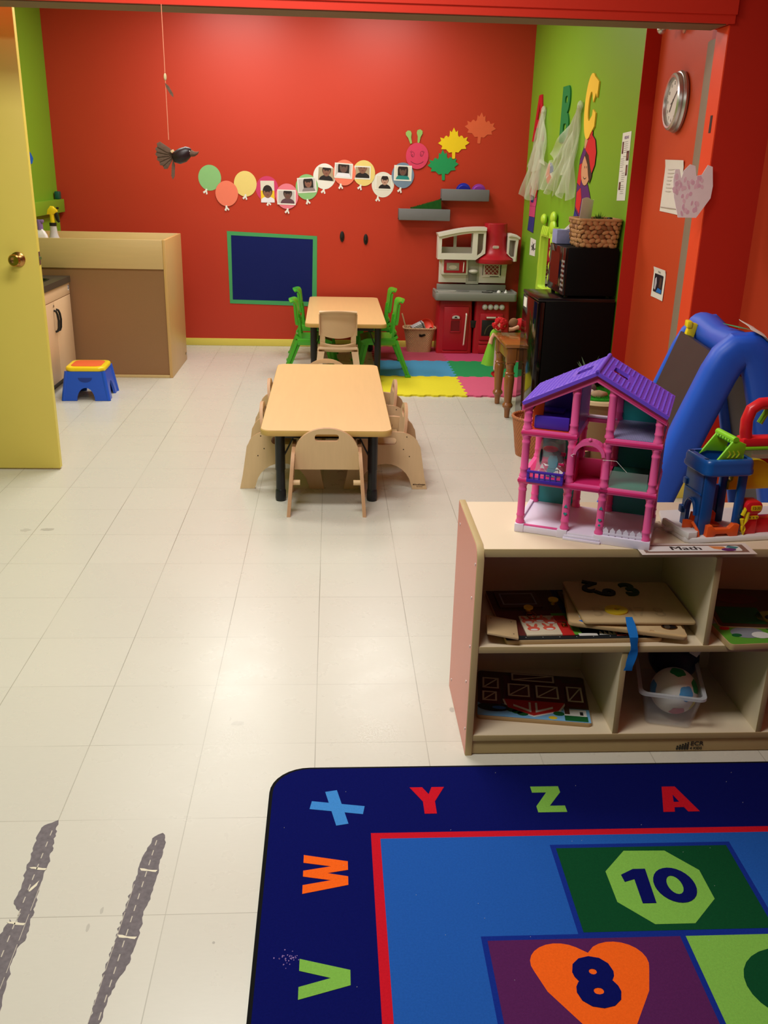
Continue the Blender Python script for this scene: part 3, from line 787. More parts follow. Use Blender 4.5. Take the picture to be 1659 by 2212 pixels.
# blue felt board framed in green tape
a = [wall_xz(*p) for p in ((490, 499), (685, 510), (684, 662), (497, 655))]
i_ = [wall_xz(*p) for p in ((499, 508), (676, 517), (674, 652), (503, 647))]
x0, z0 = a[3]
t = thing('felt_board', 'dark blue felt board taped to the red wall with a green tape border', 'board', (x0, WY - .002, z0))
MB().prism([(x - x0, z - z0) for x, z in i_], 0, .001, mat('navy_felt', (26, 34, 96), .95, .15, bump=.2, bscale=500), T=TB).build('board_panel', t)
tape = mat('green_masking_tape', (74, 160, 98), .6, .3, bump=.1)
for k in range(4):
    q = [a[k], a[(k + 1) % 4], i_[(k + 1) % 4], i_[k]]
    MB().prism([(x - x0, z - z0) for x, z in q], .0008, .0016, tape, T=TB).build('tape_strip', t)

# two small black hooks
for px, py, lb_ in ((739, 511, 'small black oval wall hook nearer the blue board'), (790, 517, 'small black oval wall hook nearer the toy kitchen')):
    x, z = wall_xz(px, py)
    t = thing('wall_hook', lb_, 'hook', (x, WY, z), 0, 'black wall hooks')
    MB().prism(oval(0, 0, .019, .044, 24), 0, .010, blackpl, T=TB, bev=.003).build('back_plate', t)
    MB().tube([(0, -.008, -.006), (0, -.022, -.02), (0, -.026, -.006), (0, -.022, .008)], .005, blackpl, 8).build('hook', t)

# ------------------------------------------------------------------ toy kitchen
kr = plastic('cherry_red_plastic', (176, 26, 40), .35); kw = plastic('warm_white_plastic', (230, 222, 210), .4); kg = plastic('mid_grey_plastic', (136, 134, 128), .45); kgl = plastic('light_grey_plastic', (186, 182, 172), .45)
kd = mat('black_print', (26, 22, 22), .5); ksil = mat('silver_plastic', (206, 202, 198), .35, .5)
def KX(cx): return .905 + (cx - 71) * .000552
def KZ(cy):
    d = 2112 - cy
    return .00056245 * d - 1.459e-8 * d * d - .012 - (.006 if d > 1000 else 0)
KO = V((1.245, 4.43, .012))
def kp(cx, cy): return (KX(cx) - KO.x, max(KZ(cy) - .0, 0))
t = thing('toy_kitchen', 'red, white and grey plastic toy kitchen standing on the rose foam tile', 'toy kitchen', tuple(KO))
def kbox(b, cx0, cy0, cx1, cy1, y0, y1, m, bev=.006):
    (x0, z1), (x1, z0) = kp(cx0, cy0), kp(cx1, cy1)
    b.box((x0, y0, z0), (x1, y1, z1), m, bev=bev)
def kprism(b, pts, y0, y1, m, holes=(), bev=0):
    b.prism([kp(*q) for q in pts], -y1, -y0, m, T=TB, holes=[[kp(*q) for q in h] for h in holes], bev=bev)
# fridge body and oven body: slightly bowed boxes
def body(cx0, cx1, cy0, nm):
    x0, x1 = kp(cx0, 0)[0], kp(cx1, 0)[0]
    zt = kp(0, cy0)[1]
    b = MB()
    rs = []
    for k in range(6):
        q = k / 5; ins = .018 * q * q
        rs.append([(x0 + (x - x0) , y, q * zt) for x, y in rrect(x0 + ins * .6, -.012 + ins, x1 - ins * .6, .22, .022, 4)])
    b.rings(rs, kr)
    return b.build(nm, t)
fb = body(125, 668, 1285, 'fridge_body'); ob = body(688, 1245, 1285, 'oven_body')
b = MB(); kbox(b, 625, 1590, 740, 1700, -.004, .10, kd, .002); b.build('dark_opening', t)  # solid black block painted as the shaded opening between the two bodies
b = MB(); kbox(b, 218, 1380, 600, 2040, -.022, .0, kr, .006)
d1 = b.build('fridge_door', t)
b = MB(); kprism(b, [(330, 1560), (330, 1515)] + [(402 + 72 * cos(rad(a)), 1515 - 38 * sin(rad(a))) for a in range(170, 5, -20)] + [(475, 1515), (475, 1560)], -.030, -.020, kr, bev=.003)
kprism(b, [(345, 1556)] + [(402 + 57 * cos(rad(a)), 1535 - 28 * sin(rad(a))) for a in range(175, 0, -20)] + [(460, 1556)], -.0315, -.029, ksil)
kprism(b, [(372, 1548), (400, 1520), (430, 1548)], -.0322, -.0312, kd)
kbox(b, 330, 1590, 470, 1755, -.0228, -.0205, mat('dark_cherry', (120, 14, 28), .4), 0)
for e4 in ((318, 1580, 332, 1768), (468, 1580, 482, 1768), (318, 1752, 482, 1768)): kbox(b, *e4, -.028, -.02, kr, .003)
b.build('water_dispenser', d1)
b = MB(); b.tube([(kp(560, 1480)[0], -.022, kp(560, 1480)[1]), (kp(560, 1490)[0], -.036, kp(560, 1500)[1]), (kp(548, 1720)[0], -.04, kp(548, 1720)[1]), (kp(537, 1945)[0], -.036, kp(537, 1945)[1]), (kp(537, 1955)[0], -.022, kp(537, 1960)[1])], .0065, mat('cream_plastic', (232, 214, 200), .4), 8); b.build('door_handle', d1)
b = MB(); kbox(b, 215, 2050, 610, 2090, -.02, 0, kr, .004); b.build('kick_panel', t)
b = MB(); kbox(b, 775, 1475, 1130, 1880, -.026, -.0, kr, .006)
d2 = b.build('oven_door', t)
b = MB(); kbox(b, 805, 1572, 1112, 1815, -.0275, -.0255, kd, .001)
for k in range(16):
    a0, a1 = rad(180 - k * 11.25), rad(180 - (k + 1) * 11.25)
    kprism(b, [(958 + 105 * cos(a0), 1790 - 150 * sin(a0)), (958 + 105 * cos(a1), 1790 - 150 * sin(a1)), (958 + 93 * cos(a1), 1790 - 138 * sin(a1)), (958 + 93 * cos(a0), 1790 - 138 * sin(a0))], -.0285, -.0275, mat('print_olive', (92, 84, 58), .5))
b.build('oven_window', d2)
b = MB(); kbox(b, 850, 1495, 1105, 1548, -.042, -.024, kr, .008); kbox(b, 868, 1518, 1010, 1542, -.0428, -.041, kw, .0003); kbox(b, 1040, 1518, 1078, 1542, -.0428, -.041, kw, .0003); b.build('door_handle', d2)
b = MB(); kbox(b, 770, 1900, 1135, 1945, -.022, 0, kr, .005); kbox(b, 770, 1955, 1135, 2085, -.022, 0, kr, .005); b.build('drawer_front', t)
for cx in (843, 930, 1017, 1105):
    b = MB(); x, z = kp(cx, 1380)
    b.lathe([(.023, 0), (.023, .006), (.0185, .008), (.018, .02), (.013, .024), (.001, .025)], ksil, 20, T=Tr(x, -.001, z) @ TB)
    b.lathe([(.024, 0), (.024, .005), (.0185, .0055)], kd, 20, T=Tr(x, -.001, z) @ TB)
    b.build('stove_knob', t)
# counter
b = MB()
x0, x1 = kp(72, 0)[0], kp(1318, 0)[0]; zc0, zc1 = kp(0, 1285)[1], kp(0, 1165)[1]
b.prism(rrect(x0, -.045, x1, .235, .03, 5), zc0, zc1, kg, bev=.01)
for sx, xx in ((1, x0), (-1, x1)):
    b.box((xx if sx > 0 else xx - .02, -.02, zc1 - .01), (xx + .02 if sx > 0 else xx, .2, zc1 + .012), kg, bev=.005)
b.box((x0 + .035, .19, zc1 - .01), (x1 - .06, .235, kp(0, 1030)[1] - .02), kg, bev=.006)
b.build('counter', t)
b = MB(); b.prism(oval(0, 0, .055, .05, 24), 0, .004, mat('basin_grey', (112, 110, 106), .5), T=Tr(kp(520, 0)[0], .10, zc1 - .001)); 
ring(b, kp(260, 0)[0], .09, .085, .055, .01, kgl, zc1 - .002, zc1 + .003, I4)
b.build('sink', t)
for cx, yy, rx in ((880, .04, .048), (1060, .11, .046)):
    b = MB(); b.prism(oval(kp(cx, 0)[0], yy, rx, .042, 28), zc1 - .001, zc1 + .004, kd, bev=.002)
    ring(b, kp(cx, 0)[0], yy, rx * .7, .03, .004, kg, zc1 + .003, zc1 + .005, I4); b.build('burner', t)
b = MB(); b.box((kp(900, 0)[0], .145, zc1 - .001), (kp(1105, 0)[0], .165, zc1 + .002), kd); b.build('stove_dial_strip', t)
# back panel
BYK = .2
b = MB(); kprism(b, [(160, 1040), (160, 660), (1212, 660), (1195, 1040)], BYK - .01, BYK + .04, kw, bev=.004); b.build('back_panel', t)
b = MB(); kbox(b, 180, 662, 592, 912, .14, BYK, kw, .010); mh = b.build('microwave_housing', t)
b = MB(); kbox(b, 218, 675, 560, 880, .130, .142, kr, .005); md = b.build('microwave_door', t)
b = MB(); kbox(b, 258, 720, 450, 840, .1285, .131, mat('print_taupe', (160, 148, 132), .5), .001)
kprism(b, oval(355, 790, 62, 32, 16), -.0 + .1275, .1288, mat('print_sand', (196, 182, 162), .5)); b.build('microwave_window', md)
b = MB(); b.tube([(kp(520, 712)[0], .13, kp(0, 712)[1]), (kp(520, 716)[0], .120, kp(0, 720)[1]), (kp(516, 790)[0], .118, kp(0, 790)[1]), (kp(516, 850)[0], .120, kp(0, 850)[1]), (kp(516, 858)[0], .13, kp(0, 858)[1])], .005, mat('cream_plastic', (232, 214, 200), .4), 8); b.build('microwave_handle', md)
b = MB(); kbox(b, 578, 660, 775, 1060, BYK - .014, BYK, kgl, .004); kbox(b, 615, 880, 745, 1010, BYK - .018, BYK - .012, kg, .004)
b.ell((kp(682, 850)[0], .165, kp(0, 855)[1]), (.042, .035, .019), kw, 20); b.build('coffee_nook', t)
b = MB(); kprism(b, [(828, 735), (1118, 735), (1110, 945), (836, 945)], BYK - .02, BYK - .008, kw, bev=.002)
kprism(b, [(862, 757), (1078, 757), (1074, 905), (866, 905)], BYK - .0215, BYK - .0195, mat('print_brick_red', (150, 50, 52), .5))
for k in range(-3, 5):
    for sgn in (-1, 1):
        p0, p1 = (866 + k * 62, 757), (866 + k * 62 + sgn * 148, 905)
        xs = sorted([p0, p1])
        def cut(p, q):
            pts = []
            for f in range(0, 21):
                u = f / 20; x, y = p[0] + (q[0] - p[0]) * u, p[1] + (q[1] - p[1]) * u
                if 864 <= x <= 1076: pts.append((x, y))
            return pts
        c = cut(p0, p1)
        if len(c) > 2:
            q = stroke(kp(*c[0]), kp(*c[-1]), .0035)
            b.prism(q, .0213 - BYK, .0222 - BYK, kw, T=TB)
for q in ((830, 750, 838, 915), (1100, 750, 1116, 915), (945, 930, 1085, 940), (862, 735, 1100, 741)): kbox(b, *q, BYK - .0225, BYK - .018, kd, 0)
b.build('lattice_window', t)
# upper cabinets
def arc_top(x0, x1, f, n=10): return [(x0 + (x1 - x0) * i / n, f(x0 + (x1 - x0) * i / n)) for i in range(n + 1)]
ft = lambda x: 262 - 108 * sin(pi / 2 * min(1, (x - 110) / 660.)) 
b = MB()
outer = [(110, 665), (690, 665), (830, 560), (830, 160)] + arc_top(830, 112, lambda x: ft(x) + 20)
h1 = [(165, 570), (165, 345)] + arc_top(165, 635, lambda x: ft(x) + 98 - (x - 165) * .02, 8) + [(635, 570)]
h2 = [(705, 600), (705, 255), (795, 252), (795, 500), (770, 560)]
kprism(b, outer, .10, .13, kw, holes=[h1, h2])
kbox(b, 111, 300, 140, 664, .102, BYK + .03, kw, .003); kbox(b, 128, 600, 690, 665, .12, BYK + .03, kw, .003)
kbox(b, 660, 240, 712, 650, .102, BYK + .03, kw, .004)
kbox(b, 132, 486, 672, 600, BYK + .012, BYK + .028, kgl, 0)
kbox(b, 366, 290, 412, 490, BYK + .008, BYK + .026, kgl, 0)
kprism(b, [(132, 490), (132, 330), (165, 330), (165, 490)], BYK + .012, BYK + .026, kgl)
kprism(b, [(640, 490), (640, 230), (672, 230), (672, 490)], BYK + .012, BYK + .026, kgl)
kprism(b, [(132, 335)] + arc_top(132, 672, lambda x: ft(x) + 40, 8) + [(672, 240)] + arc_top(672, 132, lambda x: ft(x) + 92, 8), BYK + .012, BYK + .026, kgl)
kbox(b, 700, 240, 830, 655, BYK + .0, BYK + .02, kgl, 0)
b.build('upper_cabinet', t)
b = MB()
kprism(b, [(95, 262)] + arc_top(120, 832, ft, 12) + [(832, 208)] + arc_top(832, 120, lambda x: ft(x) + 52, 12) + [(110, 310)], .085, BYK + .035, kw)
b.build('cabinet_roof', t)
b = MB()
kprism(b, [(1165, 560), (1165, 270), (1330, 318), (1300, 680), (1265, 680), (1262, 640), (1205, 600)], .10, .13, kw, holes=[[(1192, 560), (1192, 345), (1288, 352), (1278, 610), (1225, 606)]])
kprism(b, [(1165, 660), (1165, 270), (1330, 318), (1300, 680)], BYK, BYK + .02, mat('sage_grey_plastic', (170, 168, 146), .5))
kbox(b, 1296, 320, 1322, 680, .11, BYK + .02, kw, .002)
kprism(b, [(1172, 245), (1215, 240), (1290, 258), (1352, 300), (1345, 336), (1285, 302), (1215, 290), (1172, 292)], .085, BYK + .03, kw, bev=.004)
b.build('side_cabinet', t)
# hood
b = MB(); rs = []
xc = kp(1005, 0)[0]
for cy, hw, dp in ((718, 288, .185), (700, 292, .19), (650, 290, .19), (630, 270, .175), (600, 236, .15), (560, 205, .128), (500, 182, .112), (420, 175, .105), (300, 172, .10), (105, 170, .098), (96, 166, .094)):
    z = kp(0, cy)[1]; w_ = hw * .000552
    rs.append([(xc + w_ * cos(rad(a)), BYK + .02 - dp * abs(sin(rad(a))) ** .7, z) for a in range(180, 361, 10)] + [(xc + w_, BYK + .03, z), (xc - w_, BYK + .03, z)])
b.rings(rs, kr)
b.build('hood', t)
b = MB(); x, z = kp(990, 463)
b.prism(rrect(-.027, -.012, .027, .012, .0115, 5), 0, .0035, kw, T=Tr(x, BYK + .02 - .1085, z) @ TB, bev=.001)
b.prism(rrect(-.024, -.009, .024, .009, .0085, 5), .0036, .0042, kr, T=Tr(x, BYK + .02 - .1085, z) @ TB)
b.prism(rrect(-.0215, -.0068, .0215, .0068, .0062, 5), .0042, .0047, kw, T=Tr(x, BYK + .02 - .1085, z) @ TB)
b.text('little tikes', .0085, kd, T=Tr(x, BYK + .02 - .1085, z) @ TB @ Tr(0, 0, .0047), bold=.01, h=.0004)
b.build('badge', t)
# two little white pieces left on the stove
zt = KO.z + zc1 + .004
o = MB().lathe([(.017, 0), (.017, .006), (.014, .014), (.007, .020), (.0005, .021)], whitepl, 20).build('toy_dome', None, (KX(1050), KO.y + .02, zt - .003))
tag(o, 'small white dome-shaped toy on the toy stove counter', 'toy')
o = MB().lathe([(.015, 0), (.013, .006), (.006, .014), (.004, .024), (.0005, .027)], whitepl, 20).build('toy_funnel', None, (KX(1158), KO.y + .02, zt - .003))
tag(o, 'small white cone-shaped toy at the end of the toy stove counter', 'toy')

# ------------------------------------------------------------------ wicker toy basket with toys
wick = weave('natural_wicker', (214, 168, 126), 300, 44)
t = thing('wicker_basket', 'open wicker basket of play dishes on the dusky rose foam tile', 'basket', (.792, 4.51, .012))
b = MB()
def ba(k, z, ins=0): return [(x, y, z) for x, y in rrect(-k + ins, -k * .62 + ins, k - ins, k * .62 - ins, .05, 6)]
prof = [(.102, 0), (.106, .03), (.114, .09), (.122, .14), (.132, .185), (.138, .20)]
b.rings([ba(r, z) for r, z in prof] + [ba(r, z, .008) for r, z in prof[::-1]][:-1] + [ba(.1, .01, .008)], wick)
b.build('body', t)
b = MB(); b.tube([(x, y, .2) for x, y in rrect(-.136, -.084, .136, .084, .05, 6)], .008, wick, 8, closed=True); b.build('rim', t)
b = MB(); b.prism([(-.018, .008), (-.016, -.013), (.004, -.018), (.035, -.004), (.038, .002), (.025, .009), (.004, .002)], 0, .004, dark_hole, T=Tr(.01, -.0775, .150) @ TB); b.build('handle_hole', t)
chk = mat('grey_gingham', (150, 148, 150), .6); 
def gingham():
    m = bpy.data.materials.new('grey_gingham_print'); m.use_nodes = True; nt = m.node_tree; bb = nt.nodes['Principled BSDF']
    c = nt.nodes.new('ShaderNodeTexChecker'); c.inputs['Scale'].default_value = 110; c.inputs['Color1'].default_value = lin((226, 224, 224)); c.inputs['Color2'].default_value = lin((92, 90, 94))
    tc = nt.nodes.new('ShaderNodeTexCoord'); nt.links.new(tc.outputs['Object'], c.inputs['Vector']); nt.links.new(c.outputs[0], bb.inputs['Base Color']); bb.inputs['Roughness'].default_value = .5
    return m
gm2 = gingham()
t = thing('toy_canister', 'grey and white patterned toy canister tipped in the wicker basket', 'toy', (.79, 4.49, .20), rot=(rad(12), rad(-25), rad(10)))
MB().box((-.055, -.03, -.06), (.052, .03, .055), gm2, bev=.006).build('canister', t)
MB().box((.030, -.031, -.061), (.042, .031, .056), mat('slate_band', (84, 82, 86), .5), bev=.002).build('band', t)
MB().box((-.058, -.032, .0), (-.054, .032, .056), chk, bev=.002).build('end_cap', t)
o = MB().lathe([(.001, .0), (.035, .002), (.050, .014), (.060, .035), (.062, .036), (.054, .016), (.036, .006), (.001, .005)], plastic('orange_red_plastic', (232, 66, 44)), 28, T=Rx(62)).build('toy_bowl', None, (.85, 4.53, .215))
tag(o, 'orange red toy bowl leaning in the wicker basket', 'bowl')
o = MB().tube([(-.005, 0, -.02), (-.03, .0, .06), (-.06, 0, .16)], [.005, .0055, .006], birch, 8).build('wooden_stick', None, (.70, 4.50, .17))
tag(o, 'thin wooden stick leaning out of the wicker basket', 'stick')
t = thing('toy_cup', 'dark pink toy cup lying in the wicker basket beside the orange bowl', 'cup', (.862, 4.49, .185), rot=(rad(70), 0, rad(40)))
MB().lathe([(.018, 0), (.024, .045), (.026, .046), (.022, .04), (.016, .004)], plastic('raspberry_plastic', (150, 24, 62)), 20).build('cup', t)
MB().tube([(.02, 0, .012), (.04, 0, .016), (.04, 0, .034), (.022, 0, .038)], .004, plastic('raspberry_plastic', (150, 24, 62)), 8).build('cup_handle', t)
# ------------------------------------------------------------------ wall letters, cut-outs and tulle on the green wall
GX = RW
def gw(px, py): p = at(px, py, 0, GX); return (-p.y, p.z)      # wall drawing coordinates (viewer's right, up)
def gthing(name, label, cat, px, py, off=.002):
    u, z = gw(px, py)
    return thing(name, label, cat, (GX - off, -u, z)), u, z
foamm = lambda n, c: mat('craft_foam_' + n, c, .8, .25, var=.03)
# A
u, z = gw(1158, 255)
A = [(-.20, -.165), (-.115, -.165), (-.085, -.07), (.085, -.07), (.115, -.165), (.20, -.165), (.05, .165), (-.05, .165)]
o = MB().prism(A, 0, .010, foamm('red', (190, 30, 40)), T=TR, holes=[[(-.055, -.01), (.055, -.01), (0, .11)]], mtop=None).build('wall_letter', None, (GX - .001, 4.33, 1.872))
tag(o, 'red craft foam letter A on the green wall, partly behind the tulle', 'wall letter', 'wall alphabet letters')
Bo = [(-.115, -.18), (.03, -.18)] + [(.03 + .09 * cos(rad(a)), -.085 + .095 * sin(rad(a))) for a in range(-80, 85, 14)] + [(.03 + .075 * cos(rad(a)), .092 + .088 * sin(rad(a))) for a in range(-75, 91, 14)] + [(-.115, .18)]
Bh = [rrect(-.03, .07, .045, .115, .02), rrect(-.03, -.115, .055, -.06, .02)]
o = MB().prism(Bo, 0, .010, foamm('green', (40, 120, 62)), T=TR, holes=Bh).build('wall_letter', None, (GX - .001, 3.47, 1.858))
tag(o, 'dark green craft foam letter B on the green wall', 'wall letter', 'wall alphabet letters')
Co = [(.118 * cos(rad(a)), .0 + .19 * sin(rad(a))) for a in range(38, 325, 11)] + [(.125, -.105), (.095, -.03), (.055, -.06), (.042, -.02)]
Co = [(.125 * cos(rad(a)) - .02, .19 * sin(rad(a))) for a in range(62, 312, 10)] + [(.125, -.12), (.13, -.045), (.06, -.02), (.052, -.055)] + [(.045 * cos(rad(a)) - .01, .085 * sin(rad(a))) for a in range(300, 55, -14)] + [(.05, .02), (.10, .07), (.13, .04), (.142, .13)]
o = MB().prism(Co, 0, .010, foamm('yellow', (242, 196, 66)), T=TR).build('wall_letter', None, (GX - .001, 2.80, 1.87))
tag(o, 'yellow craft foam letter C on the green wall', 'wall letter', 'wall alphabet letters')

# two paper children
skin_p = P('skin_peach', (206, 150, 112)); hair_b = P('hair_brown', (74, 52, 40)); red_p = P('red', (206, 46, 46)); pur_p = P('purple', (96, 46, 104)); navy_p = P('navy', (58, 56, 130)); blond_p = P('blond', (190, 158, 116)); pinkp = P('hot_pink', (206, 76, 120)); out_p = P('outline', (50, 36, 36))
FX = 1.5
t = thing('paper_child', 'paper cut-out child with a red cap and purple jacket on the green wall', 'wall decoration', (GX - .001, 2.80, 1.20))
def flat(nm, poly, m, h0=.0, h1=.0014, parent=None):
    b = MB()
    poly = [(x * FX, y) for x, y in poly]
    cx = sum(p[0] for p in poly) / len(poly); cy = sum(p[1] for p in poly) / len(poly)
    b.prism([(cx + (x - cx) * 1.05, cy + (y - cy) * 1.04) for x, y in poly], h0, h1 - .0003, out_p, T=TR)
    b.prism(poly, h1 - .0003, h1, m, T=TR)
    return b.build(nm, parent)
flat('trousers', [(-.17, -.10), (-.085, -.10), (-.03, .07), (-.02, .12), (-.12, .10)], navy_p, 0, .0012, t)
flat('jacket', [(-.13, .06), (-.03, .0), (.06, .02), (.13, .10), (.09, .16), (.05, .21), (-.01, .25), (-.05, .36), (-.02, .42), (-.06, .44), (-.115, .36), (-.13, .22)], pur_p, .0, .0018, t)
flat('jacket_panel', [(-.12, .07), (-.05, .03), (-.03, .12), (-.06, .19), (-.12, .16)], red_p, .0018, .0026, t)
flat('sleeve', [(-.13, .22), (-.075, .20), (-.055, .28), (-.075, .34), (-.115, .33)], red_p, .0018, .0026, t)
flat('hand', [(-.06, .43), (-.015, .42), (-.01, .47), (-.03, .505), (-.06, .48)], skin_p, .0018, .0026, t)
f = flat('face', [(.0 + .075 * cos(rad(a)), .30 + .095 * sin(rad(a))) for a in range(0, 360, 18)], skin_p, .002, .0032, t)
flat('hair', [(-.03, .38), (.02, .33), (.045, .27), (.075, .22), (.10, .26), (.11, .36), (.07, .44), (0, .44)], hair_b, .003, .0040, t)
flat('cap', [(-.035, .42), (.03, .385), (.075, .31), (.10, .28), (.135, .33), (.14, .40), (.11, .47), (.06, .50), (.0, .48)], red_p, .0035, .0048, t)
flat('pompom', [(.03 + .03 * cos(rad(a)), .51 + .028 * sin(rad(a))) for a in range(0, 360, 24)], red_p, .0035, .0052, t)
b = MB()
for k in range(8):
    a0, a1 = rad(200 + k * 16), rad(216 + k * 16)
    b.prism(stroke((-.008 + .042 * cos(a0), .265 + .02 * sin(a0)), (-.008 + .042 * cos(a1), .265 + .02 * sin(a1)), .005), .0032, .0036, out_p, T=TR)
b.prism(oval(-.03, .315, .006, .008, 10), .0032, .0036, out_p, T=TR); b.prism(oval(.012, .315, .006, .008, 10), .0032, .0036, out_p, T=TR)
b.build('smile', f)
FX = 1.35
t = thing('paper_child', 'paper cut-out child with long blond hair and pink clothes, half behind the tulle', 'wall decoration', (GX - .001, 4.36, 1.03))
flat('boots', [(-.10, .0), (.07, -.01), (.085, .11), (-.075, .11)], navy_p, 0, .0012, t)
flat('trousers', [(-.085, .11), (.08, .11), (.09, .20), (-.08, .20)], pinkp, .0, .0016, t)
flat('tunic', [(-.08, .19), (.09, .19), (.11, .27), (-.095, .27)], pinkp, .001, .0020, t)
flat('jacket', [(-.10, .26), (.09, .26), (.12, .33), (.11, .42), (-.11, .42), (-.13, .33)], red_p, .001, .0024, t)
flat('mitten', [(-.05, .22), (.02, .22), (.03, .27), (-.02, .29), (-.06, .27)], navy_p, .0024, .003, t)
f = flat('face', [(.02 + .095 * cos(rad(a)), .50 + .11 * sin(rad(a))) for a in range(0, 360, 18)], skin_p, .002, .0032, t)
flat('hair', [(-.11, .38), (-.03, .30), (.02, .34), (.01, .45), (.03, .55), (.10, .60), (.04, .66), (-.06, .65), (-.13, .55)], blond_p, .0032, .0044, t)

# beach-ball cut-out
u, z = gw(1188, 375)
t = thing('paper_ball', 'small round red, blue and white paper ball on the green wall between the tulle', 'wall decoration', (GX - .001, -u, z))
MB().prism(oval(0, 0, .125, .078, 28), 0, .001, white_p, T=TR).build('disc', t)
for a0, a1, c, nm in ((100, 200, P('coral', (226, 108, 84)), 'coral_panel'), (10, 95, P('cobalt', (44, 84, 160)), 'blue_panel'), (210, 330, P('scarlet', (226, 70, 44)), 'scarlet_panel')):
    MB().prism([(0, 0)] + oval(0, 0, .123, .076, 10, a0, a1), .001, .0014, c, T=TR).build(nm, t)

# tulle drape pinned at two points
tul = mat('pale_tulle', (224, 228, 206), .9, .1, var=.12, scale=25, stretch=(1, 1, .1), alpha=.40)
TG = Tr(GX, 0, 0) @ TR
PA, PB = gw(1180, 238), gw(1260, 228)
b = MB()
def fan(top, w0, bl, br, nfold, depth, seed, sag=.0):
    R = random.Random(seed); ph = [R.uniform(0, 6) for _ in range(3)]
    def fn(u, v):
        xt = top[0] + (u - .5) * w0
        xb = bl[0] + (br[0] - bl[0]) * u
        zb = bl[1] + (br[1] - bl[1]) * u + .022 * sin(u * nfold * 4 + ph[0])
        q = v ** 1.15
        x = xt + (xb - xt) * q; zz = top[1] + (zb - top[1]) * v - sag * sin(pi * v) * sin(pi * u)
        d = .016 + depth * (.25 + .75 * v) * (.5 + .5 * sin(u * nfold * 2 * pi + ph[1] + v * 1.2)) + .012 * sin(u * 13 + v * 9 + ph[2])
        return tuple(TG @ V((x, zz, d)))
    return fn
b.grid(fan(PA, .06, gw(1135, 425), gw(1163, 428), 4, .04, 1), 48, 24, tul)
b.grid(fan(PA, .05, gw(1150, 375), gw(1188, 350), 3, .03, 2), 40, 20, tul)
b.grid(fan(PB, .05, gw(1188, 412), gw(1243, 428), 6, .05, 3), 60, 24, tul)
b.grid(fan((PB[0] - .03, PB[1] - .02), .05, gw(1197, 340), gw(1240, 400), 4, .03, 4), 40, 20, tul)
def swag(u, v):
    a, c = gw(1150, 350), gw(1205, 352)
    x = a[0] + (c[0] - a[0]) * u; zz = a[1] + (c[1] - a[1]) * u - .20 * v * (.4 + .6 * sin(pi * u)) + .02 * sin(u * 15)
    return tuple(TG @ V((x, zz, .02 + .02 * sin(u * 16 + v * 4))))
b.grid(swag, 40, 12, tul)
def knot(p): b.ell(tuple(TG @ V((p[0], p[1], .02))), (.018, .035, .03), tul, 12)
knot(PA); knot(PB)
tag(b.build('tulle_drape'), 'pale green-white tulle draped from two points over the green wall letters', 'fabric drape')

# printed sheets on walls
txt = mat('print_text_grey', (150, 140, 140), .7); brownpic = mat('print_maroon_brown', (78, 44, 42), .5)
def sheet(name, label, cat, corners, T, origin, lines=(), pics=(), m=None, group=None):
    pass
u0, z0 = gw(1343, 285); u1, z1 = gw(1343, 433)
t = thing('instruction_strip', 'long narrow paper strip with printed text and small pictures near the basket', 'notice', (GX - .001, 2.0, 1.518))
b = MB(); b.prism([(-.078, -.178), (.078, -.178), (.078, .178), (-.078, .178)], 0, .0008, white_p, T=TR @ Rz(2)); b.build('sheet', t)
b = MB()
b.text('VISIONS', .022, mat('print_violet', (130, 104, 150), .6), T=TR @ Rz(2) @ Tr(0, .150, .0008), bold=.02)
R = random.Random(5)
for k in range(26):
    zz = .13 - k * .0108
    x0 = -.03 if (k < 8 or 14 < k) else -.07
    if k % 7 == 6: continue
    b.prism([(x0, zz), (x0 + R.uniform(.05, .085), zz), (x0 + .05, zz - .003), (x0, zz - .003)], .0008, .0011, txt, T=TR @ Rz(2))
b.build('printed_text', t)
for x, zz, w, h in ((-.052, .10, .026, .062), (.05, .055, .045, .05), (.052, -.02, .03, .055), (-.045, -.10, .032, .042)):
    b = MB(); b.prism([(x - w / 2, zz - h / 2), (x + w / 2, zz - h / 2), (x + w / 2, zz + h / 2), (x - w / 2, zz + h / 2)], .0011, .0015, brownpic, T=TR @ Rz(2))
    b.prism(oval(x, zz, w * .25, h * .3, 12), .0015, .0017, mat('print_rust', (140, 84, 70), .5), T=TR @ Rz(2)); b.build('picture', t)
u, z = gw(1151, 534)
t = thing('ink_drawing', 'small white card with a dark ink sketch low on the green wall', 'picture', (GX - .001, -u, z))
MB().prism([(-.105, -.068), (.105, -.062), (.105, .062), (-.105, .068)], 0, .0008, white_p, T=TR).build('card', t)
b = MB(); R = random.Random(11)
for k in range(26):
    a, c = (R.gauss(0, .035), R.gauss(0, .02)), (R.gauss(0, .035), R.gauss(0, .02))
    if (V(a) - V(c)).length > .01: b.prism(stroke(a, c, .006), .0008, .0011, mat('ink_grey', (92, 86, 84), .8), T=TR)
b.build('sketch', t)

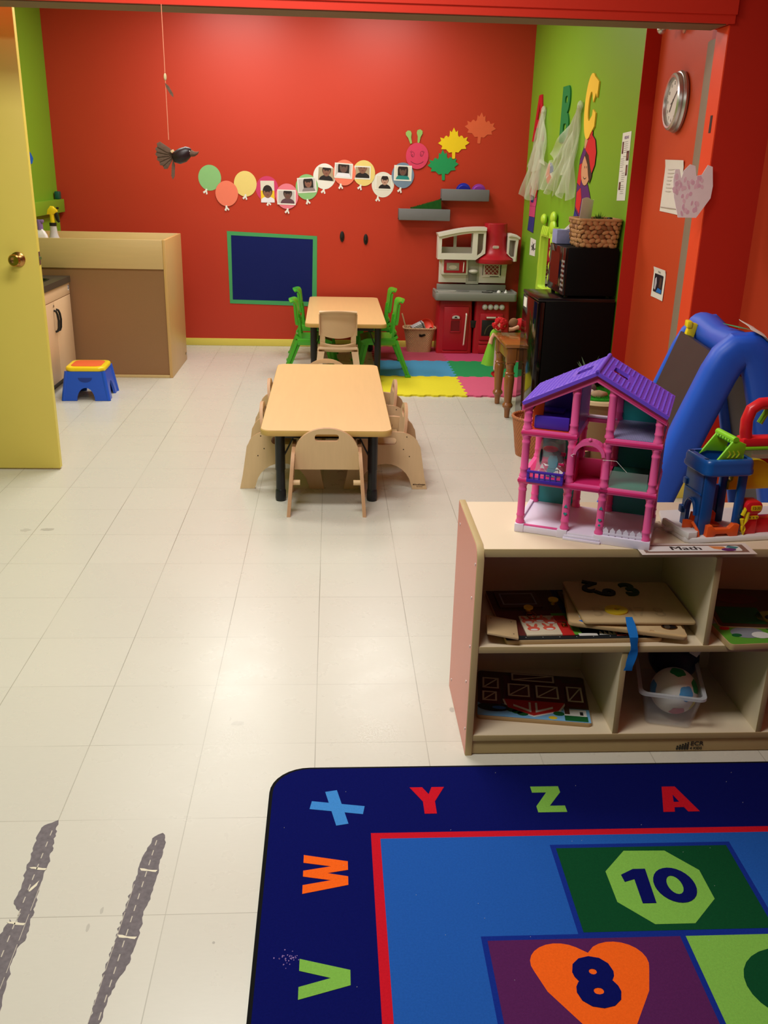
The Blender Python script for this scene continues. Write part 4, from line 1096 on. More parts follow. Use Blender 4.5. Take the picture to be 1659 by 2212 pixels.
# lime mirror with animal-shaped frame
lime = plastic('lime_mirror_plastic', (190, 226, 66), .35)
t = thing('animal_mirror', 'lime green play mirror with a knobbly animal-shaped frame behind the microwave', 'mirror', (GX - .002, 3.60, .575))
fo = [(-.24, 0), (.24, 0), (.25, .12), (.24, .30), (.23, .48), (.20, .54), (-.19, .52), (-.235, .44), (-.25, .36), (-.235, .30), (-.255, .22), (-.24, .16), (-.26, .08)]
fi = rrect(-.195, .08, .165, .455, .02, 3)
MB().prism(fo, 0, .035, lime, T=TR, holes=[fi]).build('frame', t)
b = MB(); b.prism(fi, .002, .006, mat('mirror_glass', (230, 230, 230), .03, .9, metal=1, var=0), T=TR); b.build('mirror_pane', t)
for x, z_, r in ((-.19, .575, .045), (.12, .60, .05), (.13, .535, .062)):
    MB().ell(tuple(TR @ V((x, z_, .025))), (.024, r, r * .85), lime, 16).build('ear', t)
for k in range(4): MB().tube([tuple(TR @ V((-.12 + k * .055, .53, .03))), tuple(TR @ V((-.125 + k * .055, .47, .045)))], [.016, .012], lime, 8).build('toe', t)
b = MB()
for k in range(5): b.ell(tuple(TR @ V((.20, .10 + k * .085, .03))), (.026, .034, .043), lime, 14)
b.build('knobbly_edge', t)
b = MB(); b.box((-.09, -.02, 0), (-.0, .25, .03), lime, bev=.01, T=Tr(0, 0, 0)); b.build('stand_foot', t)

# ------------------------------------------------------------------ fridge and things on it
gblack = mat('gloss_black_enamel', (14, 10, 10), .09, .55, var=0); bside = mat('black_fridge_side', (7, 5, 5), .5, .12, var=.05)
t = thing('mini_fridge', 'black mini fridge with a glossy door against the green wall', 'fridge', (1.205, 1.852, 0))
MB().box((.045, 0, .02), (.44, .42, .80), bside, bev=.004).build('body', t)
MB().box((.0, -.003, .795), (.44, .423, .815), mat('black_fridge_top', (16, 14, 14), .2, .5, var=0), bev=.004).build('top', t)
dd = MB().box((0, .0, .03), (.042, .42, .792), gblack, bev=.006).build('door', t)
MB().box((-.001, .06, .615), (.001, .066, .66), mat('silver_badge', (190, 200, 210), .3, metal=.6)).build('badge', dd)
MB().box((-.0012, .30, .72), (.0008, .385, .775), white_p).build('paper_label', dd)
for sy in (.03, .40):
    MB().cyl((.06, sy, 0), (.06, sy, .021), .018, blackpl).build('foot', t); MB().cyl((.40, sy, 0), (.40, sy, .021), .018, blackpl).build('foot', t)
t = thing('microwave', 'black microwave oven standing on the mini fridge', 'microwave', (1.345, 1.868, .815))
MB().box((.012, 0, .012), (.30, .40, .275), bside, bev=.006).build('body', t)
dd = MB().box((0, .095, .014), (.014, .398, .273), mat('gloss_black_door', (18, 10, 10), .1, .55, var=0), bev=.004).build('door', t)
MB().prism(rrect(-.35, .055, -.135, .235, .02), .0, .0016, mat('smoked_window', (36, 18, 16), .08, .6, var=0), T=TR).build('window', dd)
pn = MB().box((0, .002, .014), (.014, .093, .273), mat('gloss_black_panel', (16, 12, 12), .15, .5, var=0), bev=.003).build('control_panel', t)
for r in range(7):
    for c in range(3):
        MB().box((-.0012, .016 + c * .024, .035 + r * .026), (.001, .034 + c * .024, .047 + r * .026), mat('keypad_grey', (150, 140, 138), .5), bev=.0005).build('key', pn)
for sx in (.03, .27):
    for sy in (.04, .36): MB().cyl((sx, sy, 0), (sx, sy, .013), .012, blackpl).build('foot', t)

t = thing('tissue_box', 'lavender blue tissue box on the microwave with a tissue sticking up', 'tissue box', (1.402, 2.19, 1.091))
MB().box((-.055, -.058, 0), (.055, .058, .078), mat('lavender_card', (140, 146, 196), .6, var=.15, scale=60), bev=.002).build('carton', t)
MB().prism(oval(0, 0, .02, .04, 18), .078, .0786, mat('slot_film', (210, 214, 228), .3)).build('slot', t)
def tis(u, v): return (.012 + .045 * v + .02 * sin(u * 7), -.03 + .06 * u * (1 - .4 * v), .07 + .05 * v + .012 * sin(u * 5))
MB().grid(tis, 10, 8, whitepl, thick=.0006).build('tissue', t)

hy = mat('water_hyacinth', (176, 128, 84), .7, .3, var=.35, scale=60)
hy3 = mat('water_hyacinth_brown', (132, 88, 54), .7, .3, var=.35, scale=60)
hy2 = mat('water_hyacinth_dark', (84, 54, 32), .8, .2, var=.2)
t = thing('woven_basket', 'coarse water hyacinth basket on the microwave, filled with paper and a plant', 'basket', (1.527, 1.998, 1.091))
b = MB()
bw0, bw1, bd = .105, .120, .125
def bk(k, z): return [(x, y, z) for x, y in rrect(-bw0 - (bw1 - bw0) * k, -bd * .9 - bd * .1 * k, bw0 + (bw1 - bw0) * k, bd * .9 + bd * .1 * k, .03, 4)]
b.rings([bk(0, 0), bk(.5, .07), bk(1, .145)] + [[(x * .9, y * .92, z) for x, y, z in bk(k, zz)] for k, zz in ((1, .145), (.3, .02))], hy2)
R = random.Random(2)
for row in range(6):
    z_ = .012 + row * .024
    k = z_ / .145
    loop = rrect(-bw0 - (bw1 - bw0) * k, -bd * .9 - bd * .1 * k, bw0 + (bw1 - bw0) * k, bd * .9 + bd * .1 * k, .03, 4)
    L = [V((x, y)) for x, y in loop]; per = 0; seg = []
    for i in range(len(L)):
        a, c = L[i], L[(i + 1) % len(L)]; seg.append((per, a, c)); per += (c - a).length
    n = int(per / .033)
    for j in range(n):
        s_ = (j + .5 * (row % 2)) / n * per
        for p0, a, c in seg:
            l = (c - a).length
            if p0 <= s_ <= p0 + l + 1e-9:
                q = a + (c - a) * ((s_ - p0) / max(l, 1e-9)); d = (c - a).normalized(); break
        ang = math.degrees(math.atan2(d.y, d.x))
        b.ell((0, 0, 0), (.0195 + R.uniform(-.002, .003), .0075, .0125 + R.uniform(-.002, .002)), R.choice((hy, hy, hy3)), 10, T=Tr(q.x, q.y, z_ + R.uniform(-.003, .003)) @ Rz(ang) @ Ry(R.choice((-1, 1)) * R.uniform(12, 32)), k=6)
b.build('body', t)
b = MB(); b.tube([(x, y, .147) for x, y in rrect(-bw1, -bd, bw1, bd, .03, 5)], .008, hy, 8, closed=True); b.build('rim', t)
def sh(u, v): return (-.10 + .075 * u + .02 * v, -.06 + .09 * u + .012 * sin(v * 3), .02 + .20 * v - .012 * u + .0 )
o = MB().grid(lambda u, v: (-.085 + .09 * u + .02 * v + .012 * sin(u * pi), -.02 + .09 * u + .02 * v, .0 + .245 * v + .008 * sin(u * 6)), 10, 12, white_p, thick=.0012).build('paper_roll', None, (1.505, 1.99, 1.10))
tag(o, 'tall white sheet of paper standing up in the hyacinth basket', 'paper')
fern = mat('dark_fern_green', (44, 82, 34), .6, .3, var=.3, scale=30)
b = MB(); R = random.Random(8)
for k in range(46):
    a = R.uniform(0, 2 * pi); l = R.uniform(.05, .085); sp = R.uniform(.1, .75)
    p = V((R.uniform(-.02, .02), R.uniform(-.03, .03), 0)); d = V((cos(a) * sp, sin(a) * sp, 1)).normalized() * l; sd = V((-sin(a), cos(a), 0)) * .0035
    b.add([p - sd, p + sd, p + d * .6 + sd * .7, p + d + V((0, 0, -.008)), p + d * .6 - sd * .7], [[0, 1, 2, 3, 4]], fern)
b.cyl((0, 0, -.10), (0, 0, .01), .02, mat('dark_pot', (40, 30, 24), .6))
tag(b.build('small_plant', None, (1.545, 2.01, 1.205), smooth=False), 'small dark green grassy plant in the hyacinth basket', 'plant')
o = MB().lathe([(.018, -.09), (.019, .03), (.014, .045), (.001, .047)], blackpl, 18).build('dark_bottle', None, (1.600, 1.97, 1.205))
tag(o, 'dark bottle top poking out of the hyacinth basket', 'bottle')

# ------------------------------------------------------------------ small turned-leg table and dolls
walnut = wood('antique_oak_stain', (142, 86, 40), .3, axis=2, var=.2, scale=5, coat=.3)
wtop = wood('antique_oak_top', (156, 98, 46), .14, axis=1, var=.12, scale=5, coat=.5)
t = thing('turned_leg_table', 'small brown wooden table with turned legs beside the mini fridge', 'table', (1.135, 2.288, 0))
wx, wy, H = .44, .43, .475
MB().box((-.015, -.012, H - .022), (wx + .01, wy + .012, H), wtop, bev=.004).build('tabletop', t)
b = MB(); b.box((.012, .012, H - .105), (.03, wy - .012, H - .021), walnut); b.box((.012, .012, H - .105), (wx - .012, .03, H - .021), walnut); b.box((.012, wy - .03, H - .105), (wx - .012, wy - .012, H - .021), walnut); b.build('apron', t)
lp = [(.012, 0), (.016, .004), (.0185, .045), (.022, .06), (.033, .072), (.034, .084), (.025, .098), (.0235, .10), (.030, .20), (.032, .25), (.030, .272), (.026, .278), (.031, .284), (.031, .290), (.025, .296), (.0235, .315), (.026, .335), (.031, .342), (.031, .350), (.026, .356)]
for sx in (.03, wx - .03):
    for sy in (.03, wy - .03):
        g = MB(); g.lathe(lp, walnut, 24); g.box((-.03, -.03, .355), (.03, .03, H - .021), walnut, bev=.003); g.build('leg', t, (sx, sy, 0))

skin_doll = mat('doll_cloth_skin', (226, 172, 142), .8); yarn = mat('red_yarn', (200, 36, 42), .9, .2, var=.2, scale=60, bump=.6, bscale=300); limec = mat('lime_dress_cloth', (118, 178, 52), .85, .2); pinkc = mat('pale_pink_cloth', (214, 176, 186), .85, .2); redc = mat('red_cloth', (196, 40, 44), .85, .2, bump=.3)
# one doll slumps over the far corner of the little table, its dress hanging down
t = thing('rag_doll', 'red-haired rag doll in a lime and pink dress hanging over the table corner', 'doll', (1.165, 2.775, .47))
b = MB(); b.ell((.0, .0, .045), (.040, .04, .042), skin_doll, 18); b.build('head', t)
b = MB(); R = random.Random(4)
for k in range(90):
    a = R.uniform(0, 2 * pi); e = R.uniform(-1.1, 1.5)
    b.ell((.002 + .042 * cos(a) * cos(e), .002 + .042 * sin(a) * cos(e), .052 + .034 * sin(e)), (.014, .014, .012), yarn, 8, k=5)
b.build('yarn_hair', t)
b = MB(); b.ell((-.02, .02, -.03), (.04, .035, .05), limec, 16); b.build('torso', t)
def skirt(u, v):
    a = 2 * pi * u; r = .035 + .05 * v + .008 * sin(a * 5) * v
    return (-.022 + r * cos(a) * .9, .025 + r * sin(a) * .7, -.04 - .185 * v)
b = MB(); b.grid(skirt, 40, 10, limec, thick=.002); b.build('dress', t)
def apron_(u, v):
    a = rad(-100 + 105 * u); r = .04 + .055 * v + .006 * sin(u * 18) * v
    return (-.018 + r * cos(a) * .95, .025 + r * sin(a) * .78, -.03 - .215 * v)
b = MB(); b.grid(apron_, 20, 10, pinkc, thick=-.002); b.build('pink_apron', t)
MB().tube([(-.035, -.01, -.01), (-.055, -.02, -.045), (-.06, -.03, -.075)], [.012, .013, .014], skin_doll, 10).build('arm', t)
for dy in (-.01, .04):
    MB().tube([(-.0, dy, -.18), (.0, dy, -.26), (.005, dy, -.285)], [.016, .015, .017], pinkc, 10).build('leg', t)
    MB().ell((-.008, dy - .01, -.288), (.026, .02, .016), redc, 12).build('shoe', t)
t = thing('rag_doll', 'doll in red cloth lying on the far side of the turned-leg table', 'doll', (1.31, 2.81, .475), 0)
b = MB(); b.ell((.06, .02, .04), (.12, .07, .045), redc, 18); b.ell((.13, .03, .06), (.06, .05, .045), redc, 16); b.build('body', t)
b = MB(); b.ell((-.045, -.0, .05), (.034, .032, .034), mat('doll_brown_hair', (132, 92, 62), .9, bump=.5), 14); b.build('head', t)
MB().tube([(-.02, -.04, .03), (-.06, -.06, .018), (-.085, -.06, .016)], [.013, .012, .014], skin_doll, 10).build('arm', t)

# ------------------------------------------------------------------ floor basket and the spool stand behind the doll house
wick2 = weave('orange_brown_wicker', (186, 112, 64), 260, 40)
t = thing('wicker_basket', 'orange-brown oval wicker basket on the floor behind the doll house', 'basket', (1.165, 1.51, 0))
b = MB()
def ob_(k, z): return [(k * cos(2 * pi * i / 36), k * .95 * sin(2 * pi * i / 36), z) for i in range(36)]
b.rings([ob_(r, z) for r, z in ((.095, .0), (.102, .04), (.112, .12), (.124, .20), (.128, .215))] + [ob_(r, z) for r, z in ((.118, .215), (.104, .12), (.092, .02))], wick2); b.build('body', t)
b = MB(); b.tube(ob_(.123, .218), .009, wick2, 8, closed=True); b.build('rim', t)
b = MB(); b.tube([(-.11, -.03, .17), (-.08, -.02, .225), (-.10, .02, .19)], .004, wick2, 6); b.build('loose_cane', t)

ply_top = mat('pale_disc_wood', (214, 190, 150), .5, var=.08); spool = mat('brown_spool_core', (132, 100, 66), .6, var=.06, scale=4)
t = thing('spool_table', 'round wooden spool table with a brown drum behind the doll house', 'table', (1.495, 1.455, 0))
MB().lathe([(.175, .333), (.18, .336), (.18, .352), (.175, .355)], ply_top, 48).build('tabletop', t)
MB().lathe([(.128, .03), (.128, .334)], spool, 40).build('drum', t)
MB().lathe([(.175, 0), (.18, .003), (.18, .027), (.175, .03)], ply_top, 48).build('base_disc', t)
turf = mat('bright_turf', (44, 140, 36), .85, .2, var=.35, scale=60)
b = MB(); b.lathe([(.15, .0), (.152, .008), (.14, .014)], turf, 36)
R = random.Random(9)
for k in range(900):
    a = R.uniform(0, 2 * pi); r = .148 * R.random() ** .5
    p = V((r * cos(a), r * sin(a), .012)); d = V((R.uniform(-.4, .4), R.uniform(-.4, .4), 1)) * R.uniform(.010, .02)
    b.add([p + V((-.002, 0, 0)), p + V((.002, 0, 0)), p + d], [[0, 1, 2]], turf)
o = b.build('turf_mat', None, (1.485, 1.45, .355), smooth=False); tag(o, 'round bright green artificial turf mat on the spool table', 'artificial grass')
def rock(seed, r, m, label, loc, nm='stone'):
    R = random.Random(seed); bm = bmesh.new(); bmesh.ops.create_icosphere(bm, subdivisions=3, radius=1)
    off = V((R.uniform(0, 50), R.uniform(0, 50), 0))
    from mathutils import noise
    for v in bm.verts:
        k = 1 + .25 * noise.noise(v.co * 1.3 + off)
        v.co = V((v.co.x * r[0] * k, v.co.y * r[1] * k, max(v.co.z, -.7) * r[2] * k))
    b = MB(); b.frombm(bm, m); o = b.build(nm, None, loc, ang=60); tag(o, label, 'stone'); return o
rock(1, (.045, .03, .022), mat('tan_driftwood', (168, 140, 110), .8, var=.3, scale=40), 'long tan stone lying on the green turf mat', (1.455, 1.345, .385))
rock(2, (.045, .04, .035), mat('purple_grey_rock', (104, 88, 92), .7, var=.3, scale=30), 'larger purple-grey stone on the green turf mat', (1.425, 1.45, .395))
rock(3, (.022, .02, .016), mat('white_pebble', (206, 200, 190), .5), 'small white pebble beside the purple-grey stone', (1.425, 1.385, .385), 'pebble')
b = MB(); R = random.Random(14)
for k in range(30):
    a = R.uniform(0, 2 * pi); sp = R.uniform(.15, .75); l = R.uniform(.11, .19)
    p = V((0, 0, 0)); d = V((cos(a) * sp, sin(a) * sp, 1)).normalized() * l; sd = V((-sin(a), cos(a), 0)) * .006
    b.add([p - sd, p + sd, p + d * .55 + sd * 1.1, p + d + V((cos(a), sin(a), -.6)) * .02, p + d * .55 - sd * 1.1], [[0, 1, 2, 3, 4]], mat('grey_green_leaf', (92, 116, 84), .6, var=.25))
b.cyl((0, 0, -.02), (0, 0, .02), .03, mat('dark_pot', (40, 30, 24), .6))
tag(b.build('spiky_plant', None, (1.455, 1.53, .385), smooth=False), 'spiky grey-green plant on the spool table, showing above the doll house roof', 'plant')
t = thing('wood_slice', 'round bark-edged wood slice on the lower disc of the spool table', 'log', (1.395, 1.345, .03))
MB().lathe([(.045, 0), (.047, .025), (.045, .05)], mat('bark_brown', (74, 50, 32), .9, var=.3, scale=50, bump=.8), 24).build('bark', t)
MB().lathe([(.042, .05), (.001, .0515)], mat('cut_wood', (206, 170, 122), .7, var=.15, scale=40), 24).build('cut_face', t)

# ------------------------------------------------------------------ niche wall: clock, papers, rod, tape, tulip
na = math.degrees(math.atan2(NX0 - NX1, NY0 - NY1))
def TN(y, z, off=.0): return Tr(nx(y) - off, y, z) @ Rz(-na) @ TR
chrome = mat('satin_chrome', (200, 194, 192), .34, .6, metal=.85, var=.03)
y, z = 1.375, 1.81
t = thing('wall_clock', 'round silver wall clock on the orange wall', 'clock', (nx(y) - .001, y, z)); t.rotation_euler.z = rad(-na)
b = MB(); b.lathe([(.122, 0), (.134, .004), (.139, .016), (.134, .026), (.128, .028), (.130, .034), (.126, .046), (.117, .052), (.108, .05), (.104, .040), (.104, .022)], chrome, 56, T=TR); b.build('case', t)
b = MB(); b.lathe([(.106, .036), (.0001, .037)], mat('clock_face_white', (236, 226, 224), .5, .2), 48, T=TR); b.build('face', t)
b = MB()
for k in range(12):
    a = rad(90 - 30 * k); b.text(str(k if k else 12), .021, blackpl, T=TR @ Tr(.082 * cos(a), .082 * sin(a), .0372), h=.0004)
for k in range(60):
    a = rad(6 * k); b.prism(stroke((.097 * cos(a), .097 * sin(a)), (.102 * cos(a), .102 * sin(a)), .0016), .0372, .0376, blackpl, T=TR)
b.build('numerals', t)
for a, l, w in ((-128, .055, .006), (38, .07, .0045), (200, .03, .002)):
    a = rad(a); MB().prism(stroke((-.012 * cos(a), -.012 * sin(a)), (l * cos(a), l * sin(a)), w), .0385, .040, blackpl, T=TR).build('hand', t)
b = MB(); b.lathe([(.104, .043), (.06, .0465), (.001, .047)], mat('clock_glass', (250, 250, 250), .25, .15, var=0, alpha=.05), 40, T=TR, cap=False); b.build('glass', t)
def nsheet(nm, label, cat, y0, y1, z0, z1, tilt=0):
    y, z = (y0 + y1) / 2, (z0 + z1) / 2
    t = thing(nm, label, cat, (nx(y) - .0015, y, z)); t.rotation_euler.z = rad(-na)
    w, h = abs(y0 - y1), z1 - z0
    def fn(u, v):
        return tuple(TR @ Rz(tilt) @ V(((u - .5) * w, (v - .5) * h, .001 + .006 * max(0, v - .85) / .15 + .004 * abs(u - .5) * (1 - v))))
    MB().grid(fn, 8, 8, P('notice_white', (226, 214, 206)), thick=.0006).build('sheet', t)
    return t, w, h
t, w, h = nsheet('paper_notice', 'plain white paper notice taped to the orange wall below the clock', 'notice', 1.49, 1.19, 1.305, 1.55, -1)
b = MB(); R = random.Random(6)
for k in range(7):
    zz = h * .33 - k * .017; b.prism([(-w * .3, zz), (-w * .3 + R.uniform(.06, .16), zz), (-w * .3 + .06, zz - .004), (-w * .3, zz - .004)], .004, .0045, mat('print_faint', (204, 190, 186), .7), T=TR)
b.prism([(-w * .46, -h * .40), (w * .42, -h * .40), (w * .42, -h * .415), (-w * .46, -h * .415)], .0055, .006, mat('print_faint2', (176, 156, 150), .7), T=TR)
b.build('printed_text', t)
t, w, h = nsheet('photo_print', 'white sheet with a dark blue-toned photo low on the orange wall', 'picture', 1.465, 1.255, .885, 1.035, 0)
b = MB()
b.prism([(-.07, -.045), (.075, -.045), (.075, .045), (-.07, .045)], .0045, .005, mat('print_navy_black', (34, 30, 40), .4), T=TR)
b.prism([(-.06, -.03), (-.035, -.035), (-.02, .0), (-.03, .03), (-.055, .02)], .005, .0053, mat('print_pale', (190, 180, 190), .4), T=TR)
b.prism([(-.02, -.043), (.073, -.043), (.073, -.025), (.01, -.02)], .005, .0053, mat('print_azure', (40, 110, 190), .4), T=TR)
b.prism([(.02, -.015), (.06, -.02), (.065, .03), (.03, .035)], .005, .0053, mat('print_umber', (84, 60, 52), .4), T=TR)
b.text('cleaning', .013, txt, T=TR @ Tr(.0, .058, .0045), h=.0006); b.build('picture', t)
y = 1.45
t = thing('curtain_rod', 'short silver rod with a ball end high on the orange wall', 'curtain rod', (nx(y), y, 2.135))
b = MB(); b.lathe([(.022, 0), (.022, .006), (.012, .01)], chrome, 20, T=TR); b.tube([(0, 0, 0), (-.05, .0, 0), (-.062, .006, 0), (-.066, .02, 0)], .007, chrome, 10); b.build('bracket', t)
MB().tube([(-.066, -.45, .012), (-.066, .13, .012)], .008, chrome, 12).build('rod', t)
MB().ell((-.066, .145, .012), .022, chrome, 18).build('ball_end', t)
o = MB().box((1.6722, .845, 1.655), (1.6735, .868, 1.725), mat('black_tape', (40, 22, 20), .6)).build('tape_patch'); tag(o, 'short strip of black tape on the bright orange door jamb', 'tape')
# painted paper tulip
tp_ = mat('tulip_paper', (252, 240, 246), .85, .2, var=.10, scale=14)
t = thing('paper_tulip', 'white paper tulip with pink dabs hanging at the edge of the opening', 'wall decoration', (1.595, .775, 1.42), 6)
tu = [(-.045, -.112), (.040, -.112), (.095, -.03), (.098, .02), (.085, .098), (.062, .105), (.04, .065), (.015, .06), (.005, .10), (-.02, .106), (-.045, .08), (-.052, .048), (-.065, .085), (-.085, .085), (-.088, .04), (-.075, -.03)]
MB().prism(tu, -.0008, .0008, tp_, T=TB).build('petals', t)
b = MB(); R = random.Random(21)
for k in range(46):
    x, z = R.uniform(-.08, .05), R.uniform(-.10, .055)
    if x < -.06 and z < -.02: continue
    if x > .04 and z < -.06: continue
    b.prism(rot2(oval(x, z, R.uniform(.005, .010), R.uniform(.008, .015), 10), R.uniform(-25, 25), (x, z)), .0008, .0010 + .00001 * k, mat('pink_dab%d' % (k % 2), [(242, 210, 226), (232, 192, 214)][k % 2], .85), T=TB)
b.build('painted_dabs', t)
b = MB(); b.tube([(.05, .004, .07), (.07, .018, .075), (.085, .025, .07)], .003, blackpl, 6); b.build('wire_hanger', t)

# hanging bird ornament
bark = mat('grey_brown_bark', (104, 80, 66), .85, .2, var=.4, scale=50, stretch=(1, 1, 6), bump=.5); podm = mat('dark_seed_pod', (38, 22, 24), .4, .4, var=.3)
t = thing('hanging_bird', 'bird ornament of bark and a dark pod hanging on a string from the header', 'ornament', (-.600, .76, 1.52))
MB().tube([(-.030, 0, .545), (-.030, 0, .05)], .0016, mat('red_white_twine', (226, 140, 110), .8), 6).build('string', t)
b = MB(); b.rings([[(x, r * cos(rad(a)) * .9, z + r * sin(rad(a))) for a in range(0, 360, 20)] for x, z, r in ((-.020, -.014, .006), (-.010, -.015, .022), (.012, -.012, .031), (.038, -.004, .030), (.054, .002, .020), (.060, .004, .013))], podm); b.build('body', t)
b = MB(); b.rings([[(x, r * cos(rad(a)), z + r * .85 * sin(rad(a))) for a in range(0, 360, 24)] for x, z, r in ((.050, .002, .017), (.062, .0, .016), (.074, -.002, .011), (.086, .002, .006), (.092, .008, .001))], bark); b.ell((.054, -.014, .008), .003, whitepl, 8); b.build('head', t)
for k in range(6):
    a = 150 + k * 17
    q = [(0, -.006), (.02, -.011), (.066, -.013), (.075, 0), (.066, .011), (.02, .009)]
    MB().prism(q, -.0012, .0012, bark, T=Tr(-.014, -.004 + .003 * k, -.002) @ TB @ Rz(a), bev=.0008).build('wing_slat', t)
MB().prism([(0, -.004), (.03, -.008), (.07, -.007), (.085, 0), (.07, .007), (.03, .006)], -.001, .001, bark, T=Tr(-.012, .002, -.02) @ TB @ Rz(-97)).build('tail_feather', t)
MB().box((-.018, -.012, .008), (-.004, -.006, .018), birch, bev=.001, T=Ry(-28)).build('chip', t)
MB().ell((-.006, -.012, -.006), (.006, .005, .008), mat('cream_bead', (206, 186, 140), .6), 10).build('bead', t)
t2 = MB(); t2.prism([(0, -.003), (.02, -.007), (.05, -.005), (.062, 0), (.05, .006), (.018, .005)], -.001, .001, bark, T=Tr(-.030, -.003, .265) @ TB @ Rz(-62)); t2.ell((-.03, 0, .285), (.006, .006, .014), mat('cream_bead', (206, 186, 140), .6), 10)
t2.build('string_feather', t)
# blue paper tip on the left wall
p = at(68, 342, 0, LW)
o = MB().prism([(-.30, -.03), (-.10, -.05), (.0, -.035), (.035, .0), (-.02, .04), (-.12, .055), (-.30, .05)], 0, .002, P('sky_blue', (34, 100, 190)), T=Tr(LW + .001, p.y, p.z) @ TLW).build('paper_shape'); tag(o, 'blue paper shape on the green wall, its tip showing past the yellow door', 'wall decoration')
p = at(121, 425, 0, LW + .03)
o = MB().box((-.02, -.03, 0), (.02, .03, .06), mat('bottle_green_plastic', (18, 84, 66), .4), bev=.008).build('small_box', None, (LW + .03, 4.62, 1.186)); tag(o, 'small dark green box on the green wall ledge in the corner', 'box')
# ------------------------------------------------------------------ rug
def rug_m(n, c): return mat('rug_' + n, c, .97, .03, var=.16, scale=220, bump=.5, bscale=700)
r_navy = rug_m('navy', (13, 18, 88)); r_blue = rug_m('blue', (34, 86, 170)); r_red = rug_m('red', (196, 24, 40)); r_dgreen = rug_m('dark_green', (16, 70, 40)); r_lime = rug_m('lime', (124, 178, 74))
r_plum = rug_m('plum', (84, 34, 84)); r_orange = rug_m('orange', (244, 98, 28)); r_lines = rug_m('line_blue', (22, 44, 134)); r_black = mat('rug_binding', (18, 18, 20), .9, .1)
RX0, RX1, RY1, RY0 = -.112, 1.86, -1.338, -3.9
ctr = ((RX0 + RX1) / 2, (RY0 + RY1) / 2)
b = MB()
def L(p): return (p[0] - ctr[0], p[1] - ctr[1])
b.prism([L(p) for p in rrect(RX0, RY0, RX1, RY1, .10, 8)], 0, .0072, r_black, bev=.002)
b.prism([L(p) for p in rrect(RX0 + .009, RY0 + .009, RX1 - .009, RY1 - .009, .093, 8)], .007, .0085, r_navy)
FX0, FY1 = .137, -1.598; FX1, FY0 = RX1 - .249, RY0 + .26
def pane(poly, m, h): b.prism([L(p) for p in poly], .008, h, m)
pane([(FX0, FY0), (FX1, FY0), (FX1, FY1), (FX0, FY1)], r_red, .0088)
pane([(FX0 + .0215, FY0 + .02), (FX1 - .02, FY0 + .02), (FX1 - .02, FY1 - .02), (FX0 + .0215, FY1 - .02)], r_blue, .0091)
PK = [0]
def panel(x0, y0, x1, y1, m, w=.012):
    PK[0] += .00003
    pane([(x0, y0), (x1, y0), (x1, y1), (x0, y1)], r_lines, .0093 + PK[0])
    pane([(x0 + w, y0 + w), (x1 - w, y0 + w), (x1 - w, y1 - w), (x0 + w, y1 - w)], m, .0096 + PK[0])
panel(.553, -1.925, .982, -1.650, r_dgreen)
panel(.350, -2.210, .775, -1.917, r_plum)
panel(.763, -2.210, 1.19, -1.917, r_lime)
panel(.553, -2.490, .982, -2.200, r_blue); 
pane([(.721, -1.675), (.817, -1.677), (.875, -1.742), (.876, -1.829), (.808, -1.896), (.722, -1.896), (.660, -1.832), (.660, -1.740)], r_lime, .0099)
hp = [(.557, -2.200), (.500, -2.118), (.458, -2.056)] + [(.500 + .062 * cos(rad(a)), -1.990 + .050 * sin(rad(a))) for a in range(200, 49, -15)] + [(.560, -1.966)] + [(.614 + .062 * cos(rad(a)), -1.990 + .051 * sin(rad(a))) for a in range(130, -26, -15)] + [(.655, -2.06), (.610, -2.13)]
pane(hp, r_orange, .0099)
pane(oval(.955, -2.055, .105, .09, 28), r_dgreen, .0099)
def rtext(s, size, x, y, m, bold, sx=1): b.text(s, size, m, T=Tr(*L((x, y)), .0098) , bold=bold, sx=sx, h=.0008)
b.prism([L(p) for p in ((.714, -1.838), (.744, -1.838), (.752, -1.735), (.724, -1.735), (.692, -1.752), (.694, -1.774), (.718, -1.766))], .0098, .0108, r_navy)
b.prism([L(p) for p in oval(.803, -1.786, .046, .053, 28)], .0098, .0108, r_navy, holes=[[L(p) for p in oval(.803, -1.786, .017, .028, 20)]])
rtext('8', .150, .557, -2.042, r_navy, .055, 1.05)
def glyph(strokes, w, x, y, m, rot=0, extra=()):
    for p, q in strokes:
        poly = rot2(stroke(p, q, w), rot)
        b.prism([L((x + u, y + v)) for u, v in poly], .0084, .0092, m)
    for poly in extra:
        b.prism([L((x + u, y + v)) for u, v in rot2(poly, rot)], .0084, .0092, m)
glyph([], .03, .286, -1.480, r_red, 0, [[(-.044, .05), (-.012, .05), (.002, .022), (.012, .05), (.044, .05), (.015, -.006), (.015, -.052), (-.015, -.052), (-.015, -.006)]])
glyph([], .03, .587, -1.484, r_lime, 0, [[(-.036, .05), (.036, .05), (.036, .026), (-.002, -.026), (.036, -.026), (.036, -.050), (-.036, -.050), (-.036, -.027), (.0, .026), (-.036, .026)]])
glyph([], .03, .908, -1.491, r_red, 0, [[(-.046, -.049), (-.017, -.049), (-.012, -.032), (.012, -.032), (.017, -.049), (.046, -.049), (.017, .049), (-.017, .049)]])
b.prism([L((.908 + u, -1.491 + v)) for u, v in [(-.007, -.012), (.007, -.012), (0, .016)]], .0084, .0095, r_navy)
glyph([((-.063, .010), (.067, -.012))], .030, .056, -1.503, rug_m('sky', (64, 134, 206)), 0)
b.prism([L((.056 + x, -1.503 + y)) for x, y in stroke((-.013, .063), (.014, -.064), .030)], .0083, .0094, rug_m('sky', (64, 134, 206)))
wv = [(-.060, .05), (-.034, .05), (-.021, -.012), (-.008, .05), (.010, .05), (.022, -.012), (.035, .05), (.060, .05), (.037, -.05), (.010, -.05), (.001, -.004), (-.010, -.05), (-.036, -.05)]
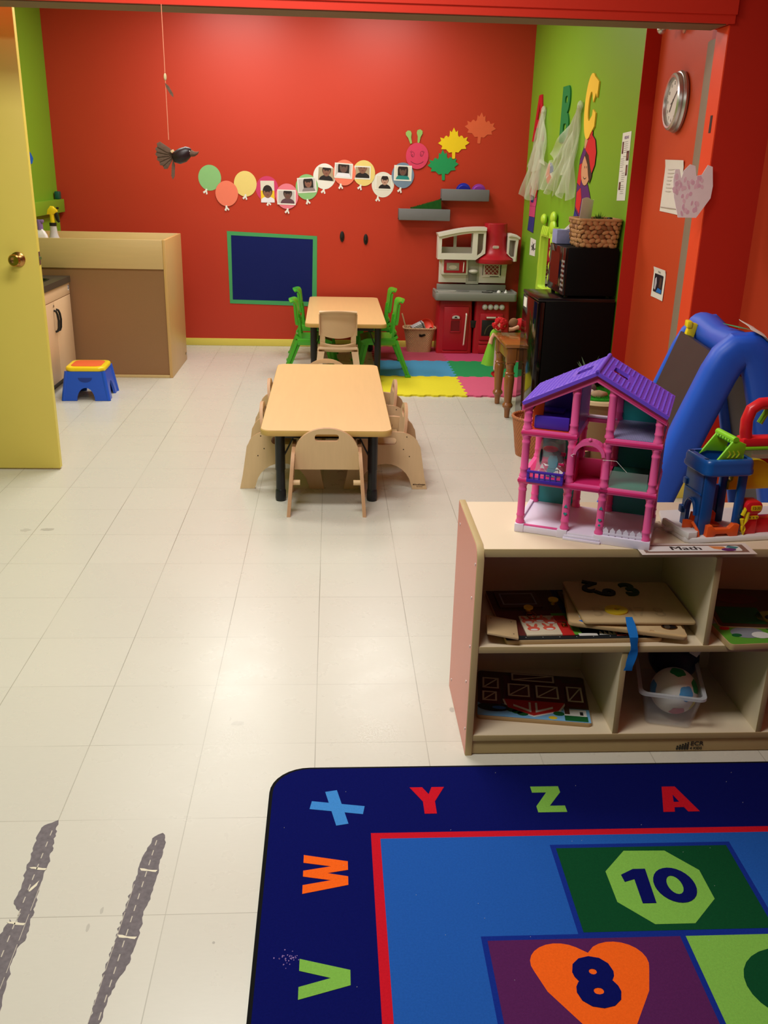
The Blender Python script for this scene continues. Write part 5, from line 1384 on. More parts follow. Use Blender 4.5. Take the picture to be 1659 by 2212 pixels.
glyph([], .03, .031, -1.728, r_orange, 90, [wv])
vv = [(-.048, .05), (-.019, .05), (0, -.012), (.019, .05), (.048, .05), (.018, -.050), (-.018, -.050)]
glyph([], .03, .031, -2.010, r_lime, 90, [vv])
R = random.Random(12)
for k in range(30):
    x, y = -.045 + R.gauss(0, .010), -1.962 + R.gauss(0, .010)
    b.prism([L(p) for p in oval(x, y, R.uniform(.0008, .002), R.uniform(.0008, .002), 6)], .0084, .009, mat('lavender_stain', (140, 110, 170), .9))
for k in range(26):
    x, y = R.uniform(-.09, 1.2), R.uniform(-2.1, -1.36)
    b.prism([L(p) for p in oval(x, y, .0007, .0005, 5)], .0084, .0102, mat('white_lint', (205, 205, 210), .9))
tag(b.build('alphabet_rug', None, (ctr[0], ctr[1], 0)), 'navy alphabet and hopscotch rug with a red inner frame, on the floor in front', 'rug')

# ------------------------------------------------------------------ tape residue strips
tr_m = mat('grey_tape_residue', (112, 104, 108), .75, .3, var=.4, scale=90); tr_l = mat('pale_tape_line', (196, 186, 172), .7, .3, var=.1)
TA = [(-.643, -1.548), (-.623, -1.531), (-.609, -1.522), (-.598, -1.603), (-.59, -1.679), (-.591, -1.703), (-.588, -1.745), (-.581, -1.823), (-.576, -1.89), (-.586, -1.91), (-.585, -1.944), (-.579, -1.972), (-.577, -2.013), (-.569, -2.061), (-.575, -2.11), (-.60, -2.16), (-.628, -2.16), (-.624, -2.06), (-.621, -1.971), (-.630, -1.874), (-.623, -1.83), (-.607, -1.849), (-.609, -1.817), (-.631, -1.789), (-.630, -1.738), (-.636, -1.681), (-.641, -1.602)]
TBp = [(-.355, -1.576), (-.343, -1.59), (-.342, -1.648), (-.344, -1.689), (-.341, -1.74), (-.35, -1.819), (-.35, -1.877), (-.353, -1.907), (-.357, -1.961), (-.369, -1.993), (-.379, -2.041), (-.38, -2.084), (-.387, -2.108), (-.395, -2.16), (-.405, -2.16), (-.401, -2.107), (-.4, -2.066), (-.4, -1.987), (-.396, -1.906), (-.393, -1.807), (-.388, -1.709), (-.383, -1.641), (-.371, -1.585)]
def ragged(poly, amp, seed):
    R = random.Random(seed); out = []
    for i in range(len(poly)):
        a, c = V(poly[i]), V(poly[(i + 1) % len(poly)]); n = max(1, int((c - a).length / .008)); d = (c - a).normalized(); nn = V((-d.y, d.x))
        for k in range(n): out.append(tuple(a + (c - a) * (k / n) + nn * R.uniform(-amp, amp)))
    return out
for poly, seed, lb_, mid, gaps, ctr2 in ((TA, 1, 'broken grey tape residue strip on the floor nearer the yellow door side', lambda y: -.617 + .018 * (y + 1.53) / -.5 * -1 if False else -.614 + (y + 1.53) * -.012, (-1.683, -1.842), (-.61, -1.85)), (TBp, 2, 'grey tape residue strip with dashed pale line on the floor nearer the rug', lambda y: -.362 + (y + 1.58) * .043, (-1.695, -1.885), (-.37, -1.85))):
    t = thing('tape_residue', lb_, 'tape residue', (ctr2[0], ctr2[1], 0), 0, 'tape residue strips')
    q = [(x - ctr2[0], y - ctr2[1]) for x, y in poly]
    b = MB(); b.prism(ragged(q, .0026, seed), 0, .0007, tr_m)
    R = random.Random(seed + 5)
    y = -1.56 if seed == 1 else -1.60
    while y > -2.13:
        b.prism([(x - ctr2[0], yy - ctr2[1]) for x, yy in stroke((mid(y), y), (mid(y - .017), y - .017), .0022)], .0006, .0010, tr_l)
        y -= R.uniform(.030, .040)
    for g in gaps:
        w_ = .022
        b.prism(ragged([(mid(g) - ctr2[0] - w_ * .8, g - ctr2[1] + .003), (mid(g) - ctr2[0] + w_, g - ctr2[1] - .002), (mid(g) - ctr2[0] + w_ * .9, g - ctr2[1] - .008), (mid(g) - ctr2[0] - w_ * .6, g - ctr2[1] - .003)], .0015, seed), .0006, .0010, mat('bare_floor_gap', (224, 214, 190), .5))
    dx = -.018 if seed == 2 else .022
    yy = -1.74
    while yy > -2.1:
        b.prism([(x - ctr2[0], v - ctr2[1]) for x, v in stroke((mid(yy) + dx, yy), (mid(yy - .07) + dx, yy - .07), .0012)], .0006, .0010, tr_l); yy -= .08
    if seed == 1:
        b.prism(ragged([(-.603 - ctr2[0], -1.735 - ctr2[1]), (-.596 - ctr2[0], -1.722 - ctr2[1]), (-.597 - ctr2[0], -1.738 - ctr2[1]), (-.607 - ctr2[0], -1.756 - ctr2[1]), (-.611 - ctr2[0], -1.753 - ctr2[1])], .001, 3), .0006, .0010, mat('bare_floor_gap', (224, 214, 190), .5))
    b.build('residue', t)

# ------------------------------------------------------------------ storage shelf
lamn = mat('natural_maple_laminate', (228, 209, 180), .42, .4, var=.04, scale=3); edge = mat('maple_edge_trim', (186, 162, 116), .5, .35, var=.04); pinkl = mat('coral_pink_laminate', (220, 138, 128), .4, .4, var=.02)
t = thing('storage_shelf', 'low maple cubby shelf with a coral pink end panel, carrying the doll house', 'shelf', (.404, -1.286, 0))
SW, SD, SH = 1.22, .358, .604
def sp_(x0, x1, nm, outer):
    b = MB(); TX = M(((0, 0, 1, 0), (1, 0, 0, 0), (0, 1, 0, 0), (0, 0, 0, 1)))
    pl = [(0, 0), (SD, 0), (SD, SH + .002), (.035, SH + .002), (.012, SH - .008), (0, SH - .03)]
    b.prism(pl, x0, x1, edge, T=TX, bev=.0015)
    xo = x0 - .0006 if outer < 0 else x1
    b.prism([(.004, .002), (SD - .003, .002), (SD - .003, SH), (.036, SH - .001), (.014, SH - .01), (.004, SH - .032)], xo, xo + .0008, pinkl, T=TX)
    for (y, z) in ((.02, .60 - .045), (.045, .45), (.024, .32), (.05, .20), (.024, .07), (.31, .55), (.31, .05)):
        b.lathe([(.0042, 0), (.0042, .0016), (.002, .002)], chrome, 10, T=Tr(x0 - .0004, y, z) @ Ry(-90)) if outer < 0 else None
    return b.build(nm, t)
sp_(0, .018, 'side_panel', -1); sp_(SW - .018, SW, 'side_panel', 1)
def board(nm, x0, x1, y0, y1, z0, z1, ed=True):
    b = MB(); b.box((x0, y0 + .001, z0), (x1, y1, z1), lamn); 
    if ed: b.box((x0, y0 - .0006, z0), (x1, y0 + .0014, z1), edge, bev=.0006)
    return b.build(nm, t)
board('top_board', .018, SW - .018, .012, SD, .578, .600)
board('middle_shelf', .018, SW - .018, .002, SD - .012, .312, .330)
board('bottom_board', .018, SW - .018, .002, SD - .012, .045, .062)
board('kick_board', .018, SW - .018, .006, .02, .003, .0445)
board('back_panel', .018, SW - .018, SD - .012, SD - .004, .045, .578, False)
for x in (.610, ):
    board('divider', x, x + .015, .004, SD - .012, .330, .578)
for x in (.398, .796):
    board('divider', x, x + .015, .004, SD - .012, .062, .312)
b = MB(); lg = mat('logo_black', (34, 30, 26), .6)
T = Tr(.582, .0048, .0185) @ TB
for k in range(5):
    x = k * .0072; hh = .008 + .0028 * k
    b.prism([(p[0] + .0015 * 0, p[1]) for p in rrect(x, -.012, x + .0056, -.012 + hh, .0026, 3)], 0, .0008, lg, T=T)
    b.prism(oval(x + .0032, -.012 + hh + .0034, .0026, .0026, 10), 0, .0008, lg, T=T)
b.text('ECR', .0185, lg, T=T @ Tr(.038, .0075, 0), bold=.01, align='LEFT', h=.0008, sx=1.1)
b.text('4 KIDS', .0118, lg, T=T @ Tr(.0385, -.0078, 0), bold=.006, align='LEFT', h=.0008)
b.build('printed_logo', t)
SX, SY = .404, -1.286

# Math sign on the shelf top
t = thing('name_card', 'laminated Math name card with coloured shapes on the front edge of the shelf top', 'sign', (.957, -1.272, .6003), 1)
MB().box((-.148, -.037, 0), (.146, .034, .0006), mat('laminate_film', (226, 214, 206), .2, .5)).build('laminate', t)
b = MB(); b.box((-.135, -.026, .0006), (.132, .023, .0010), mat('taupe_print', (132, 98, 84), .5))
b.prism(rrect(-.126, -.018, .118, .015, .006, 3), .0010, .0013, whitepl)
for dx in (-.0007, 0, .0007): b.text('Math', .031, mat('charcoal_print', (48, 34, 32), .5), T=Tr(-.024 + dx, -.001, .0013), h=.0005 + dx * .05, sx=1.3)
for poly, c in (([(.040, .013), (.078, .010), (.081, -.002), (.062, -.009), (.048, -.004)], (226, 140, 78)), ([(.092, .016), (.117, .006), (.103, -.006), (.082, .004)], (60, 124, 128)), (oval(.084, -.010, .019, .009, 20), (98, 36, 104))):
    b.prism(poly, .0013, .0016 + .0002 * (c[0] == 98), mat('print_%d' % c[0], c, .5))
b.build('printed_card', t)

# ------------------------------------------------------------------ doll house
pk = plastic('doll_pink_plastic', (236, 92, 158), .32); pk2 = plastic('deep_pink_plastic', (214, 44, 112), .35); vio = plastic('violet_roof_plastic', (110, 70, 206), .38); teal = plastic('teal_panel_plastic', (40, 148, 148), .4); lil = plastic('lilac_white_plastic', (226, 216, 236), .4); ind = plastic('indigo_plastic', (72, 42, 170), .35); grn = mat('sea_green_floor', (58, 140, 116), .4, .4); checkl = None
film = mat('clear_film', (235, 235, 235), .06, .5, var=0, alpha=.10)
ang = math.degrees(math.atan2(-.133, .314))
t = thing('doll_house', 'three-storey pink doll house with a violet studded roof on the shelf', 'doll house', (.519, -1.152, .600), ang)
W_, DP = .342, .215
b = MB(); b.box((0, 0, 0), (W_, DP, .018), lil, bev=.003); b.box((.128, -.010, 0), (.222, .02, .006), lil, bev=.001); b.box((.130, -.004, .006), (.220, .02, .012), lil, bev=.001)
b.box((.0, -.002, 0), (.024, .026, .0225), lil, bev=.002); b.box((.110, -.002, 0), (.136, .026, .0225), lil, bev=.002); b.box((.203, -.002, 0), (W_ + .001, .022, .0225), lil, bev=.002); b.box((0, .02, .017), (.012, DP, .024), lil, bev=.002)
b.build('base', t)
b = MB(); b.box((.02, .004, .018), (.115, .012, .0215), pk, bev=.001); b.build('threshold', t)
b = MB()
for k in range(6):
    x = .232 + k * .0165; b.prism([(x - .0065, .02), (x + .0065, .02), (x + .0065, .036), (x, .044), (x - .0065, .036)], -.009, -.006, lil, T=TB)
b.box((.226, .005, .025), (.322, .008, .03), lil); b.build('picket_fence', t)
def column(u, w, z0, z1, r=.0098, nm='column'):
    b = MB(); h = z1 - z0
    b.lathe([(r * 1.2, 0), (r * 1.2, .005), (r, .008), (r, .018), (r * 1.12, .020), (r * 1.12, .023), (r, .025), (r, h - .024), (r * 1.12, h - .021), (r * 1.12, h - .017), (r, h - .015), (r * 1.05, h - .008), (r * 1.25, h - .004), (r * 1.25, h)], pk, 16)
    b.build(nm, t, (u, w, z0))
Z2, Z3 = .133, .2595
us = [.0115, .127, .2145, .330]
def roofz(u): return .347 + (.437 - .347) * (1 - abs(u - .173) / .173) - .012
for w in (.0125, DP - .010):
    for u in us:
        column(u, w, .0185 if w > .1 else .0225, Z2)
        column(u, w, Z2 + .0155, Z3)
        column(u, w, Z3 + .0155, roofz(u) - .004)
def slab(u0, u1, z, w0=0, w1=DP, fm=pk, nm='floor_slab'):
    b = MB(); b.box((u0, w0, z), (u1, w1, z + .0155), pk, bev=.002); b.box((u0 - .0012, w0 - .0015, z + .004), (u1 + .0012, w0 + .002, z + .0115), pk2, bev=.001)
    if fm is not pk: b.box((u0 + .012, w0 + .012, z + .0154), (u1 - .006, w1 - .008, z + .0162), fm)
    return b.build(nm, t)
slab(0, .226, Z2, fm=pk2); slab(.205, W_ + .001, Z2, fm=grn)
slab(0, .138, Z3, fm=plastic('orange_floor', (214, 72, 40)))
def chk_m():
    m = bpy.data.materials.new('lilac_dotted_floor'); m.use_nodes = True; nt = m.node_tree; bb = nt.nodes['Principled BSDF']; tc = nt.nodes.new('ShaderNodeTexCoord'); c = nt.nodes.new('ShaderNodeTexBrick')
    c.inputs['Scale'].default_value = 60; c.inputs['Color1'].default_value = lin((190, 184, 212)); c.inputs['Color2'].default_value = lin((178, 172, 204)); c.inputs['Mortar'].default_value = lin((108, 100, 150)); c.inputs['Mortar Size'].default_value = .06
    nt.links.new(tc.outputs['Object'], c.inputs['Vector']); nt.links.new(c.outputs[0], bb.inputs['Base Color']); bb.inputs['Roughness'].default_value = .4
    return m
slab(.208, W_ + .001, Z3, fm=chk_m())
b = MB(); b.box((.130, DP - .02, Z3 + .003), (.215, DP - .004, Z3 + .017), pk, bev=.002); b.box((.132, DP - .022, Z3 + .016), (.213, DP - .003, Z3 + .02), lil); b.build('landing_rail', t)
for (u0, u1, z0, z1, sl) in ((.018, .121, .0185, Z2, 0), (.018, .121, Z2 + .015, Z3, 0), (.018, .121, Z3 + .015, 0, 1), (.222, .325, .0185, Z2, 0), (.222, .325, Z2 + .015, Z3, 0), (.222, .325, Z3 + .015, 0, 2)):
    if sl: poly = [(u0, z0), (u1, z0), (u1, roofz(u1)), (u0, roofz(u0))]
    else: poly = [(u0, z0), (u1, z0), (u1, z1), (u0, z1)]
    MB().prism(poly, -DP + .006, -DP + .009, teal, T=TB).build('back_panel', t)
# side wall panel on the far end, translucent violet
MB().box((W_ - .004, .02, .16), (W_ - .002, DP - .02, .335), mat('smoky_violet_panel', (120, 110, 150), .3, .5, alpha=.6)).build('side_panel', t)
MB().box((.1345, .02, Z3 + .0155), (.1375, DP - .02, roofz(.137) - .002), mat('sheer_violet_panel', (150, 110, 170), .3, .5, alpha=.5)).build('side_panel', t)
# gable trim and roof
b = MB()
g = [(-.003, .340), (.173, .430), (.346, .340), (.346, .322), (.173, .411), (-.003, .322)]
b.prism(g, -.016, .002, pk, T=TB, bev=.0015)
b.prism([(0, .333), (.173, .423), (.343, .333), (.343, .328), (.173, .418), (0, .328)], .002, .0032, pk2, T=TB)
b.prism(g, -DP, -DP + .012, pk, T=TB)
b.build('gable_trim', t)
sl = math.atan2(.09, .173); Ls = math.hypot(.176, .0915)
for sgn, nm in ((-1, 'roof_panel'), (1, 'roof_panel')):
    b = MB()
    T = Tr(.173, 0, .4385) @ (Ry(-math.degrees(sl)) if sgn < 0 else Ry(math.degrees(sl)))
    # local x runs down the slope from the ridge
    x0, x1 = (0, Ls) if sgn > 0 else (-Ls, 0)
    hx = (.030, .072) if sgn > 0 else (-.072, -.030)
    b.prism([(x0, -.010), (x1, -.010), (x1, DP + .012), (x0, DP + .012)], -.0085, 0, vio, T=T, holes=[rrect(hx[0], .085, hx[1], .140, .006, 3)])
    for i in range(15):
        for j in range(15):
            x = sgn * (.014 + i * .0125); y = .002 + j * .0146 + (.0073 if i % 2 else 0)
            if hx[0] - .006 < x < hx[1] + .006 and .076 < y < .148: continue
            if y > DP + .006: continue
            b.add([(x - .0022, y - .0055, 0), (x + .0030, y - .0055, 0), (x + .0030, y + .0055, 0), (x - .0022, y + .0055, 0), (x - sgn * -.0015, y - .0035, .0024), (x - sgn * -.0015, y + .0035, .0024)], [[0, 1, 4], [2, 3, 5], [1, 2, 5, 4], [3, 0, 4, 5]], vio, T=T)
    b.build(nm, t)
b = MB(); b.tube([(.173, -.010, .4375), (.173, DP + .012, .4375)], .0055, vio, 10); b.build('roof_ridge', t)
# arched door bay in the middle floor
b = MB()
b.box((.136, .08, Z2 + .0155), (.206, .088, .196), pk2); b.box((.136, .08, .19), (.148, .088, .225), pk2); b.box((.136, .08, .216), (.206, .088, .226), pk2); b.box((.136, .02, Z2 + .0154), (.140, .085, .225), pk2); b.box((.202, .02, Z2 + .0154), (.206, .085, .225), pk2)
b.build('door_wall', t)
b = MB()
for k in range(12):
    a0, a1 = rad(180 - k * 15), rad(165 - k * 15)
    b.prism([(.171 + .040 * cos(a0), .228 + .036 * sin(a0)), (.171 + .040 * cos(a1), .228 + .036 * sin(a1)), (.171 + .032 * cos(a1), .226 + .028 * sin(a1)), (.171 + .032 * cos(a0), .226 + .028 * sin(a0))], -.03, .004, pk, T=TB)
b.ell((.171, -.002, .268), .005, pk, 10)
b.build('door_arch', t)
# gems on two posts
for u, zs in ((.127, (.083, .066, .05)), (.2145, (.090, .062, .048))):
    b = MB(); x = u
    b.prism([(x - .005, zs[0]), (x + .005, zs[0]), (x, zs[0] + .009)], -.0035, -.0015, teal, T=TB)
    b.prism([(x, zs[1] - .005), (x + .005, zs[1] + .001), (x + .0025, zs[1] + .004), (x, zs[1] + .002), (x - .0025, zs[1] + .004), (x - .005, zs[1] + .001)], -.0035, -.0015, teal, T=TB)
    if u > .2: b.prism(oval(x, zs[2], .003, .003, 10), -.0035, -.0015, teal, T=TB)
    b.build('gem_stickers', t)
# indigo balcony railing
b = MB()
z = Z2 + .012
b.box((.026, -.016, z), (.114, .010, z + .005), ind, bev=.001)
for k in range(7):
    b.box((.026 + k * .0138, -.016, z + .004), (.0305 + k * .0138, -.012, z + .026), ind, bev=.0006)
b.box((.024, -.0175, z + .024), (.116, -.010, z + .030), ind, bev=.0015); b.box((.024, -.0175, z - .001), (.116, -.010, z + .008), ind, bev=.0015)
for x in (.024, .112): b.box((x, -.016, z), (x + .004, .01, z + .03), ind, bev=.001)
b.build('balcony_railing', t)
b = MB(); b.tube([(.206, -.006, .222), (.24, -.012, .225), (.262, -.014, .205), (.268, -.014, .200)], .0005, whitepl, 5); b.tube([(.136, -.004, .228), (.128, -.006, .224), (.134, -.008, .222)], .0008, whitepl, 5); b.build('plastic_tie', t)
# clear film leaning in the far rooms
MB().box((.226, .004, Z2 + .012), (.318, .005, Z2 + .062), film, T=None).build('clear_film', t)
MB().box((.226, .012, .022), (.318, .013, .085), mat('smoky_film', (120, 80, 80), .08, .5, var=0, alpha=.28)).build('clear_film', t)
rot_d = M.Translation((.519, -1.152, .600)) @ Rz(ang)
def inside(u, w, z): p = rot_d @ V((u, w, z)); return tuple(p)
# toy bed in the top-left room (its own thing)
t2 = thing('toy_bed', 'indigo toy bed in the attic room of the doll house', 'toy furniture', inside(.070, .075, Z3 + .0166), ang)
b = MB(); b.box((-.040, -.052, .006), (.040, .05, .028), ind, bev=.004); b.box((-.044, -.056, 0), (.044, -.046, .034), ind, bev=.004); b.build('frame', t2)
b = MB(); b.box((-.042, .040, 0), (.042, .052, .088), ind, bev=.004); b.box((-.040, .0, .028), (.02, .044, .036), ind, bev=.003); b.build('headboard', t2)
o = MB().prism([(-.0, -.03), (.012, -.03), (.012, .035), (.004, .04), (-.014, .01), (-.014, -.03)], -.004, .004, plastic('bright_orange_plastic', (238, 104, 40)), T=Rx(80)).build('toy_screen', None, inside(.030, .055, Z3 + .046), ang)
tag(o, 'bright orange toy screen standing beside the indigo toy bed', 'toy')
# bag of small furniture on the balcony room
t2 = thing('toy_bag', 'clear plastic bag of tiny pink and teal doll furniture behind the balcony railing', 'bag of toys', inside(.072, .06, Z2 + .0160), ang)
b = MB(); R = random.Random(31)
def bagf(u, v):
    a = 2 * pi * u; r = (.036 - .012 * v) * (1 + .12 * sin(a * 5 + v * 7)); return (1.15 * r * cos(a), r * sin(a), .088 * v + .004 * sin(a * 3))
b.grid(bagf, 30, 12, mat('clear_bag', (225, 225, 230), .12, .6, var=0, alpha=.22)); b.build('bag', t2)
tealc = plastic('sky_teal_plastic', (48, 142, 160)); hotp = plastic('hot_pink_toy', (214, 34, 96)); dkt = plastic('dark_teal_toy', (34, 66, 74)); wht = whitepl
b = MB(); b.prism([(-.011, 0), (.011, 0), (.013, .022), (.009, .034), (-.009, .034), (-.013, .022)], -.003, .003, tealc, T=Tr(.008, -.026, .022) @ Rx(70) @ Rz(4), bev=.001); b.box((-.006, -.03, .0), (.022, -.012, .022), tealc, bev=.002); b.build('teal_chair', t2)
b = MB()
b.ell((-.004, -.006, .068), (.020, .012, .008), hotp, 14); b.box((.014, -.02, .03), (.036, -.01, .036), hotp, bev=.002); b.box((-.022, -.022, .028), (-.008, -.012, .036), hotp, bev=.002); b.box((.02, .0, .05), (.034, .012, .058), hotp, bev=.002); b.build('pink_pieces', t2)
b = MB(); b.ell((-.026, -.012, .046), (.004, .01, .022), dkt, 12); b.ell((.012, -.004, .058), (.012, .008, .008), dkt, 12); b.box((.0, .006, .03), (.03, .012, .05), dkt, bev=.002); b.build('dark_pieces', t2)
b = MB()
for k in range(14):
    x, y, z = R.uniform(-.03, .03), R.uniform(-.034, -.02), R.uniform(.003, .03); b.add([(x, y, z), (x + R.uniform(-.012, .012), y + .004, z + R.uniform(.004, .012)), (x + R.uniform(.004, .014), y + .002, z + R.uniform(-.004, .006))], [[0, 1, 2]], whitepl)
b.build('crumpled_film', t2)
# torn clear bag beside the house
def crump(u, v):
    return (-.03 + .07 * u + .006 * sin(v * 11), -.02 + .05 * v + .008 * sin(u * 9), .004 + .028 * (1 - u) * (.5 + .5 * sin(v * 5 + 1)) + .006 * sin(u * 14 + v * 6))
o = MB().grid(crump, 14, 12, mat('crumpled_clear_plastic', (214, 206, 200), .15, .6, var=0, alpha=.38)).build('plastic_scrap', None, (.915, -1.165, .601)); tag(o, 'crumpled scrap of clear plastic lying between the doll house and the toy garage', 'plastic scrap')

# ------------------------------------------------------------------ toy garage
gb = plastic('garage_blue_plastic', (22, 84, 160), .28); lg_ = plastic('garage_lime_plastic', (132, 206, 34), .32); orp = plastic('garage_orange_plastic', (240, 96, 36), .35); rdp = plastic('garage_red_plastic', (220, 32, 40), .3); ylp = plastic('garage_yellow_plastic', (236, 206, 24), .35); wpl = plastic('garage_white_plastic', (226, 222, 222), .4)
ga = math.degrees(math.atan2(.12, 1))
t = thing('toy_garage', 'blue and lime toy garage on a white base on the shelf top', 'toy garage', (.951, -1.242, .600), ga)
b = MB()
b.prism([(.012, .0), (.40, .0), (.40, .21), (.02, .21), (-.016, .115), (-.006, .012)], 0, .015, wpl, bev=.004)
b.prism([(.0, .004), (.022, .004), (.030, .012), (.034, .03), (.018, .045), (.0, .05), (-.008, .115), (-.018, .115), (-.008, .02)], .012, .030, wpl, bev=.003)
b.build('base', t)
b = MB()   # tower
def leg(u0, u1, w0, w1, z0, z1): b.box((u0, w0, z0), (u1, w1, z1), gb, bev=.004)
leg(.033, .066, .02, .034, .014, .19); leg(.128, .150, .02, .034, .014, .19); leg(.128, .150, .105, .12, .014, .19); leg(.085, .128, .108, .12, .014, .12)
TX = M(((0, 0, 1, 0), (1, 0, 0, 0), (0, 1, 0, 0), (0, 0, 0, 1)))
arch_h = [(.046, .014)] + [(.068 - .024 * cos(rad(a)), .060 + .032 * sin(rad(a))) for a in range(0, 181, 15)] + [(.092, .014)]
wall_ = [(.022, .014), (.045, .014)] + [(.069 - .024 * cos(rad(a)), .062 + .034 * sin(rad(a))) for a in range(0, 181, 15)] + [(.093, .014), (.118, .014), (.118, .19), (.022, .19)]
b.prism(wall_, .033, .044, gb, T=TX)
b.tube([(.030, .0455 + 0 + .069 - .0455 - .026 * cos(rad(a)), .062 + .036 * sin(rad(a))) for a in range(0, 181, 15)], .0045, gb, 8)
b.box((.030, .028, .118), (.034, .112, .122), gb); b.box((.028, .105, .125), (.04, .122, .142), gb, bev=.002); b.box((.027, .105, .045), (.04, .125, .065), gb, bev=.003)
b.box((.044, .108, .10), (.09, .114, .19), gb)
b.build('tower', t)
b = MB(); ro = rrect(.026, .008, .158, .132, .020, 6); ri = rrect(.042, .026, .146, .116, .008, 4)
def rz_(k, z): return [(.092 + (x - .092) * k, .07 + (y - .07) * k, z) for x, y in ro]
b.rings([rz_(1.0, .176), rz_(1.05, .180), rz_(1.05, .188), rz_(1.02, .192), rz_(1.02, .206), rz_(.99, .213), rz_(.95, .216)], gb, cap=False)
b.prism([p[:2] for p in rz_(.96, 0)], .213, .2155, gb, holes=[ri]); b.prism(ri, .185, .188, gb); 
b.rings([[(x, y, z) for x, y in ri] for z in (.2155, .187)], gb, cap=False)
for w in (.034, .112): b.cyl((.036, w, .214), (.036, w, .2165), .006, mat('dark_blue_hole', (10, 40, 90), .5))
b.build('top_tray', t)
b = MB()
tri = [(.058, .205), (.078, .213), (.133, .209), (.136, .252), (.112, .262), (.100, .262)]
for w in (.030, .112): b.prism(tri, -w - .007, -w, lg_, T=TB, bev=.002)
b.tube([(.106, .030, .263), (.106, .12, .263)], .0085, lg_, 12)
for k in range(6): b.ell((.104, .042 + k * .013, .256), (.008, .005, .006), lg_, 10)
b.box((.128, .03, .206), (.135, .118, .225), lg_, bev=.002)
for k in range(3):
    x = .088 + k * .012; b.prism([(x, .218), (x + .004, .218), (x + .010, .227), (x + .004, .236), (x, .236), (x + .006, .227)], -.0300, -.0290, mat('lime_sticker', (196, 214, 40), .4), T=TB)
b.build('lift', t)
b = MB()
b.prism([(.049, .013), (.068, .013), (.076, .022), (.106, .022), (.114, .013), (.136, .013), (.138, .045), (.122, .048), (.110, .036), (.072, .036), (.062, .046), (.050, .044)], -.020, -.004, orp, T=TB, bev=.002); b.build('orange_barrier', t)
b = MB(); b.prism([(.045, .015), (.12, .015), (.12, .045), (.104, .06), (.08, .048), (.05, .052)], -.10, -.092, orp, T=TB, bev=.002); b.box((.048, .02, .014), (.128, .10, .020), orp, bev=.002); b.build('orange_platform', t)
b = MB(); b.prism([(-.0, .028), (.010, .024), (.028, .022), (.030, .046), (.012, .052), (.0, .052)], -.046, -.040, orp, T=Tr(.0, .0, -.0) @ TB, bev=.002); b.tube([(.026, .04, .044), (.028, .026, .036), (.030, .016, .028), (.031, .012, .014)], .004, orp, 8); b.build('gate_arm', t)
b = MB()
b.tube([(.168, .085, .245), (.162, .085, .27), (.160, .085, .30), (.168, .085, .328), (.190, .085, .342), (.24, .085, .345), (.29, .085, .342), (.318, .085, .32), (.322, .085, .28), (.314, .085, .245)], .0155, rdp, 14)
b.box((.150, .068, .232), (.33, .108, .256), rdp, bev=.006); b.build('carry_handle', t)
b = MB(); b.box((.146, .066, .224), (.33, .112, .233), lg_, bev=.003); b.box((.150, .07, .175), (.182, .10, .225), lg_, bev=.003); b.box((.152, .066, .202), (.33, .070, .224), mat('clear_window', (190, 196, 160), .1, .5, var=0, alpha=.4)); b.tube([(.20, .09, .29), (.22, .09, .33), (.26, .09, .34)], .008, lg_, 8)
b.box((.19, .078, .208), (.24, .098, .222), mat('toy_car_dark', (84, 20, 24), .4), bev=.004); b.box((.29, .09, .014), (.325, .12, .226), lg_, bev=.003); b.build('upper_deck', t)
b = MB(); b.prism([(.146, .108), (.33, .108), (.33, .13), (.27, .13)] + [(.212 + .058 * cos(rad(a)), .135 + .055 * sin(rad(a))) for a in range(0, 181, 12)] + [(.146, .13)], -.116, -.095, ylp, T=TB, bev=.003); b.build('yellow_arch', t)
b = MB(); b.box((.19, .122, .115), (.33, .145, .205), rdp, bev=.006); b.build('red_wall', t)
b = MB()
b.prism(rrect(.158, .012, .192, .062, .004, 4), -.045, -.014, rdp, T=TB, bev=.003); b.prism(rrect(.152, .070, .199, .104, .014, 5), -.05, -.010, rdp, T=TB, bev=.004); b.box((.160, .012, .06), (.190, .04, .075), rdp, bev=.003); b.box((.19, .02, .012), (.25, .05, .055), rdp, bev=.004)
b.prism(rrect(.166, .080, .194, .094, .003, 3), -.0100, -.0085, ylp, T=TB); b.prism(rrect(.163, .056, .192, .066, .004, 3), -.0135, -.0115, ylp, T=TB)
b.text('12:35', .0105, mat('brown_label_print', (120, 84, 20), .5), T=Tr(.180, .0088, .087) @ TB @ Tr(0, 0, .0003), h=.0006)
for k in range(3): b.prism(oval(.168 + k * .0095, .061, .002, .002, 8), -.0115, -.0105, mat('brown_label_print', (120, 84, 20), .5), T=TB)
b.build('fuel_pump', t)
b = MB(); b.tube([(.146, .012, .068), (.152, .012, .085), (.160, .012, .075), (.158, .012, .055), (.150, .012, .040), (.146, .012, .058)], .0055, ylp, 8); b.tube([(.150, .012, .040), (.148, .01, .03), (.154, .010, .018), (.158, .012, .030), (.153, .012, .04)], .0035, ylp, 8); b.build('fuel_hose', t)

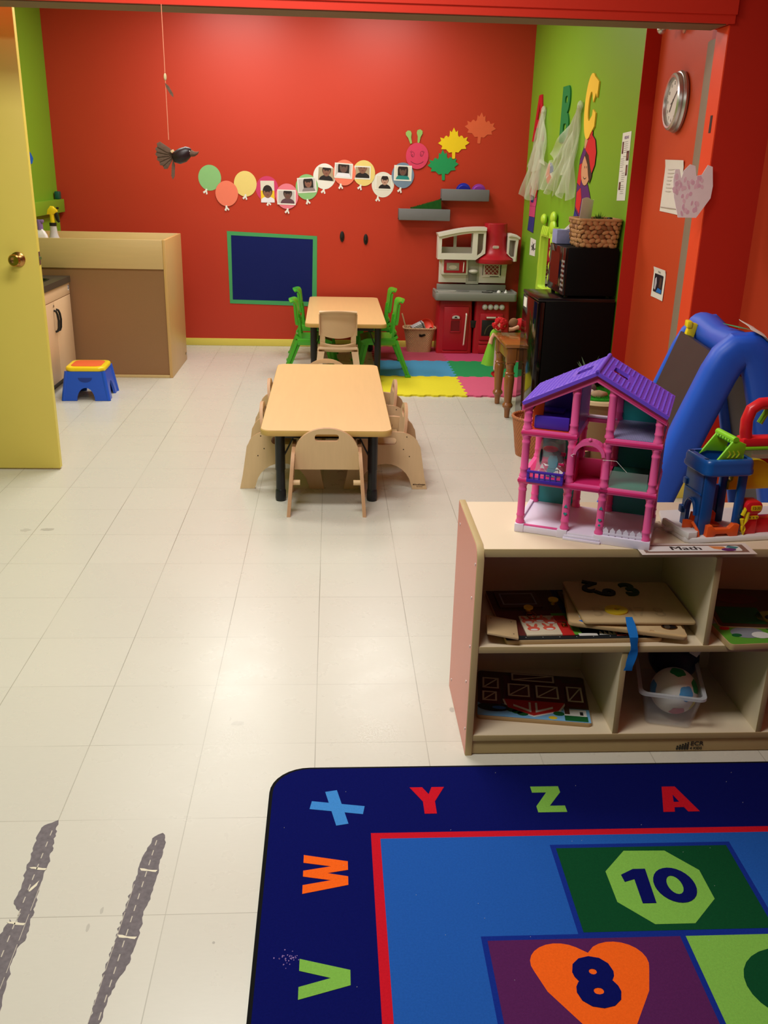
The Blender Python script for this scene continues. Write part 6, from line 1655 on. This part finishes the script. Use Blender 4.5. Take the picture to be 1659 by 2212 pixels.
# ------------------------------------------------------------------ easel
eb = mat('easel_blue_plastic', (34, 86, 204), .42, .45, var=.04, bump=.15, bscale=500); chalk = mat('chalkboard', (52, 44, 44), .45, .4, var=.15, scale=9)
t = thing('play_easel', 'chunky blue double-sided plastic easel with a dark board behind the shelf', 'easel', (1.37, -.27, 0), -7)
ys0, ys1 = -.23, .235
def fat(pts, nm, w=.058, d=.05):
    if pts[0][1] > 0: d = .022; w = .046
    b = MB(); rs = []
    pts = [V(p) for p in pts]
    for i, p in enumerate(pts):
        q = (pts[min(i + 1, len(pts) - 1)] - pts[max(i - 1, 0)]).normalized()
        a = V((0, 1, 0)); n = q.cross(a).normalized()
        rs.append([tuple(p + a * (d * cos(rad(k)) * (abs(cos(rad(k))) ** -.35 if abs(cos(rad(k))) > .05 else 1)) + n * (w * sin(rad(k)) * (abs(sin(rad(k))) ** -.35 if abs(sin(rad(k))) > .05 else 1))) for k in range(0, 360, 20)])
    b.rings(rs, eb); return b.build(nm, t)
for y in (ys0, ys1):
    fat([(-.345, y, 0), (-.25, y, .30), (-.12, y, .70), (-.055, y, .885), (-.033, y, .932), (-.005, y, .962), (.030, y, .966), (.060, y, .940), (.085, y, .88), (.14, y, .70), (.24, y, .30), (.31, y, 0)], 'leg_frame')
b = MB(); b.tube([(.005, ys0 - .02, .955), (.005, ys0 + .05, .962), (.005, 0, .955), (.005, ys1 - .05, .962), (.005, ys1 + .02, .955)], [.058, .055, .048, .055, .058], eb, 18); b.build('top_bar', t)
dirb = V((-.22, 0, -.67)).normalized()
b = MB()
b.add([(-.083, ys0 + .03, .950), (-.083, ys1 - .034, .950), (-.326, ys1 - .034, .21), (-.326, ys0 + .03, .21), (-.063, ys0 + .03, .945), (-.063, ys1 - .034, .945), (-.306, ys1 - .034, .205), (-.306, ys0 + .03, .205)], [[0, 1, 2, 3], [7, 6, 5, 4], [0, 4, 5, 1], [3, 2, 6, 7], [1, 5, 6, 2], [0, 3, 7, 4]], chalk); b.build('chalk_board', t)
b = MB()
b.add([(.105, ys0 + .03, .84), (.105, ys1 - .03, .84), (.265, ys1 - .03, .25), (.265, ys0 + .03, .25), (.085, ys0 + .03, .835), (.085, ys1 - .03, .835), (.245, ys1 - .03, .245), (.245, ys0 + .03, .245)], [[3, 2, 1, 0], [4, 5, 6, 7], [1, 5, 4, 0], [7, 6, 2, 3], [2, 6, 5, 1], [4, 7, 3, 0]], chalk); b.build('white_board', t)
b = MB(); b.box((-.34, ys0 - .02, .19), (-.24, ys1 + .02, .235), eb, bev=.012); b.build('tray', t)
b = MB(); b.box((-.02, -.015, -.05), (.012, .015, .045), ylp, bev=.006, T=Tr(-.062, ys1 - .09, .945) @ Ry(12)); b.box((-.012, -.022, -.012), (.006, .022, .012), ylp, bev=.004, T=Tr(-.070, ys1 - .09, .985)); b.tube([(-.05, ys1 - .09, .96), (-.025, ys1 - .09, .975), (-.03, ys1 - .09, .94)], .008, ylp, 8); b.build('paper_clip', t)
def drape(u, v):
    y = ys0 - .045 + .22 * u
    s = v * .36
    if s < .06: x, z = .012 + s, 1.030 - s * .45
    else: x, z = .072 + (s - .06) * .45, 1.003 - (s - .06) * .89
    return (x + .03 * u + .004 * sin(u * 5), y, z + .004)
b = MB(); b.grid(drape, 8, 14, white_p, thick=.0008)
tag(b.build('paper_sheet', None, (1.37, -.27, 0), -7), 'white sheet of drawing paper draped over the top of the blue easel', 'paper')
o = MB().prism([(-.05, .0), (-.01, .012), (.05, .006), (.02, -.012), (-.02, -.008)], 0, .0012, P('mint', (70, 160, 110)), T=Tr(1.345, -.44, 1.0275) @ Ry(6) @ Rz(-60)).build('paper_scrap'); tag(o, 'small green paper scrap on the top of the blue easel', 'paper')

# ------------------------------------------------------------------ puzzles and toys in the shelf
pwood = mat('puzzle_board_wood', (206, 176, 132), .55, .35, var=.08, scale=30); pedge = mat('puzzle_board_edge', (186, 156, 112), .6, .3, var=.1)
def pc(n, c): return mat('pz_' + n, c, .45, .4, var=.08, scale=40)
pz = {k: pc(k, v) for k, v in dict(maroon=(96, 40, 36), red=(196, 40, 36), cream=(222, 206, 178), lime=(96, 160, 50), dgreen=(22, 92, 44), white=(226, 222, 216), black=(34, 36, 38), navy=(40, 44, 86), sky=(124, 178, 220), coral=(222, 96, 76), tan=(216, 180, 130), yellow=(226, 190, 40), grey=(140, 142, 150), blue=(54, 110, 196), pink=(206, 90, 130), brown=(84, 54, 36), olive=(150, 160, 60), lgrey=(196, 198, 200)).items()}
def pboard(name, label, loc, rz, w, d, h, face, rot=None):
    t = thing(name, label, 'puzzle', loc, rz, 'wooden puzzles in the shelf', rot)
    MB().prism(rrect(-w / 2, -d / 2, w / 2, d / 2, .012, 4), 0, h, pedge, bev=.0015).build('board', t)
    b = MB(); b.prism(rrect(-w / 2 + .002, -d / 2 + .002, w / 2 - .002, d / 2 - .002, .011, 4), h - .0004, h + .0004, face)
    return t, b
S1 = .3302
t, b = pboard('latch_puzzle', 'large latch board puzzle with a rabbit door and brown house doors, upper cubby', (.700, -1.118, S1), 1.5, .42, .30, .012, pz['maroon'])
H = .0124
def q(b, x0, y0, x1, y1, m, h0=H, dh=.0006): b.prism([(x0, y0), (x1, y0), (x1, y1), (x0, y1)], h0, h0 + dh, m)
q(b, -.208, -.148, .208, -.125, pz['black']); q(b, -.208, .02, -.02, .148, pz['brown']); q(b, -.02, .0, .1, .148, pz['navy']); q(b, .0, -.125, .208, -.02, pz['dgreen']); q(b, -.055, -.125, .06, .0, pz['lime']); q(b, .06, -.125, .2, -.095, pz['lime']); q(b, -.01, -.132, .04, -.119, pz['white'], H + .0006)
q(b, .09, -.135, .2, -.11, pz['coral'], H + .0006)
for k in range(8): b.prism([(.045 + k * .012, -.128), (.051 + k * .012, -.105), (.057 + k * .012, -.128)], H + .0006, H + .0012, pz['white'])
b.prism(oval(.02, -.06, .04, .03, 20), H + .0006, H + .001, pz['white']); b.prism(oval(.02, -.06, .032, .023, 20), H + .001, H + .0014, pz['dgreen']); b.prism(oval(.018, -.055, .022, .016, 20), H + .0014, H + .0018, pz['white']); b.prism(oval(.022, -.052, .015, .011, 16), H + .0018, H + .0022, pz['black'])
for k in range(9): q(b, -.20 + k * .045, -.1375, -.198 + k * .045, -.1355, pz['lgrey'], H + .0006)
b.build('printed_scene', t)
b = MB(); b.box((-.150, -.130, .0125), (-.055, -.022, .018), pz['cream'], bev=.001)
for bx, by in ((-.13, -.055), (-.098, -.048), (-.125, -.098), (-.082, -.095), (-.07, -.06)):
    b.prism(oval(bx, by, .017, .012, 14), .018, .0185, pz['coral']); b.prism(oval(bx, by - .006, .010, .005, 12), .0185, .0188, pz['white'])
    for s in (-1, 1): b.prism(rot2(oval(bx + s * .007, by + .017, .0045, .013, 10), -s * 18, (bx + s * .007, by + .01)), .018, .0184, pz['coral'])
b.box((-.055, -.130, .0125), (-.022, -.02, .016), pz['red'], bev=.001); b.box((-.05, -.06, .016), (-.028, -.056, .0165), pz['maroon'])
b.build('rabbit_door', t)
for x0, y0, x1, y1, nm in ((-.19, .03, -.07, .125, 'house_door'), (-.005, .03, .08, .125, 'house_door')):
    b = MB(); b.box((x0, y0, .0125), (x1, y1, .020), pz['brown'], bev=.001); ring_w = .006
    b.prism([(x0 + .012, y0 + .012), (x1 - .012, y0 + .012), (x1 - .012, y1 - .012), (x0 + .012, y1 - .012)], .020, .0208, pz['grey'], holes=[[(x0 + .016, y0 + .016), (x1 - .016, y0 + .016), (x1 - .016, y1 - .016), (x0 + .016, y1 - .016)]]); b.build(nm, t)
b = MB(); b.lathe([(.006, .02), (.006, .032), (.013, .034), (.013, .038), (.001, .039)], pz['yellow'], 16, T=Tr(-.118, .0, -.004)); b.build('knob', t)
b = MB(); b.lathe([(.006, .02), (.006, .030), (.014, .032), (.014, .036), (.001, .037)], pz['yellow'], 16, T=Tr(-.038, .042, 0)); b.build('knob', t)
b = MB(); b.tube([(-.118, -.004, .022), (-.128, -.022, .020), (-.122, -.042, .0195), (-.108, -.044, .0195), (-.100, -.026, .020), (-.108, -.006, .022)], .0016, brass, 6); b.box((-.126, -.015, .017), (-.110, .002, .022), brass, bev=.001); b.build('latch', t)
b = MB(); b.cyl((-.038, -.08, .016), (-.038, -.08, .026), .006, brass); b.box((-.045, -.09, .016), (-.03, -.075, .02), brass, bev=.001); b.build('latch', t)
t = thing('puzzle_flap', 'plain tan wooden flap tilted open over the rabbit door puzzle', 'puzzle piece', (.492, -1.226, S1 + .026), rot=(rad(-3), rad(8), rad(-8)))
MB().box((-.042, -.055, -.003), (.04, .058, .003), pwood, bev=.001).build('flap', t)
b = MB()
for x, y in ((-.03, .04), (.025, .04), (.028, -.035)): b.cyl((x, y, .003), (x, y, .0034), .0016, dark_hole)
b.build('nail_holes', t)
t, b = pboard('picture_puzzle', 'tan picture puzzle with a small blue bird, under the number board', (.835, -1.150, S1 + .026), -8, .31, .22, .010, pz['tan'], rot=(rad(1), rad(4), rad(-9)))
q(b, -.125, -.075, -.10, -.035, pz['white'], .0104); q(b, -.12, -.035, -.10, -.02, pz['black'], .0104); q(b, -.10, -.07, -.06, .02, pz['maroon'], .0104)
b.prism([(-.128, -.094), (-.11, -.082), (-.09, -.082), (-.082, -.094), (-.1, -.09), (-.118, -.1)], .0104, .0112, pz['blue'])
b.build('printed_scene', t)
t = thing('latch_flap', 'small tan wooden flap with an oval metal latch, poking out below the number board', 'puzzle piece', (.905, -1.245, S1 + .033), rot=(rad(22), rad(3), rad(-3)))
fl_ = [(-.070, .02), (-.064, -.016), (-.048, -.022), (-.030, -.020), (-.026, -.013), (-.016, -.014), (-.012, -.022), (.066, -.026), (.070, -.020), (.055, .022), (.05, .03), (-.06, .03)]
MB().prism(fl_, -.003, .003, pwood, bev=.0008).build('flap', t)
b = MB(); b.prism(oval(.027, .002, .022, .009, 20), .003, .0036, dark_hole); ring(b, .027, .002, .022, .0095, .003, brass, .003, .0042, I4); b.cyl((.021, .002, .0036), (.021, .002, .0048), .008, steel); b.build('latch', t)
t, b = pboard('number_puzzle', 'tan number puzzle board with a yellow zero, topmost in its stack', (.852, -1.128, S1 + .047), 0, .305, .235, .006, pwood, rot=(rad(2.5), rad(1.5), rad(1.5)))
for s_, x in (('5', -.10), ('7', .02), ('8', .07), ('1', -.005)): b.text(s_, .07, pc('recess_tan', (190, 162, 122)), T=Tr(x, -.062, .0064), h=.0004)
b.build('board_face', t)
nb = pc('numeral_black', (30, 30, 34)); ngd = pc('numeral_dark_green', (36, 62, 36))
for s_, x, y, m, rz_a, sz in (('2', -.085, .082, nb, 158, .085), ('6', -.045, .045, nb, 95, .08), ('3', .03, .062, ngd, 12, .095)):
    b = MB(); b.text(s_, sz, m, T=Tr(x, y, .0064) @ Rz(rz_a), bold=.03, h=.005); b.build('numeral', t)
b = MB(); b.prism(oval(-.048, -.055, .031, .024, 24), .0064, .0114, pc('numeral_yellow', (228, 196, 44)), holes=[oval(-.046, -.052, .008, .007, 14)]); b.build('numeral', t)
# ribbon hanging over the shelf edge
def rib(u, v):
    k = v * 1.0
    pts = [(.822, -1.240, S1 + .062), (.822, -1.268, S1 + .048), (.823, -1.2925, S1 + .030), (.828, -1.295, S1 - .005), (.826, -1.294, S1 - .020), (.820, -1.295, S1 - .045), (.8175, -1.294, S1 - .066)]
    f = k * (len(pts) - 1); i = min(int(f), len(pts) - 2); g = f - i
    p = V(pts[i]) * (1 - g) + V(pts[i + 1]) * g
    return (p.x + (u - .5) * .021 * (.85 + .3 * abs(sin(v * 7))), p.y - .003 * sin(v * 9) * u, p.z)
o = MB().grid(rib, 4, 30, mat('bright_blue_ribbon', (24, 112, 196), .7, .2, var=.08), thick=.0008).build('blue_ribbon'); tag(o, 'bright blue ribbon strip hanging over the middle shelf edge', 'ribbon')
# right-hand cubby
t, b = pboard('animal_puzzle', 'wooden puzzle with grey animals on grass, lower of two beside the divider', (1.215, -1.185, S1), 4, .30, .235, .018, pz['lime'])
q(b, -.145, .0, .145, .113, pz['grey'], .0184, .0004)
b.prism(oval(-.075, -.058, .045, .030, 20), .0188, .0194, pz['grey']); b.prism(oval(-.045, -.075, .025, .018, 16), .0192, .0198, pz['white']); b.prism(oval(.04, -.05, .035, .022, 16), .0188, .0194, pz['lgrey'])
for x, y, c in ((-.125, -.03, 'red'), (-.02, -.015, 'pink'), (.01, -.008, 'yellow'), (-.11, -.07, 'dgreen'), (.0, -.04, 'dgreen'), (.05, -.02, 'olive'), (-.06, .0, 'lgrey'), (-.09, .02, 'white'), (.08, -.08, 'dgreen')):
    b.prism(oval(x, y, .014, .009, 12), .0186, .0196, pz[c])
b.build('printed_scene', t)
MB().box((-.144, -.1105, .0085), (.146, -.105, .0095), dark_hole).build('layer_gap', t)
t, b = pboard('dark_puzzle', 'dark green-brown picture puzzle lying on the animal puzzle', (1.225, -1.118, S1 + .0195), -3, .27, .22, .007, pz['brown'], rot=(rad(3), rad(0), rad(-5)))
q(b, -.12, -.09, .0, .0, pz['dgreen'], .0074); b.prism(oval(.04, -.05, .06, .035, 18), .0074, .008, pz['olive']); b.prism(oval(.05, -.055, .045, .022, 18), .008, .0086, pz['black']); b.prism(oval(-.04, .05, .06, .03, 18), .0074, .008, pz['maroon'])
b.build('printed_scene', t)
# lower-left cubby: barn puzzle, cubby shade put into the colours of its back
S0 = .0622
t, b = pboard('barn_puzzle', 'red barn farm puzzle with painted shelf shade at back lying alone in the lower cubby', (.618, -1.108, S0), -9, .315, .245, .012, pz['brown'])  # brown base stands for the shaded back of the face
h = .0124
q(b, -.155, -.120, .155, -.055, pz['sky'], h - .0001, .0003)  # sky kept only along the lit front
b.prism([(-.085, -.03), (.095, -.03), (.075, -.075), (.0, -.112), (-.075, -.075)], h, h + .0006, pz['white']); b.prism([(-.08, -.03), (.09, -.03), (.07, -.072), (.0, -.105), (-.07, -.072)], h + .0006, h + .001, pz['red'])
q(b, -.08, -.03, .09, .10, pz['maroon'], h + .0002)  # back of the barn, its red darkened as if in shade
for s in (-1, 1):
    b.prism([(s * .006, -.04), (s * .012, -.04), (s * .012, -.078), (s * .055, -.055), (s * .055, -.064), (s * .006, -.090)], h + .001, h + .002, pz['white'])
q(b, -.15, -.06, -.09, .08, pz['maroon'], h + .0003); b.prism(oval(-.11, -.075, .045, .022, 18), h + .0004, h + .0008, pz['black']); b.prism(oval(-.095, -.077, .02, .008, 12), h + .0008, h + .0011, pz['blue'])
for x, y in ((-.058, -.083), (-.045, -.09), (-.03, -.098), (.07, -.085)): b.prism(oval(x, y, .016, .011, 12), h + .0003, h + .0007, pz['dgreen'])
b.prism(oval(.052, -.108, .012, .008, 16), h + .0003, h + .0007, pz['yellow'])
q(b, .085, -.117, .148, -.092, pz['dgreen'], h + .0004); q(b, .085, -.092, .146, -.06, pz['white'], h + .0003); q(b, .128, -.087, .137, -.070, pz['black'], h + .0006); q(b, .086, -.085, .10, -.055, pz['brown'], h + .0008)
q(b, .09, -.045, .15, .08, pz['maroon'], h + .0003)
b.build('printed_scene', t)
for x0, y0, x1, y1 in ((-.145, -.055, -.098, .0), (-.145, .012, -.092, .075), (-.072, -.022, -.004, .05), (.008, -.022, .078, .05), (.096, -.03, .146, .055), (-.06, .065, .07, .11)):
    b = MB(); b.box((x0, y0, h), (x1, y1, h + .006), pz['maroon'], bev=.0008)
    b.prism([(x0 + .003, y0 + .003), (x1 - .003, y0 + .003), (x1 - .003, y1 - .003), (x0 + .003, y1 - .003)], h + .006, h + .0066, pz['cream'], holes=[[(x0 + .008, y0 + .008), (x1 - .008, y0 + .008), (x1 - .008, y1 - .008), (x0 + .008, y1 - .008)]])
    b.prism(stroke((x0 + .006, y0 + .006), (x1 - .006, y1 - .006), .004), h + .006, h + .0066, pz['cream']); b.build('barn_door', t)
# clear bin with balls
clear = mat('clear_bin_plastic', (206, 208, 212), .14, .5, var=0, alpha=.15)
t = thing('clear_bin', 'clear plastic bin with sloping sides in the lower middle cubby', 'storage bin', (.998, -1.125, S0), -14)
def bn(w, d0, d1, z, r=.016): return [(x, y, z) for x, y in rrect(-w, d0, w, d1, r, 4)]
b = MB()
outer = [bn(.058, -.128, .10, 0), bn(.062, -.133, .102, .004), bn(.080, -.142, .112, .105)]
b.rings(outer + [bn(.0775, -.1395, .1095, .105), bn(.0595, -.130, .10, .006)], clear, cap=True); b.build('body', t)
b = MB(); b.prism(rrect(-.089, -.150, .089, .120, .02, 5), .098, .106, mat('clear_rim_plastic', (214, 216, 220), .2, .5, var=0, alpha=.5), holes=[rrect(-.0785, -.140, .0785, .111, .016, 4)]); b.build('rim', t)
def ball_mat():
    return mat('white_ball_vinyl', (228, 224, 216), .4, .4, var=.03)
t = thing('play_ball', 'white ball with blue, green, yellow and red pentagons in the clear bin', 'ball', (.997, -1.185, S0 + .073), 20)
r = .064
MB().ell((0, 0, 0), r, ball_mat(), 40, k=24).build('ball', t)
for az, el, c in ((-98, 22, (84, 156, 210)), (-52, 28, (26, 136, 66)), (-115, -35, (190, 44, 84)), (-62, -18, (206, 206, 80)), (160, 10, (84, 156, 210)), (60, 20, (190, 44, 84)), (-90, 85, (26, 136, 66)), (10, -10, (226, 120, 40))):
    b = MB(); pts = []
    n = V((cos(rad(el)) * cos(rad(az)), cos(rad(el)) * sin(rad(az)), sin(rad(el))))
    a = n.cross(V((0, 0, 1))).normalized() if abs(n.z) < .95 else V((1, 0, 0)); c2 = n.cross(a).normalized()
    def pt(rr, th): p = n * cos(rr) + (a * cos(th) + c2 * sin(th)) * sin(rr); return tuple(p * (r + .0004))
    rs = [[pt(.36 * k / 4 * (1 - .14 * abs(((j % 4) / 4) - 0) * 0 - .16 * (1 - abs((j % 4) - 2) / 2)), 2 * pi * j / 20 + .3) for j in range(20)] for k in range(1, 5)]
    b.rings(rs, mat('ball_patch_%d_%d' % (c[0], c[1]), c, .4), cap=False); b.add(rs[0], [list(range(20))], mat('ball_patch_%d_%d' % (c[0], c[1]), c, .4)); b.build('pentagon_patch', t)
o = MB().ell((0, 0, 0), .072, mat('dark_navy_vinyl', (18, 30, 62), .5, .4), 36, k=20).build('play_ball', None, (1.045, -1.040, S0 + .10)); tag(o, 'large dark navy ball behind the white ball in the clear bin', 'ball')
o = MB().box((-.014, -.0005, -.022), (.014, .0005, .022), mat('pale_tag', (206, 200, 190), .6), T=Ry(32)).build('paper_tag', None, (1.078, -1.118, S0 + .165)); tag(o, 'small pale tag in front of the dark navy ball', 'tag')
# ------------------------------------------------------------------ light: ceiling fluorescents of both rooms
def area(name, loc, sx, sy, power, col=(1, .99, .95)):
    l = bpy.data.lights.new(name, 'AREA'); l.shape = 'RECTANGLE'; l.size = sx; l.size_y = sy; l.energy = power; l.color = col
    o = bpy.data.objects.new(name, l); COL.objects.link(o); o.location = loc
    return o
Zc = CEIL - .02
area('ceiling_light_back', (-.75, 3.6, Zc), .60, 1.2, 32)
area('ceiling_light_back', (.45, 3.6, Zc), .60, 1.2, 26)
area('ceiling_light_middle', (-.75, 1.75, Zc), 1.2, .45, 32)
area('ceiling_light_front', (-.3, -.15, Zc), 1.2, .50, 38)
area('ceiling_light_front', (-.5, -2.05, Zc), 1.2, .50, 46)
w = bpy.data.worlds.new('world'); SC.world = w; w.use_nodes = True
w.node_tree.nodes['Background'].inputs[0].default_value = (1, .93, .82, 1); w.node_tree.nodes['Background'].inputs[1].default_value = .012
vs = SC.view_settings
vs.view_transform = 'Standard'; vs.look = 'None'; vs.gamma = 1; vs.use_curve_mapping = False; vs.exposure = 0
SC.cycles.max_bounces = 8; SC.cycles.transparent_max_bounces = 16
SC.cycles.use_denoising = True
